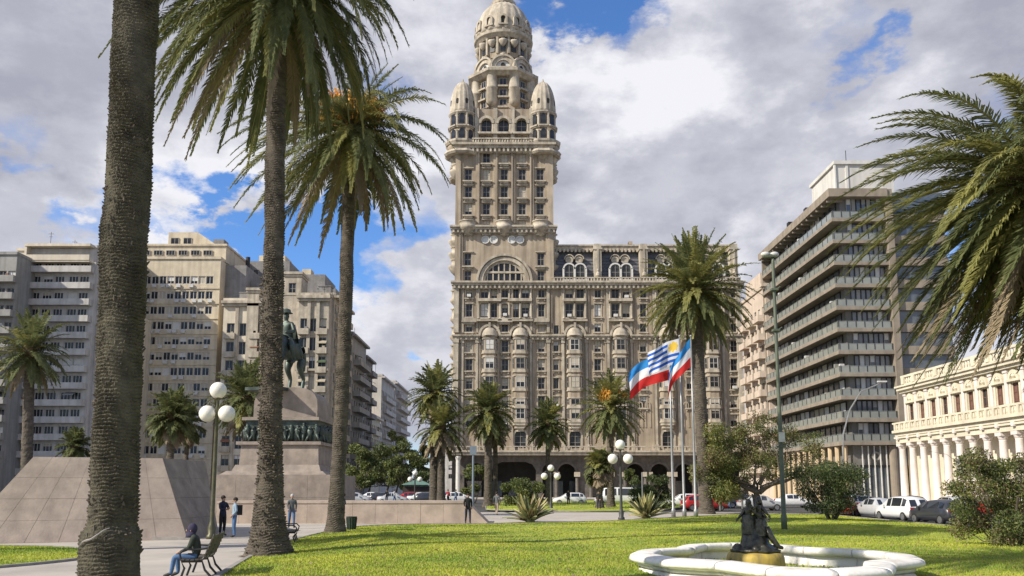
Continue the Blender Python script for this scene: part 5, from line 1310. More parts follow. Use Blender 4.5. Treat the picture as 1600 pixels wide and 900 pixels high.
# twisted half bare tree behind the fountain
def bare_tree():
    rng = random.Random(12); g = np.random.default_rng(12)
    bp = gnd(1188, 803); T = thing('twisted_tree', 'gnarled half bare tree with tangled grey branches and thin olive leaves behind the fountain statue', 'tree', tuple(bp))
    b = MB(); tips = []
    def limb(p, d, L, r, lev):
        pts = [p]; rad = [r]; n = 4
        for k in range(n):
            d = (d+Vector((rng.gauss(0, .33), rng.gauss(0, .25), rng.gauss(0, .2)))*(.75 if lev else .35)).normalized()
            p = p+d*L/n; pts.append(p); rad.append(r*(1-.12*(k+1)))
        b.tube(pts, rad, 7 if lev < 2 else 4)
        if lev >= 4: tips.append(p); return
        for i in range(3 if lev < 4 else 2):
            a = rng.random()*2*PI; sp_ = .95 if lev < 3 else 1.1
            nd = (d*.9+Vector((math.cos(a)*sp_, math.sin(a)*sp_*.7, rng.uniform(-.35, .45)))).normalized()
            limb(pts[-1] if i else pts[-2], nd, L*rng.uniform(.62, .85), rad[-1]*.66, lev+1)
    s = (at(1188, 640, bp.y).z)/7.9
    limb(Vector((0, 0, -.1)), Vector((.1, 0, 1)), 2.2*s, .34*s, 0); limb(Vector((.1, 0, 1.9*s)), Vector((1.0, 0, .55)).normalized(), 2.7*s, .2*s, 1); limb(Vector((0, 0, 2.2*s)), Vector((.45, .2, 1.0)).normalized(), 2.3*s, .18*s, 1)
    for dx in (-.8, .9): limb(Vector((0, 0, 1.6*s)), Vector((dx*1.3, 0, .6)).normalized(), (2.0 if dx < 0 else 2.6)*s, .22*s, 1)
    b.build('trunk', twig_m, T)
    W = (at(1268, 700, bp.y).x-at(1108, 700, bp.y).x)/2
    t2 = [t for t in tips if t.z > 1]
    cl = [(t.x, t.y, t.z, .62*s) for t in t2]
    link('crown', leaves(g, cl, 30000, .085*s, [leaf_m[1], leaf_m[2], leaf_red], (3, 5, 4), .8), T)
    cl = [(-W*.72+rng.gauss(0, .5), rng.gauss(0, .6), 1.2+rng.random()*5.2*s, .85*s) for _ in range(26)]
    link('side_foliage', leaves(g, cl, 9000, .11*s, [leaf_m[1], leaf_m[2], leaf_y], (2, 5, 2), .9), T)
    return T
bare_tree()
p = gnd(1300, 817); plant('shrub', 'large dark green vase shaped shrub on the lawn between the tall pole and parked cars', 'shrub', (p.x, p.y, 0), at(1300, 734, p.y).z, 2.35, 34, 15000, .075, 21, weights=(5, 4, 1), trunk=.09, stems=7, shape='vase', lo=.3, twigs=2, clr=.3)
p = gnd(1548, 862); plant('shrub', 'big tangled shrub with bronze tinted leaves at the right edge before the white building', 'shrub', (p.x+.6, p.y, 0), at(1548, 716, p.y).z, 2.0, 44, 24000, .055, 22, mats=leaf_m+[leaf_red], weights=(2, 5, 5, 4), trunk=.09, stems=6, lo=.08, twigs=3, clr=.24)
p = gnd(1590, 835); plant('shrub', 'second shrub half hidden behind the bronze tinted one at the right edge', 'shrub', (p.x+.8, p.y, 0), at(1590, 716, p.y).z, 2.2, 30, 14000, .07, 23, mats=leaf_m+[leaf_red], weights=(3, 4, 2, 2), trunk=.08, stems=5, lo=.1, twigs=2, clr=.26)
p = gnd(825, 792); plant('bush', 'bright green rounded bush behind the left agave', 'bush', (p.x, p.y, 0), at(825, 752, p.y).z, 2.6, 26, 9000, .13, 24, weights=(2, 4, 6), trunk=.08, stems=4, lo=.1)
p = gnd(1018, 795); plant('bush', 'dark green bush behind the right agave, left of the flagpoles', 'bush', (p.x, p.y, 0), at(1018, 745, p.y).z, 2.4, 26, 9000, .12, 25, weights=(5, 4, 1), trunk=.08, stems=4, lo=.1)
p = gnd(742, 786); plant('young_tree', 'small bushy yellow green tree beside the blue grey pole', 'tree', (p.x, p.y, 0), at(742, 728, p.y).z, 2.1, 18, 5000, .16, 26, weights=(2, 4, 5), trunk=.08, stems=2, lo=.3)
p = gnd(985, 785); plant('bush', 'narrow green shrub rising behind the three globe lamp', 'bush', (p.x, p.y, 0), at(985, 735, p.y).z, 1.5, 14, 4000, .14, 27, weights=(3, 4, 2), trunk=.06, stems=2, lo=.1)
for i, (px, Y, py, sp_, lab) in enumerate([(560, 150, 700, 3.6, 'dark street tree beside the trunk of the date palm at the side street corner'), (600, 160, 688, 5.0, 'broad street tree in the mouth of the side street'), (618, 175, 678, 3.6, 'yellow green street tree above its darker neighbours'),
                                  (640, 150, 712, 3.6, 'round dark street tree left of the palm pair'), (655, 180, 700, 3.4, 'distant street tree just behind the palm pair'), (575, 200, 706, 4, 'street tree deep in the side street')]):
    B_ = at(px, 700, Y); plant('street_tree', lab, 'tree', (B_.x, Y, 0), at(px, py, Y).z, sp_, 22, 6000, .26, 40+i, weights=(2, 4, 4) if i != 2 else (1, 3, 6), trunk=.2, stems=1, lo=.3, group='street trees')

# agaves
def agave(base, r, h, n, label, seed, mats):
    rng = random.Random(seed); T = thing('agave', label, 'agave plant', tuple(base))
    for i in range(n):
        a = i*2.39996+rng.uniform(-.2, .2); el = R(rng.uniform(12, 82)); L = r*rng.uniform(.75, 1.15)
        w = .12*r; b = MB(); pts = []
        d = Vector((math.cos(a)*math.cos(el), math.sin(a)*math.cos(el), math.sin(el))); s = Vector((-math.sin(a), math.cos(a), 0)); nrm = d.cross(s)*-1
        p = Vector((0, 0, .05)); K = 6
        vs = []
        for k in range(K+1):
            t = k/K; ww = w*(.55+.9*t-1.45*t**2.2)+.004; d2 = (d+Vector((0, 0, -.55*t*t*math.cos(el)))).normalized()
            vs += [tuple(p-s*ww+nrm*ww*.35), tuple(p-nrm*.02*r), tuple(p+s*ww+nrm*ww*.35)]; p = p+d2*L/K
        fs = [(k*3+c, k*3+c+1, k*3+c+4, k*3+c+3) for k in range(K) for c in (0, 1)]
        b.add(vs, fs); o = b.build('leaf', rng.choice(mats), T)
    b = MB(); b.sphere((0, 0, .1*r), .18*r, 8, 5); b.build('heart', mats[0], T)
ag1 = mat('agave_leaf', (0.30, 0.32, 0.15), (0.20, 0.23, 0.10), .5, 3, trans=.1); ag2 = mat('agave_leaf_yellow', (0.50, 0.45, 0.20), (0.40, 0.36, 0.16), .5, 3, trans=.1); ag3 = mat('agave_leaf_dark', (0.13, 0.15, 0.08), (0.09, 0.10, 0.06), .5, 3); ag4 = mat('agave_leaf_dry', (.28, .20, .12), (.2, .14, .09), .8, 3)
p = gnd(828, 816); agave((p.x, p.y, 0), 1.75, 1, 60, 'large spiky agave with pale yellow edged leaves left of centre at the lawn edge', 5, [ag1, ag1, ag2, ag3, ag4])
p = gnd(1010, 810); agave((p.x, p.y, 0), 1.75, 1, 60, 'yellow tinged agave at the foot of the flagpoles', 6, [ag2, ag1, ag2, ag3])

g = np.random.default_rng(91); n_ = 900; XX = g.uniform(-9, 20, n_); YY = g.uniform(13, 45, n_); cl_ = []
for x, y in zip(XX, YY):
    z = z_lawn(x, y)
    if z > .02: cl_.append((x, y, z+.03))
P_ = np.array(cl_); a_ = g.random(len(P_))*2*PI; s_ = g.uniform(.03, .07, len(P_)); d1 = np.c_[np.cos(a_)*s_, np.sin(a_)*s_, g.normal(0, .012, len(P_))]; d2 = np.c_[-np.sin(a_)*s_*.5, np.cos(a_)*s_*.5, g.normal(0, .012, len(P_))]
tag(link('fallen_leaves', np_mesh('fallen_leaves', np.stack([P_-d1, P_-d2, P_+d1, P_+d2], 1).reshape(-1, 3), np.arange(len(P_)*4).reshape(-1, 4), None, [fr_c])), 'small dry leaves scattered over the lawn', 'leaves', kind='stuff')

# ================================================================== granite ramp, wall and monument
def poly_solid(name, V, F, m, parent=None):
    b = MB(); b.add([tuple(v) for v in V], F); return b.build(name, m, parent)
T = thing('granite_ramp', 'huge sloping pink granite wedge of the mausoleum behind the foreground palm trunk', 'ramp', tuple(gnd(293, 843)))
o_ = Vector(T.location)
fb = gnd(293, 843); fl_ = gnd(-75, 851)
zt = at(255, 716, 37.6).z
A = Vector((fl_.x, fl_.y, -.1)); Bq = Vector((fb.x, fb.y, -.1)); Cq = at(254, 716, 37.6); dr_ = (A-Bq).normalized(); rr_ = at(52, 716, 1).x; Dq = Cq+dr_*((rr_*Cq.y-Cq.x)/(dr_.x-rr_*dr_.y))
Gq = gnd(342, 836); Gq.z = -.1; Eq = Cq+(Gq-Bq)*1.35; Hq = Vector((Dq.x, 46, Cq.z)); Iq = Vector((A.x, 50, -.1)); Jq = Vector((at(334, 830, 46).x, 46, -.1)); Kq = Vector((at(306, 718, 46).x, 46, Cq.z))
poly_solid('ramp_body', [v-o_ for v in (A, Bq, Cq, Dq, Gq, Eq, Hq, Iq, Jq, Kq)], [(0,1,2,3),(1,4,5,2),(3,2,5,9,6),(0,3,6,7),(4,8,9,5),(8,7,6,9)], granite, T)
# facing slabs: thin proud plates laid over the front face with open joints
def bil(p00, p10, p11, p01, u, v): return p00*(1-u)*(1-v)+p10*u*(1-v)+p11*u*v+p01*(1-u)*v
def slabs(parent, p00, p10, p11, p01, nu, nv_, m, th=.008, gap=.0009, name='granite_slab', clip=None):
    n = (p10-p00).cross(p01-p00).normalized()
    if n.y > 0: n = -n
    for j in range(nv_):
        for i in range(nu):
            u0, u1 = i/nu+gap, (i+1)/nu-gap; v0, v1 = j/nv_+gap*1.5, (j+1)/nv_-gap*1.5
            q = [bil(p00, p10, p11, p01, a, b_) for a, b_ in ((u0,v0),(u1,v0),(u1,v1),(u0,v1))]
            t = th*(1+.25*math.sin(i*7.1+j*3.3))
            V = [tuple(x-o_) for x in q]+[tuple(x+n*t-o_) for x in q]
            b = MB(); b.add(V, [(4,5,6,7),(0,1,5,4),(1,2,6,5),(2,3,7,6),(3,0,4,7)]); b.build(name, m, parent)
slabs(T, A+Vector((0,0,.1)), Bq+Vector((0,0,.1)), Cq, Dq, 7, 4, granite)
slabs(T, Bq+Vector((0,0,.1)), Gq+Vector((0,0,.1)), Eq, Cq, 2, 4, granite_d)  # right face away from the sun: its shade is put into the darker granite colour
b = MB(); b.box(-14, .3, -.5, -.1, 0.0, .12); b.build('footing', kerbm, T)

T = thing('granite_wall', 'long low pink granite wall with a sloping right end across the square', 'wall', tuple(gnd(540, 818)))
o_ = Vector(T.location); Yw = o_.y
wl, wr = at(338, 800, Yw).x, at(728, 800, Yw).x; zt = at(540, 783, Yw).z
L_ = wr-wl; n = 11
for i in range(n):
    x0 = wl+L_*i/n-o_.x; x1 = wl+L_*(i+1)/n-o_.x
    b = MB(); dz = .004*math.sin(i*5)
    b.box(x0+.006, x1-.006, 0+.004*math.sin(i*3), 3, 0, zt-.14+dz); b.box(x0+.004, x1-.004, -.04, 3.05, zt-.13, zt+dz); b.build('granite_slab', granite, T)
x0 = wr-o_.x; b = MB(); b.add([(x0,0,0),(x0+1.3,0,0),(x0,0,zt),(x0,3,0),(x0+1.3,3,0),(x0,3,zt)], [(0,1,2),(3,5,4),(1,4,5,2)]); b.build('sloping_end', granite, T)

def build_monument():
    Yp = 58.0; cxp = 432
    P = lambda px, py: at(px, py, Yp)
    c = P(cxp, 742); M_ = thing('monument_pedestal', 'stepped granite monument pedestal with a bronze relief frieze, half hidden by the second palm trunk', 'monument', (c.x, Yp+3.5, 0))
    ox = c.x; oy = Yp+3.5
    def blk(name, x0p, x1p, y0p, y1p, dep, m, taper=1.0):
        xa, xb = P(x0p, y0p).x-ox, P(x1p, y0p).x-ox; z0, z1 = P(cxp, y0p).z, P(cxp, y1p).z; h = dep/2
        mx = (xa+xb)/2; hw = (xb-xa)/2
        b = MB(); b.add([(mx-hw,-h,z0),(mx+hw,-h,z0),(mx+hw,h,z0),(mx-hw,h,z0),(mx-hw*taper,-h*taper,z1),(mx+hw*taper,-h*taper,z1),(mx+hw*taper,h*taper,z1),(mx-hw*taper,h*taper,z1)],
            [(0,3,2,1),(4,5,6,7),(0,1,5,4),(1,2,6,5),(2,3,7,6),(3,0,4,7)]); return b.build(name, m, M_)
    # broad podium: two courses of blocks
    xa, xb = P(338, 760).x-ox, P(522, 760).x-ox; z0, z1 = 0.0, P(cxp, 742).z
    for j, (za, zb) in enumerate(((0, z1*.5-.004), (z1*.5+.004, z1))):
        n = 5
        for i in range(n):
            a = xa+(xb-xa)*i/n; b_ = xa+(xb-xa)*(i+1)/n
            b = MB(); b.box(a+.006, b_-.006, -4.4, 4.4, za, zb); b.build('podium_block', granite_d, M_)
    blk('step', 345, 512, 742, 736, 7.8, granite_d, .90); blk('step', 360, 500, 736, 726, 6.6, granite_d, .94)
    blk('base_block', 368, 494, 726, 694, 5.6, granite_d, .97); blk('base_moulding', 364, 498, 694, 689, 5.8, granite_d, 1.0)
    fz = blk('frieze', 376, 490, 689, 655, 5.0, bronze)
    # bronze relief figures standing out from the frieze
    rng = random.Random(9); z0, z1 = P(cxp, 688).z, P(cxp, 657).z
    b = None
    for side in range(3):
        for k in range(12):
            b = MB(); b.smooth = True; t = (k+.5)/12
            h = (z1-z0)*rng.uniform(.75, .98)
            if side == 0: x, y, sx, sy = (t-.5)*5.0, -2.5, .22, .22
            elif side == 1: x, y, sx, sy = 2.5, (t-.5)*4.8, .2, .22
            else: x, y, sx, sy = -2.5, (t-.5)*4.8, .2, .22
            b.lathe([(.16, 0), (.15, h*.4), (.24, h*.68), (.18, h*.8), (.08, h*.83), (.13, h*.9), (.1, h*.98), (.02, h)], 8, (x, y, z0))
            b.tube([(x, y-.1, z0+h*.7), (x+rng.uniform(-.35, .35), y-.28, z0+h*rng.uniform(.5, .95))], [.07, .04], 5); b.tube([(x, y-.05, z0+h*.45), (x+rng.uniform(-.3, .3), y-.25, z0)], [.1, .07], 5)
            b.build('relief_figure', bronze, fz)
    blk('frieze_cap', 372, 494, 655, 650, 5.4, granite_d)
    # upper block with rounded shoulders
    xa, xb = P(386, 640).x-ox, P(488, 640).x-ox; z0, z1 = P(cxp, 650).z, P(cxp, 601).z; hw = (xb-xa)/2; mx = (xa+xb)/2
    prof = []
    for i in range(17):
        a = PI*i/16; prof.append((mx+hw*math.copysign(abs(math.cos(a))**.55, math.cos(a)), z0+(z1-z0)*(.35+.65*math.sin(a)**.8)))
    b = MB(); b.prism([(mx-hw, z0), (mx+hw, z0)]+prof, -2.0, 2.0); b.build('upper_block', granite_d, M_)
    return ox, oy, z1, P
MON = build_monument()

# ------------------------------------------------------------------ figures grown with a skin
def skin(name, J, E, mats, bone_mat, parent=None, sub=2, root=0, loc=(0,0,0), rz=0.0):
    """J: list (x,y,z,r or (rx,ry)); E edges; bone_mat: material index for each edge"""
    me = bpy.data.meshes.new(name+'_s'); me.from_pydata([j[:3] for j in J], E, [])
    o = bpy.data.objects.new(name+'_s', me); COL.objects.link(o)
    sk = o.modifiers.new('Skin', 'SKIN'); sk.use_smooth_shade = True; sk.branch_smoothing = .6
    sv = me.skin_vertices[0].data
    for i, j in enumerate(J):
        r = j[3]; sv[i].radius = (r, r) if isinstance(r, (int, float)) else r; sv[i].use_root = (i == root)
    s2 = o.modifiers.new('Sub', 'SUBSURF'); s2.levels = sub; s2.render_levels = sub
    dg = bpy.context.evaluated_depsgraph_get(); dg.update()
    m2 = bpy.data.meshes.new_from_object(o.evaluated_get(dg)); bpy.data.objects.remove(o); m2.name = name
    m2.materials.clear()
    for m in mats: m2.materials.append(m)
    A_ = np.array([J[a][:3] for a, _ in E]); B_ = np.array([J[b][:3] for _, b in E]); AB = B_-A_; L2 = (AB**2).sum(1)+1e-9
    rad = np.array([min((J[a][3] if isinstance(J[a][3], (int, float)) else max(J[a][3])), (J[b][3] if isinstance(J[b][3], (int, float)) else max(J[b][3]))) for a, b in E])
    for p in m2.polygons:
        c = np.array(p.center); t = np.clip(((c-A_)*AB).sum(1)/L2, 0, 1); d = np.linalg.norm(c-(A_+AB*t[:, None]), axis=1)-rad*.6
        p.material_index = bone_mat[int(np.argmin(d))]; p.use_smooth = True
    return link(name, m2, parent, loc, rz)
skin_m = mat('skin', (0.50, 0.31, 0.22), (0.42, 0.25, 0.18), .55, 5)
def cloth(n, c): return mat('cloth_'+n, c, tuple(x*.72 for x in c), .9, 6, bump=.004, bscale=30)
cl_navy = cloth('navy', (.025, .03, .06)); cl_black = cloth('black', (.02, .02, .022)); cl_jean = cloth('denim', (.09, .17, .32)); cl_grey = cloth('grey', (.15, .16, .16)); cl_green = cloth('dark_green', (.05, .06, .045))
cl_beige = cloth('beige', (.40, .33, .25)); cl_lblue = cloth('light_blue', (.30, .40, .50)); cl_purple = cloth('purple', (.045, .038, .075)); cl_red = cloth('red', (.42, .03, .03)); cl_white = cloth('white', (.62, .60, .58))
shoe = mat('shoe', (.04, .035, .03), None, .6, 3); hair_d = mat('hair_dark', (.03, .022, .018), None, .8, 9); hair_w = mat('hair_grey', (.55, .53, .50), None, .8, 9)
def hand(parent, p, d, m, curl=.5, sc=1.0, side=1):
    """palm with five bent fingers of unequal length"""
    d = Vector(d).normalized(); up = Vector((0, 0, 1)) if abs(d.z) < .8 else Vector((0, -1, 0)); s = d.cross(up).normalized()*side; n = s.cross(d).normalized()*side
    b = MB(); p = Vector(p); b.smooth = True
    b.tube([p-d*.01, p+d*.03*sc, p+d*.075*sc], [.026*sc, .038*sc, .036*sc], 8)
    for i, (off, ln) in enumerate(((-.028, .060), (-.009, .070), (.010, .066), (.028, .052))):
        a = p+d*.07*sc+s*off*sc; e = a+(d*(1-curl*.4)-n*curl*.5).normalized()*ln*.5*sc; f_ = e+(d*(1-curl)-n*curl*1.3).normalized()*ln*.5*sc
        b.tube([a, e, f_], [.0095*sc, .009*sc, .007*sc], 6)
    a = p+d*.02*sc-s*.032*sc; b.tube([a, a+(d-s*.9).normalized()*.035*sc, a+(d*1.2-s*.6-n*curl*.5).normalized()*.068*sc], [.012*sc, .011*sc, .008*sc], 6)
    return b.build('hand', m, parent)
BASEJ = dict(pel=(0, 0, .96, (.155, .115)), wai=(0, 0, 1.12, (.145, .105)), che=(0, 0, 1.30, (.175, .12)), upc=(0, 0.0, 1.42, (.13, .09)), nec=(0, 0, 1.50, .056), jaw=(0, -.015, 1.565, (.068, .078)), hea=(0, 0, 1.635, (.080, .096)), top=(0, .005, 1.71, (.062, .072)),
             shl=(.17, 0, 1.42, .068), ell=(.235, .02, 1.16, .050), wrl=(.245, -.05, .92, .034), shr=(-.17, 0, 1.42, .068), elr=(-.235, .02, 1.16, .050), wrr=(-.245, -.05, .92, .034),
             hil=(.095, 0, .90, .105), knl=(.105, -.01, .50, .070), anl=(.11, .02, .10, .048), tol=(.125, -.14, .045, .042), hir=(-.095, 0, .90, .105), knr=(-.105, -.01, .50, .070), anr=(-.11, .02, .10, .048), tor=(-.125, -.14, .045, .042))
KEYS = list(BASEJ)
EDG = [('pel','wai',0),('wai','che',0),('che','upc',0),('upc','nec',2),('nec','jaw',2),('jaw','hea',2),('hea','top',2),('upc','shl',0),('shl','ell',0),('ell','wrl',0),('upc','shr',0),('shr','elr',0),('elr','wrr',0),
       ('pel','hil',1),('hil','knl',1),('knl','anl',1),('anl','tol',3),('pel','hir',1),('hir','knr',1),('knr','anr',1),('anr','tor',3)]
def person(label, base, rz, coat, legs, pose=None, hair=hair_d, hood=None, bulk=1.0, scale=1.0, group=None, cat='person', name='person', mats=None, hm=None, extra=None, headgear=True, sub=2):
    J = {k: list(v) for k, v in BASEJ.items()}
    for k, v in (pose or {}).items():
        J[k] = list(v)+[J[k][3]] if len(v) == 3 else list(v)
    js = []
    for k in KEYS:
        x, y, z, r = J[k]
        f = bulk if k in ('pel','wai','che','upc','shl','shr','ell','elr') else 1.0
        js.append((x, y, z, tuple(q*f for q in r) if isinstance(r, tuple) else r*f))
    T = thing(name, label, cat, tuple(base), rz, group)
    T.scale = (scale,)*3
    ms = mats or [coat, legs, skin_m, shoe]
    skin('body', js, [(KEYS.index(a), KEYS.index(b)) for a, b, _ in EDG], ms, [m for *_, m in EDG], T, sub)
    h = Vector(J['hea'][:3]); fwd = (Vector(J['jaw'][:3])-Vector(J['hea'][:3])); 
    sm = ms[2]
    for s, w, e in ((1, 'wrl', 'ell'), (-1, 'wrr', 'elr')):
        p, q = Vector(J[w][:3]), Vector(J[e][:3]); hand(T, p, p-q, sm, .55, 1.0, s)
    b = MB(); b.smooth = True
    b.sphere((h.x, h.y-.105, h.z-.035), .017, 8, 6, (1, 1.1, 1.5))
    for s in (-1, 1): b.sphere((h.x+s*.088, h.y+.005, h.z-.03), .022, 8, 6, (.45, .8, 1.3))
    b.build('nose_and_ears', sm, T)
    b = MB(); b.smooth = True
    for s in (-1, 1): b.sphere((h.x+s*.034, h.y-.092, h.z+.0), .012, 6, 5, (1.3, .5, .7))
    b.box(h.x-.022, h.x+.022, h.y-.096, h.y-.084, h.z-.082, h.z-.075); b.build('eyes_and_mouth', hair_d if not mats else sm, T)
    if headgear:
        if hood:
            b = MB(); b.smooth = True; b.sphere((h.x, h.y+.03, h.z+.005), .122, 14, 10, (.86, .95, 1.15)); b.lathe([(.13, -.20), (.12, -.14), (.10, -.06)], 12, tuple(h)); b.build('hood', hood, T)
        else:
            b = MB(); b.smooth = True; b.sphere((h.x, h.y+.018, h.z+.028), .108, 14, 10, (.88, 1.0, .95)); b.build('hair', hair, T)
    if extra: extra(T)
    return T
walk = dict(knl=(.10, -.14, .52), anl=(.10, -.20, .12), tol=(.11, -.36, .06), knr=(-.10, .05, .50), anr=(-.10, .27, .16), tor=(-.11, .14, .05), ell=(.23, .10, 1.18), wrl=(.22, .12, .94), elr=(-.23, -.06, 1.18), wrr=(-.2, -.22, .98))
hug = dict(ell=(.22, -.10, 1.18), wrl=(.06, -.26, 1.20), elr=(-.24, -.08, 1.18), wrr=(-.08, -.26, 1.16))
pk = dict(ell=(.26, .04, 1.17), wrl=(.16, -.10, .98), elr=(-.26, .04, 1.17), wrr=(-.16, -.10, .98))
p = gnd(351, 838); person('dark coated taller one of the couple standing close together beside the lamp post', (p.x-.12, p.y, 0), R(60), cl_navy, cl_black, hug, bulk=1.15)
p = gnd(364, 840); person('one of the standing couple in a pale blue top and jeans, carrying a dark bag', (p.x+.06, p.y-.1, 0), R(-65), cl_lblue, cl_jean, pk, bulk=1.12, scale=.96,
    extra=lambda T: (lambda b: (b.box(-.18, .18, .10, .30, .98, 1.42), b.build('backpack', cl_black, T)))(MB()))
p = gnd(455, 826); person('grey haired man in a grey jacket and jeans partly behind the second palm trunk', (p.x, p.y, 0), R(20), cl_grey, cl_jean, walk, hair=hair_w, bulk=1.1)
p = gnd(731, 819); person('man in black walking at the end of the low granite wall', (p.x, p.y, 0), R(10), cl_black, cl_navy, walk, bulk=1.12)
p = gnd(540, 818); person('person in dark clothes emerging from behind the third palm trunk', (p.x+.05, p.y-1.2, 0), R(-60), cl_black, cl_black, pk, bulk=1.05)
p = gnd(776, 806); person('walker in grey coat and beige trousers on the path beyond the granite wall', (p.x, p.y, 0), R(160), cl_grey, cl_beige, walk)
p = gnd(884, 790); person('thin person in black by the white van', (p.x+.3, p.y, 0), R(30), cl_black, cl_black, pk)
p = gnd(941, 797); person('person in black standing beside the short shaggy palm', (p.x-.3, p.y, 0), R(-20), cl_black, cl_navy, pk)
p = gnd(1126, 797); person('woman in a red coat near the base of the tall palm', (p.x, p.y, 0), R(-20), cl_red, cl_black, walk)
p = gnd(1140, 795); person('person in white top near the parked cars behind the lawn', (p.x, p.y, 0), R(120), cl_white, cl_jean, walk)
p = gnd(1160, 797); person('person in navy right of the white topped walker', (p.x, p.y, 0), R(90), cl_navy, cl_grey, pk)

# man sitting on the bench, facing left
sit = dict(pel=(0, .02, .50, (.165, .13)), wai=(0, 0, .66, (.155, .12)), che=(0, -.04, .84, (.185, .13)), upc=(0, -.09, .97, (.14, .1)), nec=(0, -.13, 1.04), jaw=(0, -.17, 1.09), hea=(0, -.165, 1.16), top=(0, -.15, 1.235),
           shl=(.17, -.08, .96), ell=(.22, -.16, .72), wrl=(.12, -.38, .62), shr=(-.17, -.08, .96), elr=(-.22, -.16, .72), wrr=(-.12, -.38, .62),
           hil=(.10, -.04, .48), knl=(.13, -.50, .52), anl=(.12, -.56, .12), tol=(.13, -.74, .05), hir=(-.10, -.04, .48), knr=(-.13, -.48, .50), anr=(-.13, -.44, .12), tor=(-.14, -.62, .05))
bp = at(306, 880, 21.6)
SEAT = Vector((bp.x+.02, 21.6, 0))
person('man in dark purple hood, green jacket and jeans sitting on the park bench', tuple(SEAT), R(-80), cl_green, cl_jean, sit, hood=cl_purple, bulk=1.15, scale=.98)
wood = mat('bench_slat', (0.10, 0.085, 0.06), (0.065, 0.055, 0.04), .7, 5, stretch=(1, 1, 1), bump=.004)
def bench(label, loc, rz):
    T = thing('park_bench', label, 'bench', loc, rz)
    # local: faces -y, length along x
    for k in range(5): y = -.42+.105*k; b = MB(); b.box(-.9, .9, y, y+.085, .42+.006*abs(k-2), .45+.006*abs(k-2)); b.build('seat_slat', wood, T)
    for k in range(6): z = .50+.085*k; y = .10+.035*k; b = MB(); b.box(-.9, .9, y, y+.03, z, z+.07); b.build('back_slat', wood, T)
    for x in (-.82, 0, .82):
        b = MB(); b.tube([(x, .02, .40), (x, .10, .50), (x, .30, 1.02)], .025, 6); b.tube([(x, -.42, .0), (x, -.34, .25), (x, -.42, .40), (x, .05, .40), (x, .12, .2), (x, .30, 0)], .028, 6)
        b.build('leg', iron, T)
        if x: b = MB(); b.tube([(x, -.42, .42), (x, -.46, .58), (x, -.36, .68), (x, -.1, .67), (x, .18, .70)], .024, 6); b.build('armrest', iron, T)
bench('dark slatted park bench with the hooded man on it', (SEAT.x+.02, SEAT.y+.55, 0), R(-80))
p = gnd(458, 850); bench('park bench half hidden behind the flared base of the second palm', (p.x-.55, p.y+1.0, 0), R(100))
p = gnd(549, 829); T = thing('litter_bin', 'small dark green litter bin beside the third palm trunk', 'bin', (p.x, p.y, 0)); gb = mat('bin_green', (.035, .055, .045), None, .6, 4)
b = MB(); b.lathe([(.20, .05), (.25, .62), (.27, .64), (.27, .68), (.22, .68), (.19, .2)], 14); b.build('bucket', gb, T)
for k in range(14): a = 2*PI*k/14; b = MB(); b.tube([(.215*math.cos(a), .215*math.sin(a), .06), (.265*math.cos(a), .265*math.sin(a), .62)], .014, 4); b.build('slat', gb, T)

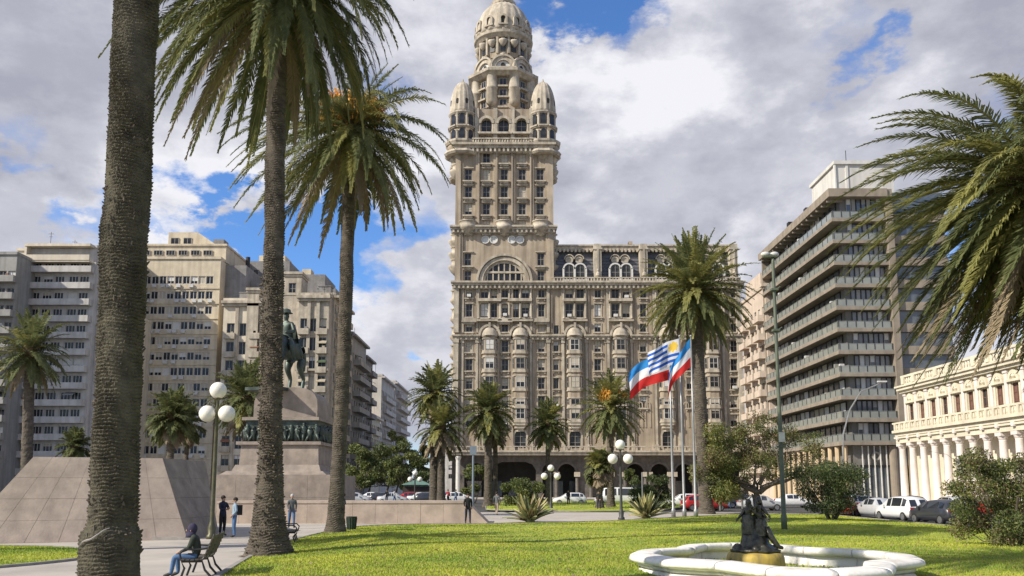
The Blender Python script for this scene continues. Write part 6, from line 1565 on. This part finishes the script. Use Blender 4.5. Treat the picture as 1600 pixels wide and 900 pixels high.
# bronze rider
def rider():
    ox, oy, z, P = MON
    T = thing('equestrian_statue', 'green bronze rider on a horse on the granite pedestal behind the second palm trunk', 'statue', (ox-.65, oy, z-.1), R(-14)); T.scale = (2.6,)*3
    # horse faces -y, about 1.6 m at the withers before scaling
    J = [(0, .55, 1.22, (.30, .30)), (0, .1, 1.18, (.30, .33)), (0, -.35, 1.25, (.27, .31)), (0, -.62, 1.50, (.17, .21)), (0, -.86, 1.80, (.12, .15)), (0, -1.02, 1.95, (.11, .12)), (0, -1.20, 1.75, (.075, .08)), (0, -1.28, 1.62, (.055, .06)),
         (.16, -.45, .95, .11), (.17, -.58, .62, .065), (.17, -.50, .30, .045), (.17, -.52, .05, .055),
         (-.16, -.45, .98, .11), (-.17, -.80, .85, .065), (-.17, -.82, .55, .045), (-.17, -.72, .38, .05),
         (.17, .62, .95, .15), (.18, .52, .68, .09), (.18, .78, .42, .055), (.18, .68, .06, .055), (-.17, .62, .95, .15), (-.18, .50, .68, .09), (-.18, .70, .42, .055), (-.18, .62, .06, .055),
         (0, .90, 1.32, .08), (0, 1.06, 1.05, .10), (0, 1.08, .65, .05)]
    E = [(0,1),(1,2),(2,3),(3,4),(4,5),(5,6),(6,7),(2,8),(8,9),(9,10),(10,11),(2,12),(12,13),(13,14),(14,15),(0,16),(16,17),(17,18),(18,19),(0,20),(20,21),(21,22),(22,23),(0,24),(24,25),(25,26)]
    skin('horse', J, E, [bronze], [0]*len(E), T, 2, root=1)
    b = MB()
    for s in (-1, 1): b.lathe([(.035, 0), (.03, .05), (.005, .13)], 6, (s*.07, -.98, 2.03))
    b.box(-.5, .5, -1.1, 1.0, -.06, .02); b.build('ears_and_plinth', bronze, T)
    J = {k: list(v) for k, v in BASEJ.items()}
    dz = 1.40-.96
    pose = {k: [v[0], v[1]+.02, v[2]+dz, v[3]] for k, v in BASEJ.items()}
    pose.update(knl=[.34, -.28, 1.20, .075], anl=[.36, -.14, .80, .05], tol=[.37, -.32, .74, .045], knr=[-.34, -.28, 1.20, .075], anr=[-.36, -.14, .80, .05], tor=[-.37, -.32, .74, .045],
                hil=[.15, 0, 1.38, .11], hir=[-.15, 0, 1.38, .11], ell=[.28, -.05, 1.62, .055], wrl=[.16, -.32, 1.55, .04], elr=[-.26, .02, 1.6, .055], wrr=[-.22, -.26, 1.5, .04])
    js = [tuple(pose[k]) for k in KEYS]
    skin('rider_body', js, [(KEYS.index(a), KEYS.index(b_)) for a, b_, _ in EDG], [bronze], [0]*len(EDG), T, 2)
    b = MB(); b.smooth = True; hz = 1.635+dz; b.lathe([(.17, .07), (.12, .09), (.10, .17), (.02, .2)], 12, (0, .02, hz)); b.build('hat', bronze, T)
    b = MB(); b.smooth = True; b.lathe([(.20, 1.86), (.27, 1.6), (.32, 1.35)], 12, (0, .09, 0), cap=False, a0=.3, a1=PI-.3); b.build('cape', bronze, T)
rider()

# ------------------------------------------------------------------ lamps and poles
lamp_m = mat('lamp_post_olive', (.12, .115, .065), (.075, .075, .045), .45, 4, metal=.3); pole_g = mat('pole_green', (.12, .14, .095), (.08, .095, .07), .5, 2)
pole_w = mat('pole_metal', (.32, .32, .31), (.25, .25, .24), .4, 2, metal=.5); pole_b = mat('pole_blue_grey', (.20, .24, .28), None, .5, 2); pole_d = mat('pole_dark', (.06, .06, .055), None, .5, 2)
def globe_lamp(label, base, H, rg, pm, spread=.55, drop=1.15, group='three globe lamps'):
    T = thing('street_lamp', label, 'street lamp', tuple(base), 0, group)
    b = MB(); b.smooth = True
    b.lathe([(.22, 0), (.22, .12), (.15, .2), (.17, .45), (.12, .6), (.095, .75), (.085, H*.5), (.07, H-drop-.25), (.10, H-drop-.2), (.06, H-drop), (.05, H-2*rg-.1), (.09, H-2*rg)], 12); b.build('post', pm, T)
    g = MB(); g.smooth = True; g.sphere((0, 0, H-rg), rg, 18, 12); g.build('globe', opal, T)
    b = MB(); b.lathe([(.13, H-2*rg-.02), (.15, H-2*rg+.05), (.05, H-2*rg-.1)], 10); b.build('globe_collar', pm, T)
    for s in (-1, 1):
        zc = H-drop-rg*.9
        b = MB(); b.tube([(0, 0, H-drop-.25), (s*spread*.35, 0, H-drop+.12), (s*spread*.8, 0, H-drop+.18), (s*spread, 0, zc+rg*.9)], .032, 6); b.tube([(0, 0, H-drop-.05), (s*spread*.4, 0, H-drop+.02), (s*spread*.5, 0, H-drop-.2), (s*spread*.25, 0, H-drop-.22)], .018, 5); b.lathe([(.12, zc+rg*.92), (.05, zc+rg*1.15)], 8, (s*spread, 0, 0)); arm = b.build('arm', pm, T)
        g = MB(); g.smooth = True; g.sphere((s*spread, 0, zc), rg, 18, 12); g.build('globe', opal, T)
    return T
p = gnd(330, 842); H = at(334, 597, p.y).z; globe_lamp('olive lamp post with three large white globes beside the granite ramp at the left', p, H, at(347, 610, p.y).x-at(334, 610, p.y).x, lamp_m, (at(349, 657, p.y).x-at(319, 657, p.y).x)/2, 1.02)
p = gnd(971, 812); H = at(970, 687, p.y).z; globe_lamp('three globe lamp post right of the palm with the orange heart', p, H, .33, pole_d, .5, .95)
p = gnd(861, 784); p = at(861, 784, 85); p.z = 0; H = at(861, 726, 85).z; globe_lamp('small pale three globe lamp behind the left agave', p, H, .32, pole_d, .62, .8)
p = at(648, 784, 110); p.z = 0; H = at(648, 735, 110).z; globe_lamp('distant globe lamp above the low granite wall', p, H, .32, pole_d, .6, .8)
p = gnd(1226, 834); H = at(1207, 400, p.y).z
T = thing('floodlight_pole', 'very tall thin green pole with a white lamp head, right of the fountain statue', 'lamp post', tuple(p))
b = MB(); b.smooth = True; b.lathe([(.14, 0), (.14, .8), (.11, .9), (.10, H*.4), (.085, H*.45), (.075, H-.3), (.06, H)], 12); b.build('pole', pole_g, T)
b = MB(); b.box(-.45, .2, -.12, .12, H-.06, H+.06); b.tube([(-.1, 0, H), (-.1, 0, H+.2)], .05); b.build('bracket', pole_g, T)
for s in (-.35, .08): b = MB(); b.smooth = True; b.sphere((s, 0, H+.08), .17, 12, 8, (1.3, 1, .75)); b.build('lamp_head', acw, T)
for zq in (H*.72, H*.87, H*.30): b = MB(); b.box(-.16, .16, -.16, .16, zq, zq+.10); b.tube([(0, 0, zq), (.3, 0, zq+.2)], .025, 5); b.build('clamp', pole_g, T)
b = MB(); b.box(-.12, .14, -.24, -.12, H*.32, H*.32+.45); b.build('junction_box', acw, T)
Yl = 88
p = at(1320, 780, Yl); T = thing('street_lamp', 'curved arm street lamp in front of the slab office block', 'street lamp', (p.x, Yl, 0))
q1 = at(1328, 640, Yl)-p; q2 = at(1345, 612, Yl)-p; q3 = at(1382, 596, Yl)-p
for q in (q1, q2, q3): q.z += p.z
b = MB(); b.tube([(0, 0, 0), (0, 0, 3), (q1.x*.2, 0, q1.z*.75), (q1.x, 0, q1.z), (q2.x, 0, q2.z), (q3.x, 0, q3.z)], [.12, .11, .09, .08, .07, .06], 8); b.build('pole', pole_w, T)
b = MB(); b.box(q3.x-.7, q3.x+.2, -.15, .15, q3.z-.08, q3.z+.06); b.build('lamp_head', acw, T)
p = at(739, 782, 92); T = thing('sign_pole', 'slim blue grey pole with a small square sign before the arcade', 'pole', (p.x, 92, 0)); H = at(739, 697, 92).z
b = MB(); b.lathe([(.14, 0), (.10, H)], 8); b.build('pole', pole_b, T); b = MB(); b.box(-.35, .35, -.12, -.06, H-.9, H); b.build('sign_plate', pole_b, T)
for i, (px, y0, y1, lab) in enumerate([(1125, 790, 735, 'thin grey post behind the half bare tree, nearest the tall palm'), (1004, 780, 738, 'thin post in front of the arcade left of the flagpoles')]):
    p = at(px, y0, 80); T = thing('metal_post', lab, 'post', (p.x, 80, 0)); H = at(px, y1, 80).z; b = MB(); b.lathe([(.07, 0), (.06, H)], 8); b.build('pole', pole_w, T)

# flags
fblue = mat('flag_blue', (.02, .13, .55), (.015, .10, .46), .8, 2, trans=.25); fsky = mat('flag_sky_blue', (.03, .27, .66), (.02, .2, .55), .8, 2, trans=.25); fwhite = mat('flag_white', (.75, .75, .78), (.68, .68, .72), .8, 2, trans=.25); fred = mat('flag_red', (.62, .03, .025), (.52, .02, .02), .8, 2, trans=.25); fgold = mat('flag_gold', (.72, .48, .06), None, .8, 2)
def flag(T, top, W, Hh, ang, kind, seed, tip=.0, dep=.25):
    rng = random.Random(seed); nu, nv_ = 45, 36
    V = []; 
    for j in range(nv_+1):
        for i in range(nu+1):
            u, v = i/nu, j/nv_
            a = ang+.25*u
            x = -u*W*math.cos(a)+ .10*math.sin(v*3+u*5)*u; z = -u*W*math.sin(a)-v*Hh*(1-tip*u)+.12*math.sin(u*8+v*2+seed)*u
            y = dep*math.sin(u*7.5+v*1.6+seed)*(.25+u)+ .10*math.sin(u*15-v*5)*u
            V.append((top[0]+x-v*Hh*.35*math.sin(ang)*u, y, top[2]+z))
    F_ = []; mi = []
    for j in range(nv_):
        for i in range(nu):
            a = j*(nu+1)+i; F_.append((a, a+1, a+nu+2, a+nu+1)); u, v = (i+.5)/nu, (j+.5)/nv_
            if kind == 'tri': m = 0 if v < 1/3 else (1 if v < 2/3 else 2)
            else:
                m = 1
                k = int(v*9)
                if k % 2 == 1: m = 3
                if u < .36 and v < 5/9: m = 1
                cx_, cy_ = .18*W, .275*Hh; r = math.hypot(u*W-cx_, v*Hh-cy_); th = math.atan2(v*Hh-cy_, u*W-cx_)
                if u < .36 and v < 5/9 and r < .15*Hh*(1+.45*abs(math.cos(th*4))): m = 4
            mi.append(m)
    me = bpy.data.meshes.new('flag'); me.from_pydata(V, [], F_)
    for m in (fsky, fwhite, fred, fblue, fgold): me.materials.append(m)
    me.polygons.foreach_set('material_index', mi); me.polygons.foreach_set('use_smooth', [True]*len(F_)); me.update()
    return me
for px, pb_, ptop, kind, W, Hh, ang, tip, lab, fl, yo in [
        (1052, 806, 549, 'tri', 3.3, 2.3, .30, .15, 'left of the three flagpoles by the agave', 'blue white and red tricolour flag, leftmost of the three, flying to the left', 0),
        (1069, 808, 533, 'uru', 2.4, 1.8, .20, .0, 'middle flagpole of the three', 'white and blue striped flag with a golden sun, middle of the three', -.9),
        (1087, 800, 533, 'tri', 2.9, 2.0, .80, .0, 'right flagpole of the three, closest to the tall palm', 'drooping blue white and red tricolour flag, rightmost of the three', -1.6)]:
    p = gnd(px, pb_); Yf = 64+yo
    p = at(px, 790, Yf); H = at(px-3, ptop-6, Yf).z
    T = thing('flagpole', lab, 'flagpole', (p.x, Yf, 0), 0, 'flagpoles'); b = MB(); b.smooth = True; b.lathe([(.16, 0), (.16, .5), (.10, .6), (.085, H*.5), (.05, H)], 10); b.build('pole', pole_w, T); b = MB(); b.sphere((0, 0, H+.08), .1, 8, 6); b.build('ball_finial', pole_w, T)
    o = link('flag', flag(None, (-.06, 0, H-.1), W, Hh, ang, kind, px % 7, tip), None, (p.x, Yf, 0)); tag(o, fl, 'flag', 'flags')

# ------------------------------------------------------------------ fountain
water = mat('fountain_water', (.05, .085, .055), (.03, .055, .035), .06, 1.5, spec=1.0, bump=.01, bscale=4)
algae = mat('ochre_stained_stone', (.50, .36, .07), (.26, .19, .06), .6, 5, stretch=(1, 1, .25), bump=.01)
def fountain():
    cx, cy = at(1205, 860, 20.9).x, 20.9; zb = z_lawn(cx, cy)-.10
    RX, RY = 3.0, 4.0; Ht = .62-zb
    T = thing('fountain_basin', 'white stone lobed fountain basin with a thick rolled rim on the lawn', 'fountain', (cx, cy, zb))
    def outline(s, n=176):
        out = []
        for i in range(n):
            th = 2*PI*i/n; best = 0
            for k in range(4):
                a = th-k*PI/2; c, rr = .47, .53
                disc = rr*rr-(c*math.sin(a))**2
                if disc > 0 and math.cos(a) > -.2: best = max(best, c*math.cos(a)+math.sqrt(disc))
            out.append((best*RX*math.cos(th), best*RY*math.sin(th)))
        P_ = np.array(out); 
        for _ in range(2): P_ = (np.roll(P_, 1, 0)+2*P_+np.roll(P_, -1, 0))/4
        t = np.roll(P_, -1, 0)-np.roll(P_, 1, 0); t /= np.linalg.norm(t, axis=1)[:, None]; nn = np.c_[t[:, 1], -t[:, 0]]
        return P_, nn
    P_, Nn = outline(1); n = len(P_)
    cc = [0, 11, 22, 34, 44, 54, 66, 77, 88, 99, 110, 122, 132, 142, 154, 165, 176]
    L_ = P_.copy()
    for a, b_ in zip(cc[:-1], cc[1:]):
        for i in range(a, b_): t = (i-a)/(b_-a); L_[i] = P_[a]*(1-t)+P_[b_ % n]*t
    P_ = P_*.35+L_*.65; t = np.roll(P_, -1, 0)-np.roll(P_, 1, 0); t /= np.linalg.norm(t, axis=1)[:, None]; Nn = np.c_[t[:, 1], -t[:, 0]]
    def sweep(prof, i0, i1, name, m, gap=0.0, ends=True, sc=1.0):
        idx = [i % n for i in range(i0, i1+1)]; V = []
        k = len(prof)
        for q, i in enumerate(idx):
            p_ = P_[i].copy(); nn = Nn[i]
            if gap and q in (0, len(idx)-1):
                j = idx[1] if q == 0 else idx[-2]; dd = P_[j]-P_[i]; p_ = p_+dd/np.linalg.norm(dd)*gap
            for (o, z) in prof: V.append((p_[0]+nn[0]*o, p_[1]+nn[1]*o, z))
        F_ = [(a*k+c, (a+1)*k+c, (a+1)*k+(c+1) % k, a*k+(c+1) % k) for a in range(len(idx)-1) for c in range(k)]
        if ends: F_ += [list(range(k)), [(len(idx)-1)*k+c for c in range(k)][::-1]]
        b = MB(); b.smooth = True; b.add(V, F_); me = b.mesh(name, m)
        for p in list(me.polygons)[-2:] if ends else []: p.use_smooth = False
        return link(name, me, T)
    rim = [(-.30, Ht-.15), (-.315, Ht-.06), (-.29, Ht-.015), (-.24, Ht), (.0, Ht-.004), (.20, Ht-.02), (.27, Ht-.05), (.295, Ht-.11), (.27, Ht-.165), (.18, Ht-.19), (.06, Ht-.23), (-.22, Ht-.20)]
    cuts = [0, 11, 22, 34, 44, 54, 66, 77, 88, 99, 110, 122, 132, 142, 154, 165, 176]
    for a, b_ in zip(cuts[:-1], cuts[1:]): sweep(rim, a, b_, 'coping_stone', marble, gap=.010)
    wall_p = [(-.12, .10), (-.12, Ht-.19), (.03, Ht-.19), (.10, Ht-.25), (.02, Ht-.31), (-.0, .24), (.06, .19), (.12, .12), (.12, .05), (.18, 0), (-.12, -.05)]
    for a, b_ in zip(cuts[:-1], cuts[1:]): sweep(wall_p, a, b_, 'basin_wall', marble, gap=.003)
    b = MB(); b.add([(p[0]-nn[0]*.1, p[1]-nn[1]*.1, Ht-.47) for p, nn in zip(P_, Nn)]+[(0, 0, Ht-.47)], [(i, (i+1) % n, n) for i in range(n)]); b.build('water', water, T)
    b = MB(); b.smooth = True; hx = at(1180, 862, cy).z-zb; sx = at(1180, 860, cy).x-cx
    b.lathe([(.66, 0), (.64, hx-.12), (.60, hx-.03), (.50, hx)], 28, (sx, 0, 0), rib=.03, nrib=24); b.build('centre_plinth', algae, T)
    g = np.random.default_rng(2); cl = [(-1.05+.25*i*.5, -.3+.1*math.sin(i), Ht-.2, .16) for i in range(6)]
    link('water_plants', leaves(g, cl, 500, .035, [leaf_m[1], leaf_y, leaf_m[2]], (3, 2, 3)), T)
    # bronze group
    Hs = at(1180, 777, cy).z-(hx+zb)
    S_ = thing('bronze_fountain_figures', 'dark bronze group of embracing figures standing in the white fountain', 'sculpture', (cx+sx, cy, zb+hx))
    rng = random.Random(3)
    b = MB(); b.smooth = True; b.lathe([(.50, -.01), (.52, .05), (.40, .10), (.30, .20), (.24, .5), (.12, .8)], 14, rib=.12, nrib=7); 
    for i in range(16): a = rng.random()*2*PI; r = rng.uniform(.2, .47); b.sphere((r*math.cos(a), r*math.sin(a), .07), rng.uniform(.07, .13), 8, 6)
    b.build('rock', bronze_d, S_)
    fs = (Hs-.12)/1.74
    poses = [dict(ell=(.36, -.10, 1.52), wrl=(.46, -.14, 1.72), elr=(-.34, .02, 1.30), wrr=(-.50, -.02, 1.15), knl=(.12, -.12, .54), anl=(.12, -.05, .12)),
             dict(elr=(-.32, -.12, 1.60), wrr=(-.18, -.16, 1.78), ell=(.34, .02, 1.28), wrl=(.46, .04, 1.08), knr=(-.14, -.10, .52)),
             dict(ell=(.35, .05, 1.45), wrl=(.42, .14, 1.62), elr=(-.30, -.10, 1.22), wrr=(-.38, -.26, 1.06)),
             dict(ell=(.30, -.14, 1.30), wrl=(.20, -.36, 1.20), elr=(-.36, .04, 1.5), wrr=(-.46, .04, 1.66))]
    for k, ps in enumerate(poses):
        a = 2*PI*k/4+.5
        js = {q: list(v) for q, v in BASEJ.items()}
        for q, v in ps.items(): js[q] = list(v)+[js[q][3]]
        for q in js: r = js[q][3]; js[q][3] = tuple(x*1.35 for x in r) if isinstance(r, tuple) else r*1.4
        o = skin('figure', [tuple(js[q]) for q in KEYS], [(KEYS.index(x), KEYS.index(y)) for x, y, _ in EDG], [bronze_d], [0]*len(EDG), S_, 2)
        sc_ = fs*(1, .9, .96, .84)[k]; o.scale = (sc_*.84, sc_*.84, sc_); o.location = (.17*math.cos(a), .17*math.sin(a), .10); o.rotation_euler[2] = a+PI/2
        J_ = js
        b = MB(); b.smooth = True; b.lathe([(.30, .50), (.30, .8), (.24, 1.1), (.22, 1.2)], 14, rib=.15, nrib=9, cap=False); b.build('drapery', bronze_d, o)
        b = MB(); b.smooth = True; b.sphere((0, .03, 1.66), .135, 10, 8); b.build('hair', bronze_d, o)
        for s, w, e in ((1, 'wrl', 'ell'), (-1, 'wrr', 'elr')):
            p_, q_ = Vector(js[w][:3]), Vector(js[e][:3]); hand(o, p_, p_-q_, bronze_d, .5, 1.4, s)
    b = MB(); b.smooth = True; b.tube([(.22, -.15, .55), (.35, -.2, .3), (.48, -.22, .12), (.58, -.2, .10)], [.09, .07, .055, .04], 8); b.build('trailing_drapery', bronze_d, S_)
fountain()

# ------------------------------------------------------------------ vehicles
tyre = mat('tyre', (.02, .02, .02), None, .85, 3); rim_m = mat('wheel_rim', (.38, .38, .39), None, .35, 3, metal=.8); car_gl = mat('car_glass', (.02, .024, .03), None, .06, 1, spec=1.0); lampr = mat('tail_lamp', (.45, .02, .02), None, .3, 3); lampw = mat('head_lamp', (.7, .7, .7), None, .15, 3, spec=1.0); plate_m = mat('number_plate', (.6, .6, .6), None, .5, 3); trim_m = mat('car_trim', (.03, .03, .03), None, .6, 3)
def paint(n, c): return mat('paint_'+n, c, tuple(x*.93 for x in c), .3, 1, coat=.6, spec=.5)
def car(label, loc, rz, pm, L=4.1, W=1.72, H=1.46, kind='hatch', cat='car', name='parked_car', group='parked cars'):
    T = thing(name, label, cat, loc, rz, group)
    h = L/2; w = W/2
    # stations x (front = +x): z_bottom, z_belt, z_top, halfwidth belt, halfwidth top
    if kind == 'hatch': st = [(-h, .42, .78, .80, .80, .74), (-h+.10, .28, .92, .98, .9, .80), (-h+.42, .24, .95, H-.12, .97, .72), (-h+.85, .22, .95, H, 1, .74), (-.1, .22, .94, H+.01, 1, .76), (.45, .22, .93, H-.08, 1, .75), (1.15/4.1*L, .23, .93, .96, .99, .86), (h-.35, .24, .82, .84, .95, .80), (h-.06, .28, .68, .70, .84, .70), (h, .36, .58, .60, .72, .6)]
    elif kind == 'sedan': st = [(-h, .42, .80, .82, .80, .74), (-h+.10, .28, .94, .98, .9, .80), (-h+.75, .24, .96, 1.0, .97, .84), (-h+1.25, .22, .95, H-.06, 1, .72), (-.15, .22, .94, H, 1, .74), (.4, .22, .93, H-.06, 1, .73), (1.1/4.1*L, .23, .93, .96, .99, .86), (h-.35, .24, .80, .82, .95, .80), (h-.06, .28, .66, .68, .84, .70), (h, .36, .56, .58, .72, .6)]
    else: st = [(-h, .45, 1.0, 1.02, .85, .80), (-h+.08, .32, 1.1, H-.15, .96, .86), (-h+.35, .28, 1.1, H, .99, .86), (0, .26, 1.1, H+.02, 1, .87), (h-1.5, .26, 1.08, H, 1, .86), (h-1.2, .26, 1.05, H-.08, 1, .84), (h-.62, .26, 1.0, 1.04, .98, .86), (h-.2, .28, .85, .88, .92, .82), (h-.04, .32, .72, .74, .82, .74), (h, .4, .62, .64, .7, .6)]
    V = []; K = 9
    for x, zb, zbelt, zt, wb, wt in st:
        zm = zb+(zbelt-zb)*.45
        V += [(x, -w*wb*.88, zb), (x, -w*wb, zm-.08), (x, -w*wb*.99, zbelt), (x, -w*wt*1.02, zt-.06), (x, 0, zt+.02), (x, w*wt*1.02, zt-.06), (x, w*wb*.99, zbelt), (x, w*wb, zm-.08), (x, w*wb*.88, zb)]
    F_ = [(i*K+c, (i+1)*K+c, (i+1)*K+c+1, i*K+c+1) for i in range(len(st)-1) for c in range(K-1)] + [(i*K+K-1, (i+1)*K+K-1, (i+1)*K, i*K) for i in range(len(st)-1)] + [list(range(K)), [(len(st)-1)*K+c for c in range(K)][::-1]]
    b = MB(); b.smooth = True; b.add(V, F_); me = b.mesh('body', pm)
    o = link('body', me, T)
    cab = [i for i, s in enumerate(st) if s[3]-s[2] > .3]
    c0, c1 = cab[0], cab[-1]
    def quad(q, ins, push, name, m):
        q = [Vector(v) for v in q]; c = sum(q, Vector())/4; n_ = (q[1]-q[0]).cross(q[3]-q[0]).normalized(); 
        if n_.dot(c-Vector((0, 0, .8))) < 0: n_ = -n_
        q2 = [c+(v-c)*ins+n_*push for v in q]; b = MB(); b.add([tuple(v) for v in q2]+[tuple(v-n_*(push+.02)) for v in q2], [(0,1,2,3),(0,4,5,1),(1,5,6,2),(2,6,7,3),(3,7,4,0)]); return b.build(name, m, T)
    for s in (2, 5):
        for i in range(c0, c1):
            if st[i+1][0]-st[i][0] > .25: quad([V[i*K+s], V[(i+1)*K+s], V[(i+1)*K+s+1], V[i*K+s+1]], .88, .012, 'side_window', car_gl)
    for i in (c1, c0-1):
        a, b_ = i*K, (i+1)*K; quad([V[a+3], V[b_+3], V[b_+5], V[a+5]], .86, .035, 'windscreen' if i == c1 else 'rear_window', car_gl)
    for sx_ in (-1, 1):
        for xw in (-h+.72, h-.80):
            b = MB(); b.M = Matrix.Translation((xw, sx_*(w-.10), .31)) @ Matrix.Rotation(PI/2, 4, 'X'); b.lathe([(.22, -.11), (.30, -.11), (.315, -.06), (.315, .06), (.30, .11), (.22, .11)], 20); wh = b.build('wheel', tyre, T)
            b = MB(); b.M = Matrix.Translation((xw, sx_*(w-.10), .31)) @ Matrix.Rotation(PI/2, 4, 'X'); b.lathe([(.21, -.115), (.20, -.12), (.06, -.10), (.05, -.125), (.05, .125), (.06, .10), (.20, .12), (.21, .115)], 12); b.build('rim', rim_m, wh)
        b = MB(); b.box(-h-.01, -h+.12, min(sx_*w*.45, sx_*w*.80), max(sx_*w*.45, sx_*w*.80), .76, .92); b.build('tail_light', lampr, T)
        b = MB(); b.box(h-.14, h+.0, min(sx_*w*.40, sx_*w*.74), max(sx_*w*.40, sx_*w*.74), .56, .68); b.build('headlight', lampw, T)
        b = MB(); b.box(.55, .72, min(sx_*w, sx_*(w+.16)), max(sx_*w, sx_*(w+.16)), .92, 1.05); b.build('mirror', pm, T)
    b = MB(); b.box(-h-.02, -h+.05, -.26, .26, .52, .63); b.build('number_plate', plate_m, T)
    b = MB(); b.box(-h-.03, -h+.2, -w*.8, w*.8, .30, .42); b.box(h-.15, h+.02, -w*.62, w*.62, .32, .44); b.build('bumper', trim_m, T)
    return T
P_dark = paint('charcoal', (.035, .037, .045)); P_wht = paint('white', (.72, .72, .72)); P_sil = paint('silver', (.45, .46, .47)); P_red = paint('red', (.40, .02, .02)); P_blk = paint('black', (.015, .015, .018)); P_blu = paint('blue', (.05, .09, .20)); P_grn = paint('teal', (.05, .25, .20))
RZ = -.13
car('charcoal hatchback parked nearest, beside the shrub at the right edge', (25.9, 54.6, -.122), R(98), P_dark)
car('white estate car parked just behind the charcoal hatchback', (26.0, 60.0, -.122), R(97), P_wht, H=1.6, L=4.4)
car('silver saloon car parked behind the white estate', (26.4, 65.0, -.122), R(96), P_sil, kind='sedan', L=4.4)
car('dark red hatchback at the far end of the kerb row beside the dark green shrub', (24.9, 67.5, -.122), R(60), P_red)
car('black hatchback beside the dark red one', (26.6, 72.5, -.122), R(80), P_blk)
for i, (x, y, a, pm, kd, lab) in enumerate([(31.5, 80, 10, P_wht, 'hatch', 'white hatchback crossing behind the kerb row'), (35.5, 66, 92, P_red, 'sedan', 'red saloon parked across the road before the columned building'), (35.6, 73, 90, P_sil, 'hatch', 'silver hatchback parked across the road behind the red saloon'), (35.6, 80, 90, P_dark, 'sedan', 'dark saloon parked across the road nearest the slab block'),
        (18, 84, 4, P_red, 'hatch', 'red hatchback behind the bare tree and fountain statue'), (23.5, 85, 2, P_sil, 'sedan', 'silver saloon behind the trunk of the bare tree'), (24.5, 95, 0, P_blu, 'hatch', 'blue hatchback behind the silver saloon'), (30, 96, 0, P_wht, 'sedan', 'white saloon in front of the ochre pillars'), (18.5, 97, 180, P_wht, 'hatch', 'white hatchback right of the tall palm base'), (36.5, 97, 0, P_grn, 'hatch', 'teal hatchback at the foot of the slab block'),
        (13.0, 112, 180, P_wht, 'van', 'white van parked before the arcade'), (7.2, 112.5, 180, P_wht, 'hatch', 'white car at the left end of the white van')]):
    car(lab, (x, y, -.122), R(a), pm, kind=kd, L=5.4 if kd == 'van' else 4.2, H=2.1 if kd == 'van' else 1.46, W=1.9 if kd == 'van' else 1.72, name='van' if kd == 'van' else 'parked_car', cat='van' if kd == 'van' else 'car')
cols_ = [P_sil, P_wht, P_dark, P_sil, P_red, P_wht, P_dark, P_blu, P_wht]
cn = ['silver', 'white', 'charcoal', 'pale silver', 'red', 'plain white', 'dark', 'blue', 'second plain white']
wh_ = ['directly right of the third palm trunk', 'second from the third palm trunk', 'beneath the broad street tree', 'beneath the yellow green street tree', 'left of the distant globe lamp', 'below the green kiosk canopy', 'left of the palm pair trunks', 'right of the palm pair trunks', 'before the corner column of the tower building']
for i in range(9):
    px = 556+i*19.5+(i % 3)*3; Yc = (118, 126, 121)[i % 3]; p = at(px, 775, Yc)
    car('%s car in the far road %s' % (cn[i], wh_[i]), (p.x, Yc, -.122), R((0, 180, 4)[i % 3]), cols_[i], kind=('hatch', 'sedan')[i % 2], group='cars in the far road')
T = thing('kiosk', 'green roofed kiosk with dark sides before the side street, left of the palm pair', 'kiosk', tuple(at(652, 784, 128)))
T.location.z = 0; kg = mat('kiosk_green', (.12, .22, .18), (.09, .16, .13), .5, 2)
b = MB(); b.box(-1.7, 1.7, -1.4, 1.4, 0, 2.3); b.build('walls', kg, T); b = MB(); b.add([(-2.1,-2,2.35),(2.1,-2,2.35),(2.1,2,2.35),(-2.1,2,2.35),(0,0,3.2)], [(0,1,4),(1,2,4),(2,3,4),(3,0,4),(3,2,1,0)]); b.build('roof', kg, T); b = MB(); b.box(-1.9, 1.9, -1.45, -1.38, 1.0, 2.1); b.build('counter_opening', dark_in, T)
for i, px in enumerate((604, 616, 700, 712)):
    p = at(px, 784, 112); person(('person in black crossing before the side street', 'person in white top by the crossing before the side street', 'person in red by the trunks of the palm pair', 'person in pale blue top near the corner column')[i], (p.x, 112, 0), R(80*i), (cl_black, cl_white, cl_red, cl_lblue)[i], (cl_navy, cl_jean, cl_black, cl_jean)[i], walk, sub=1)
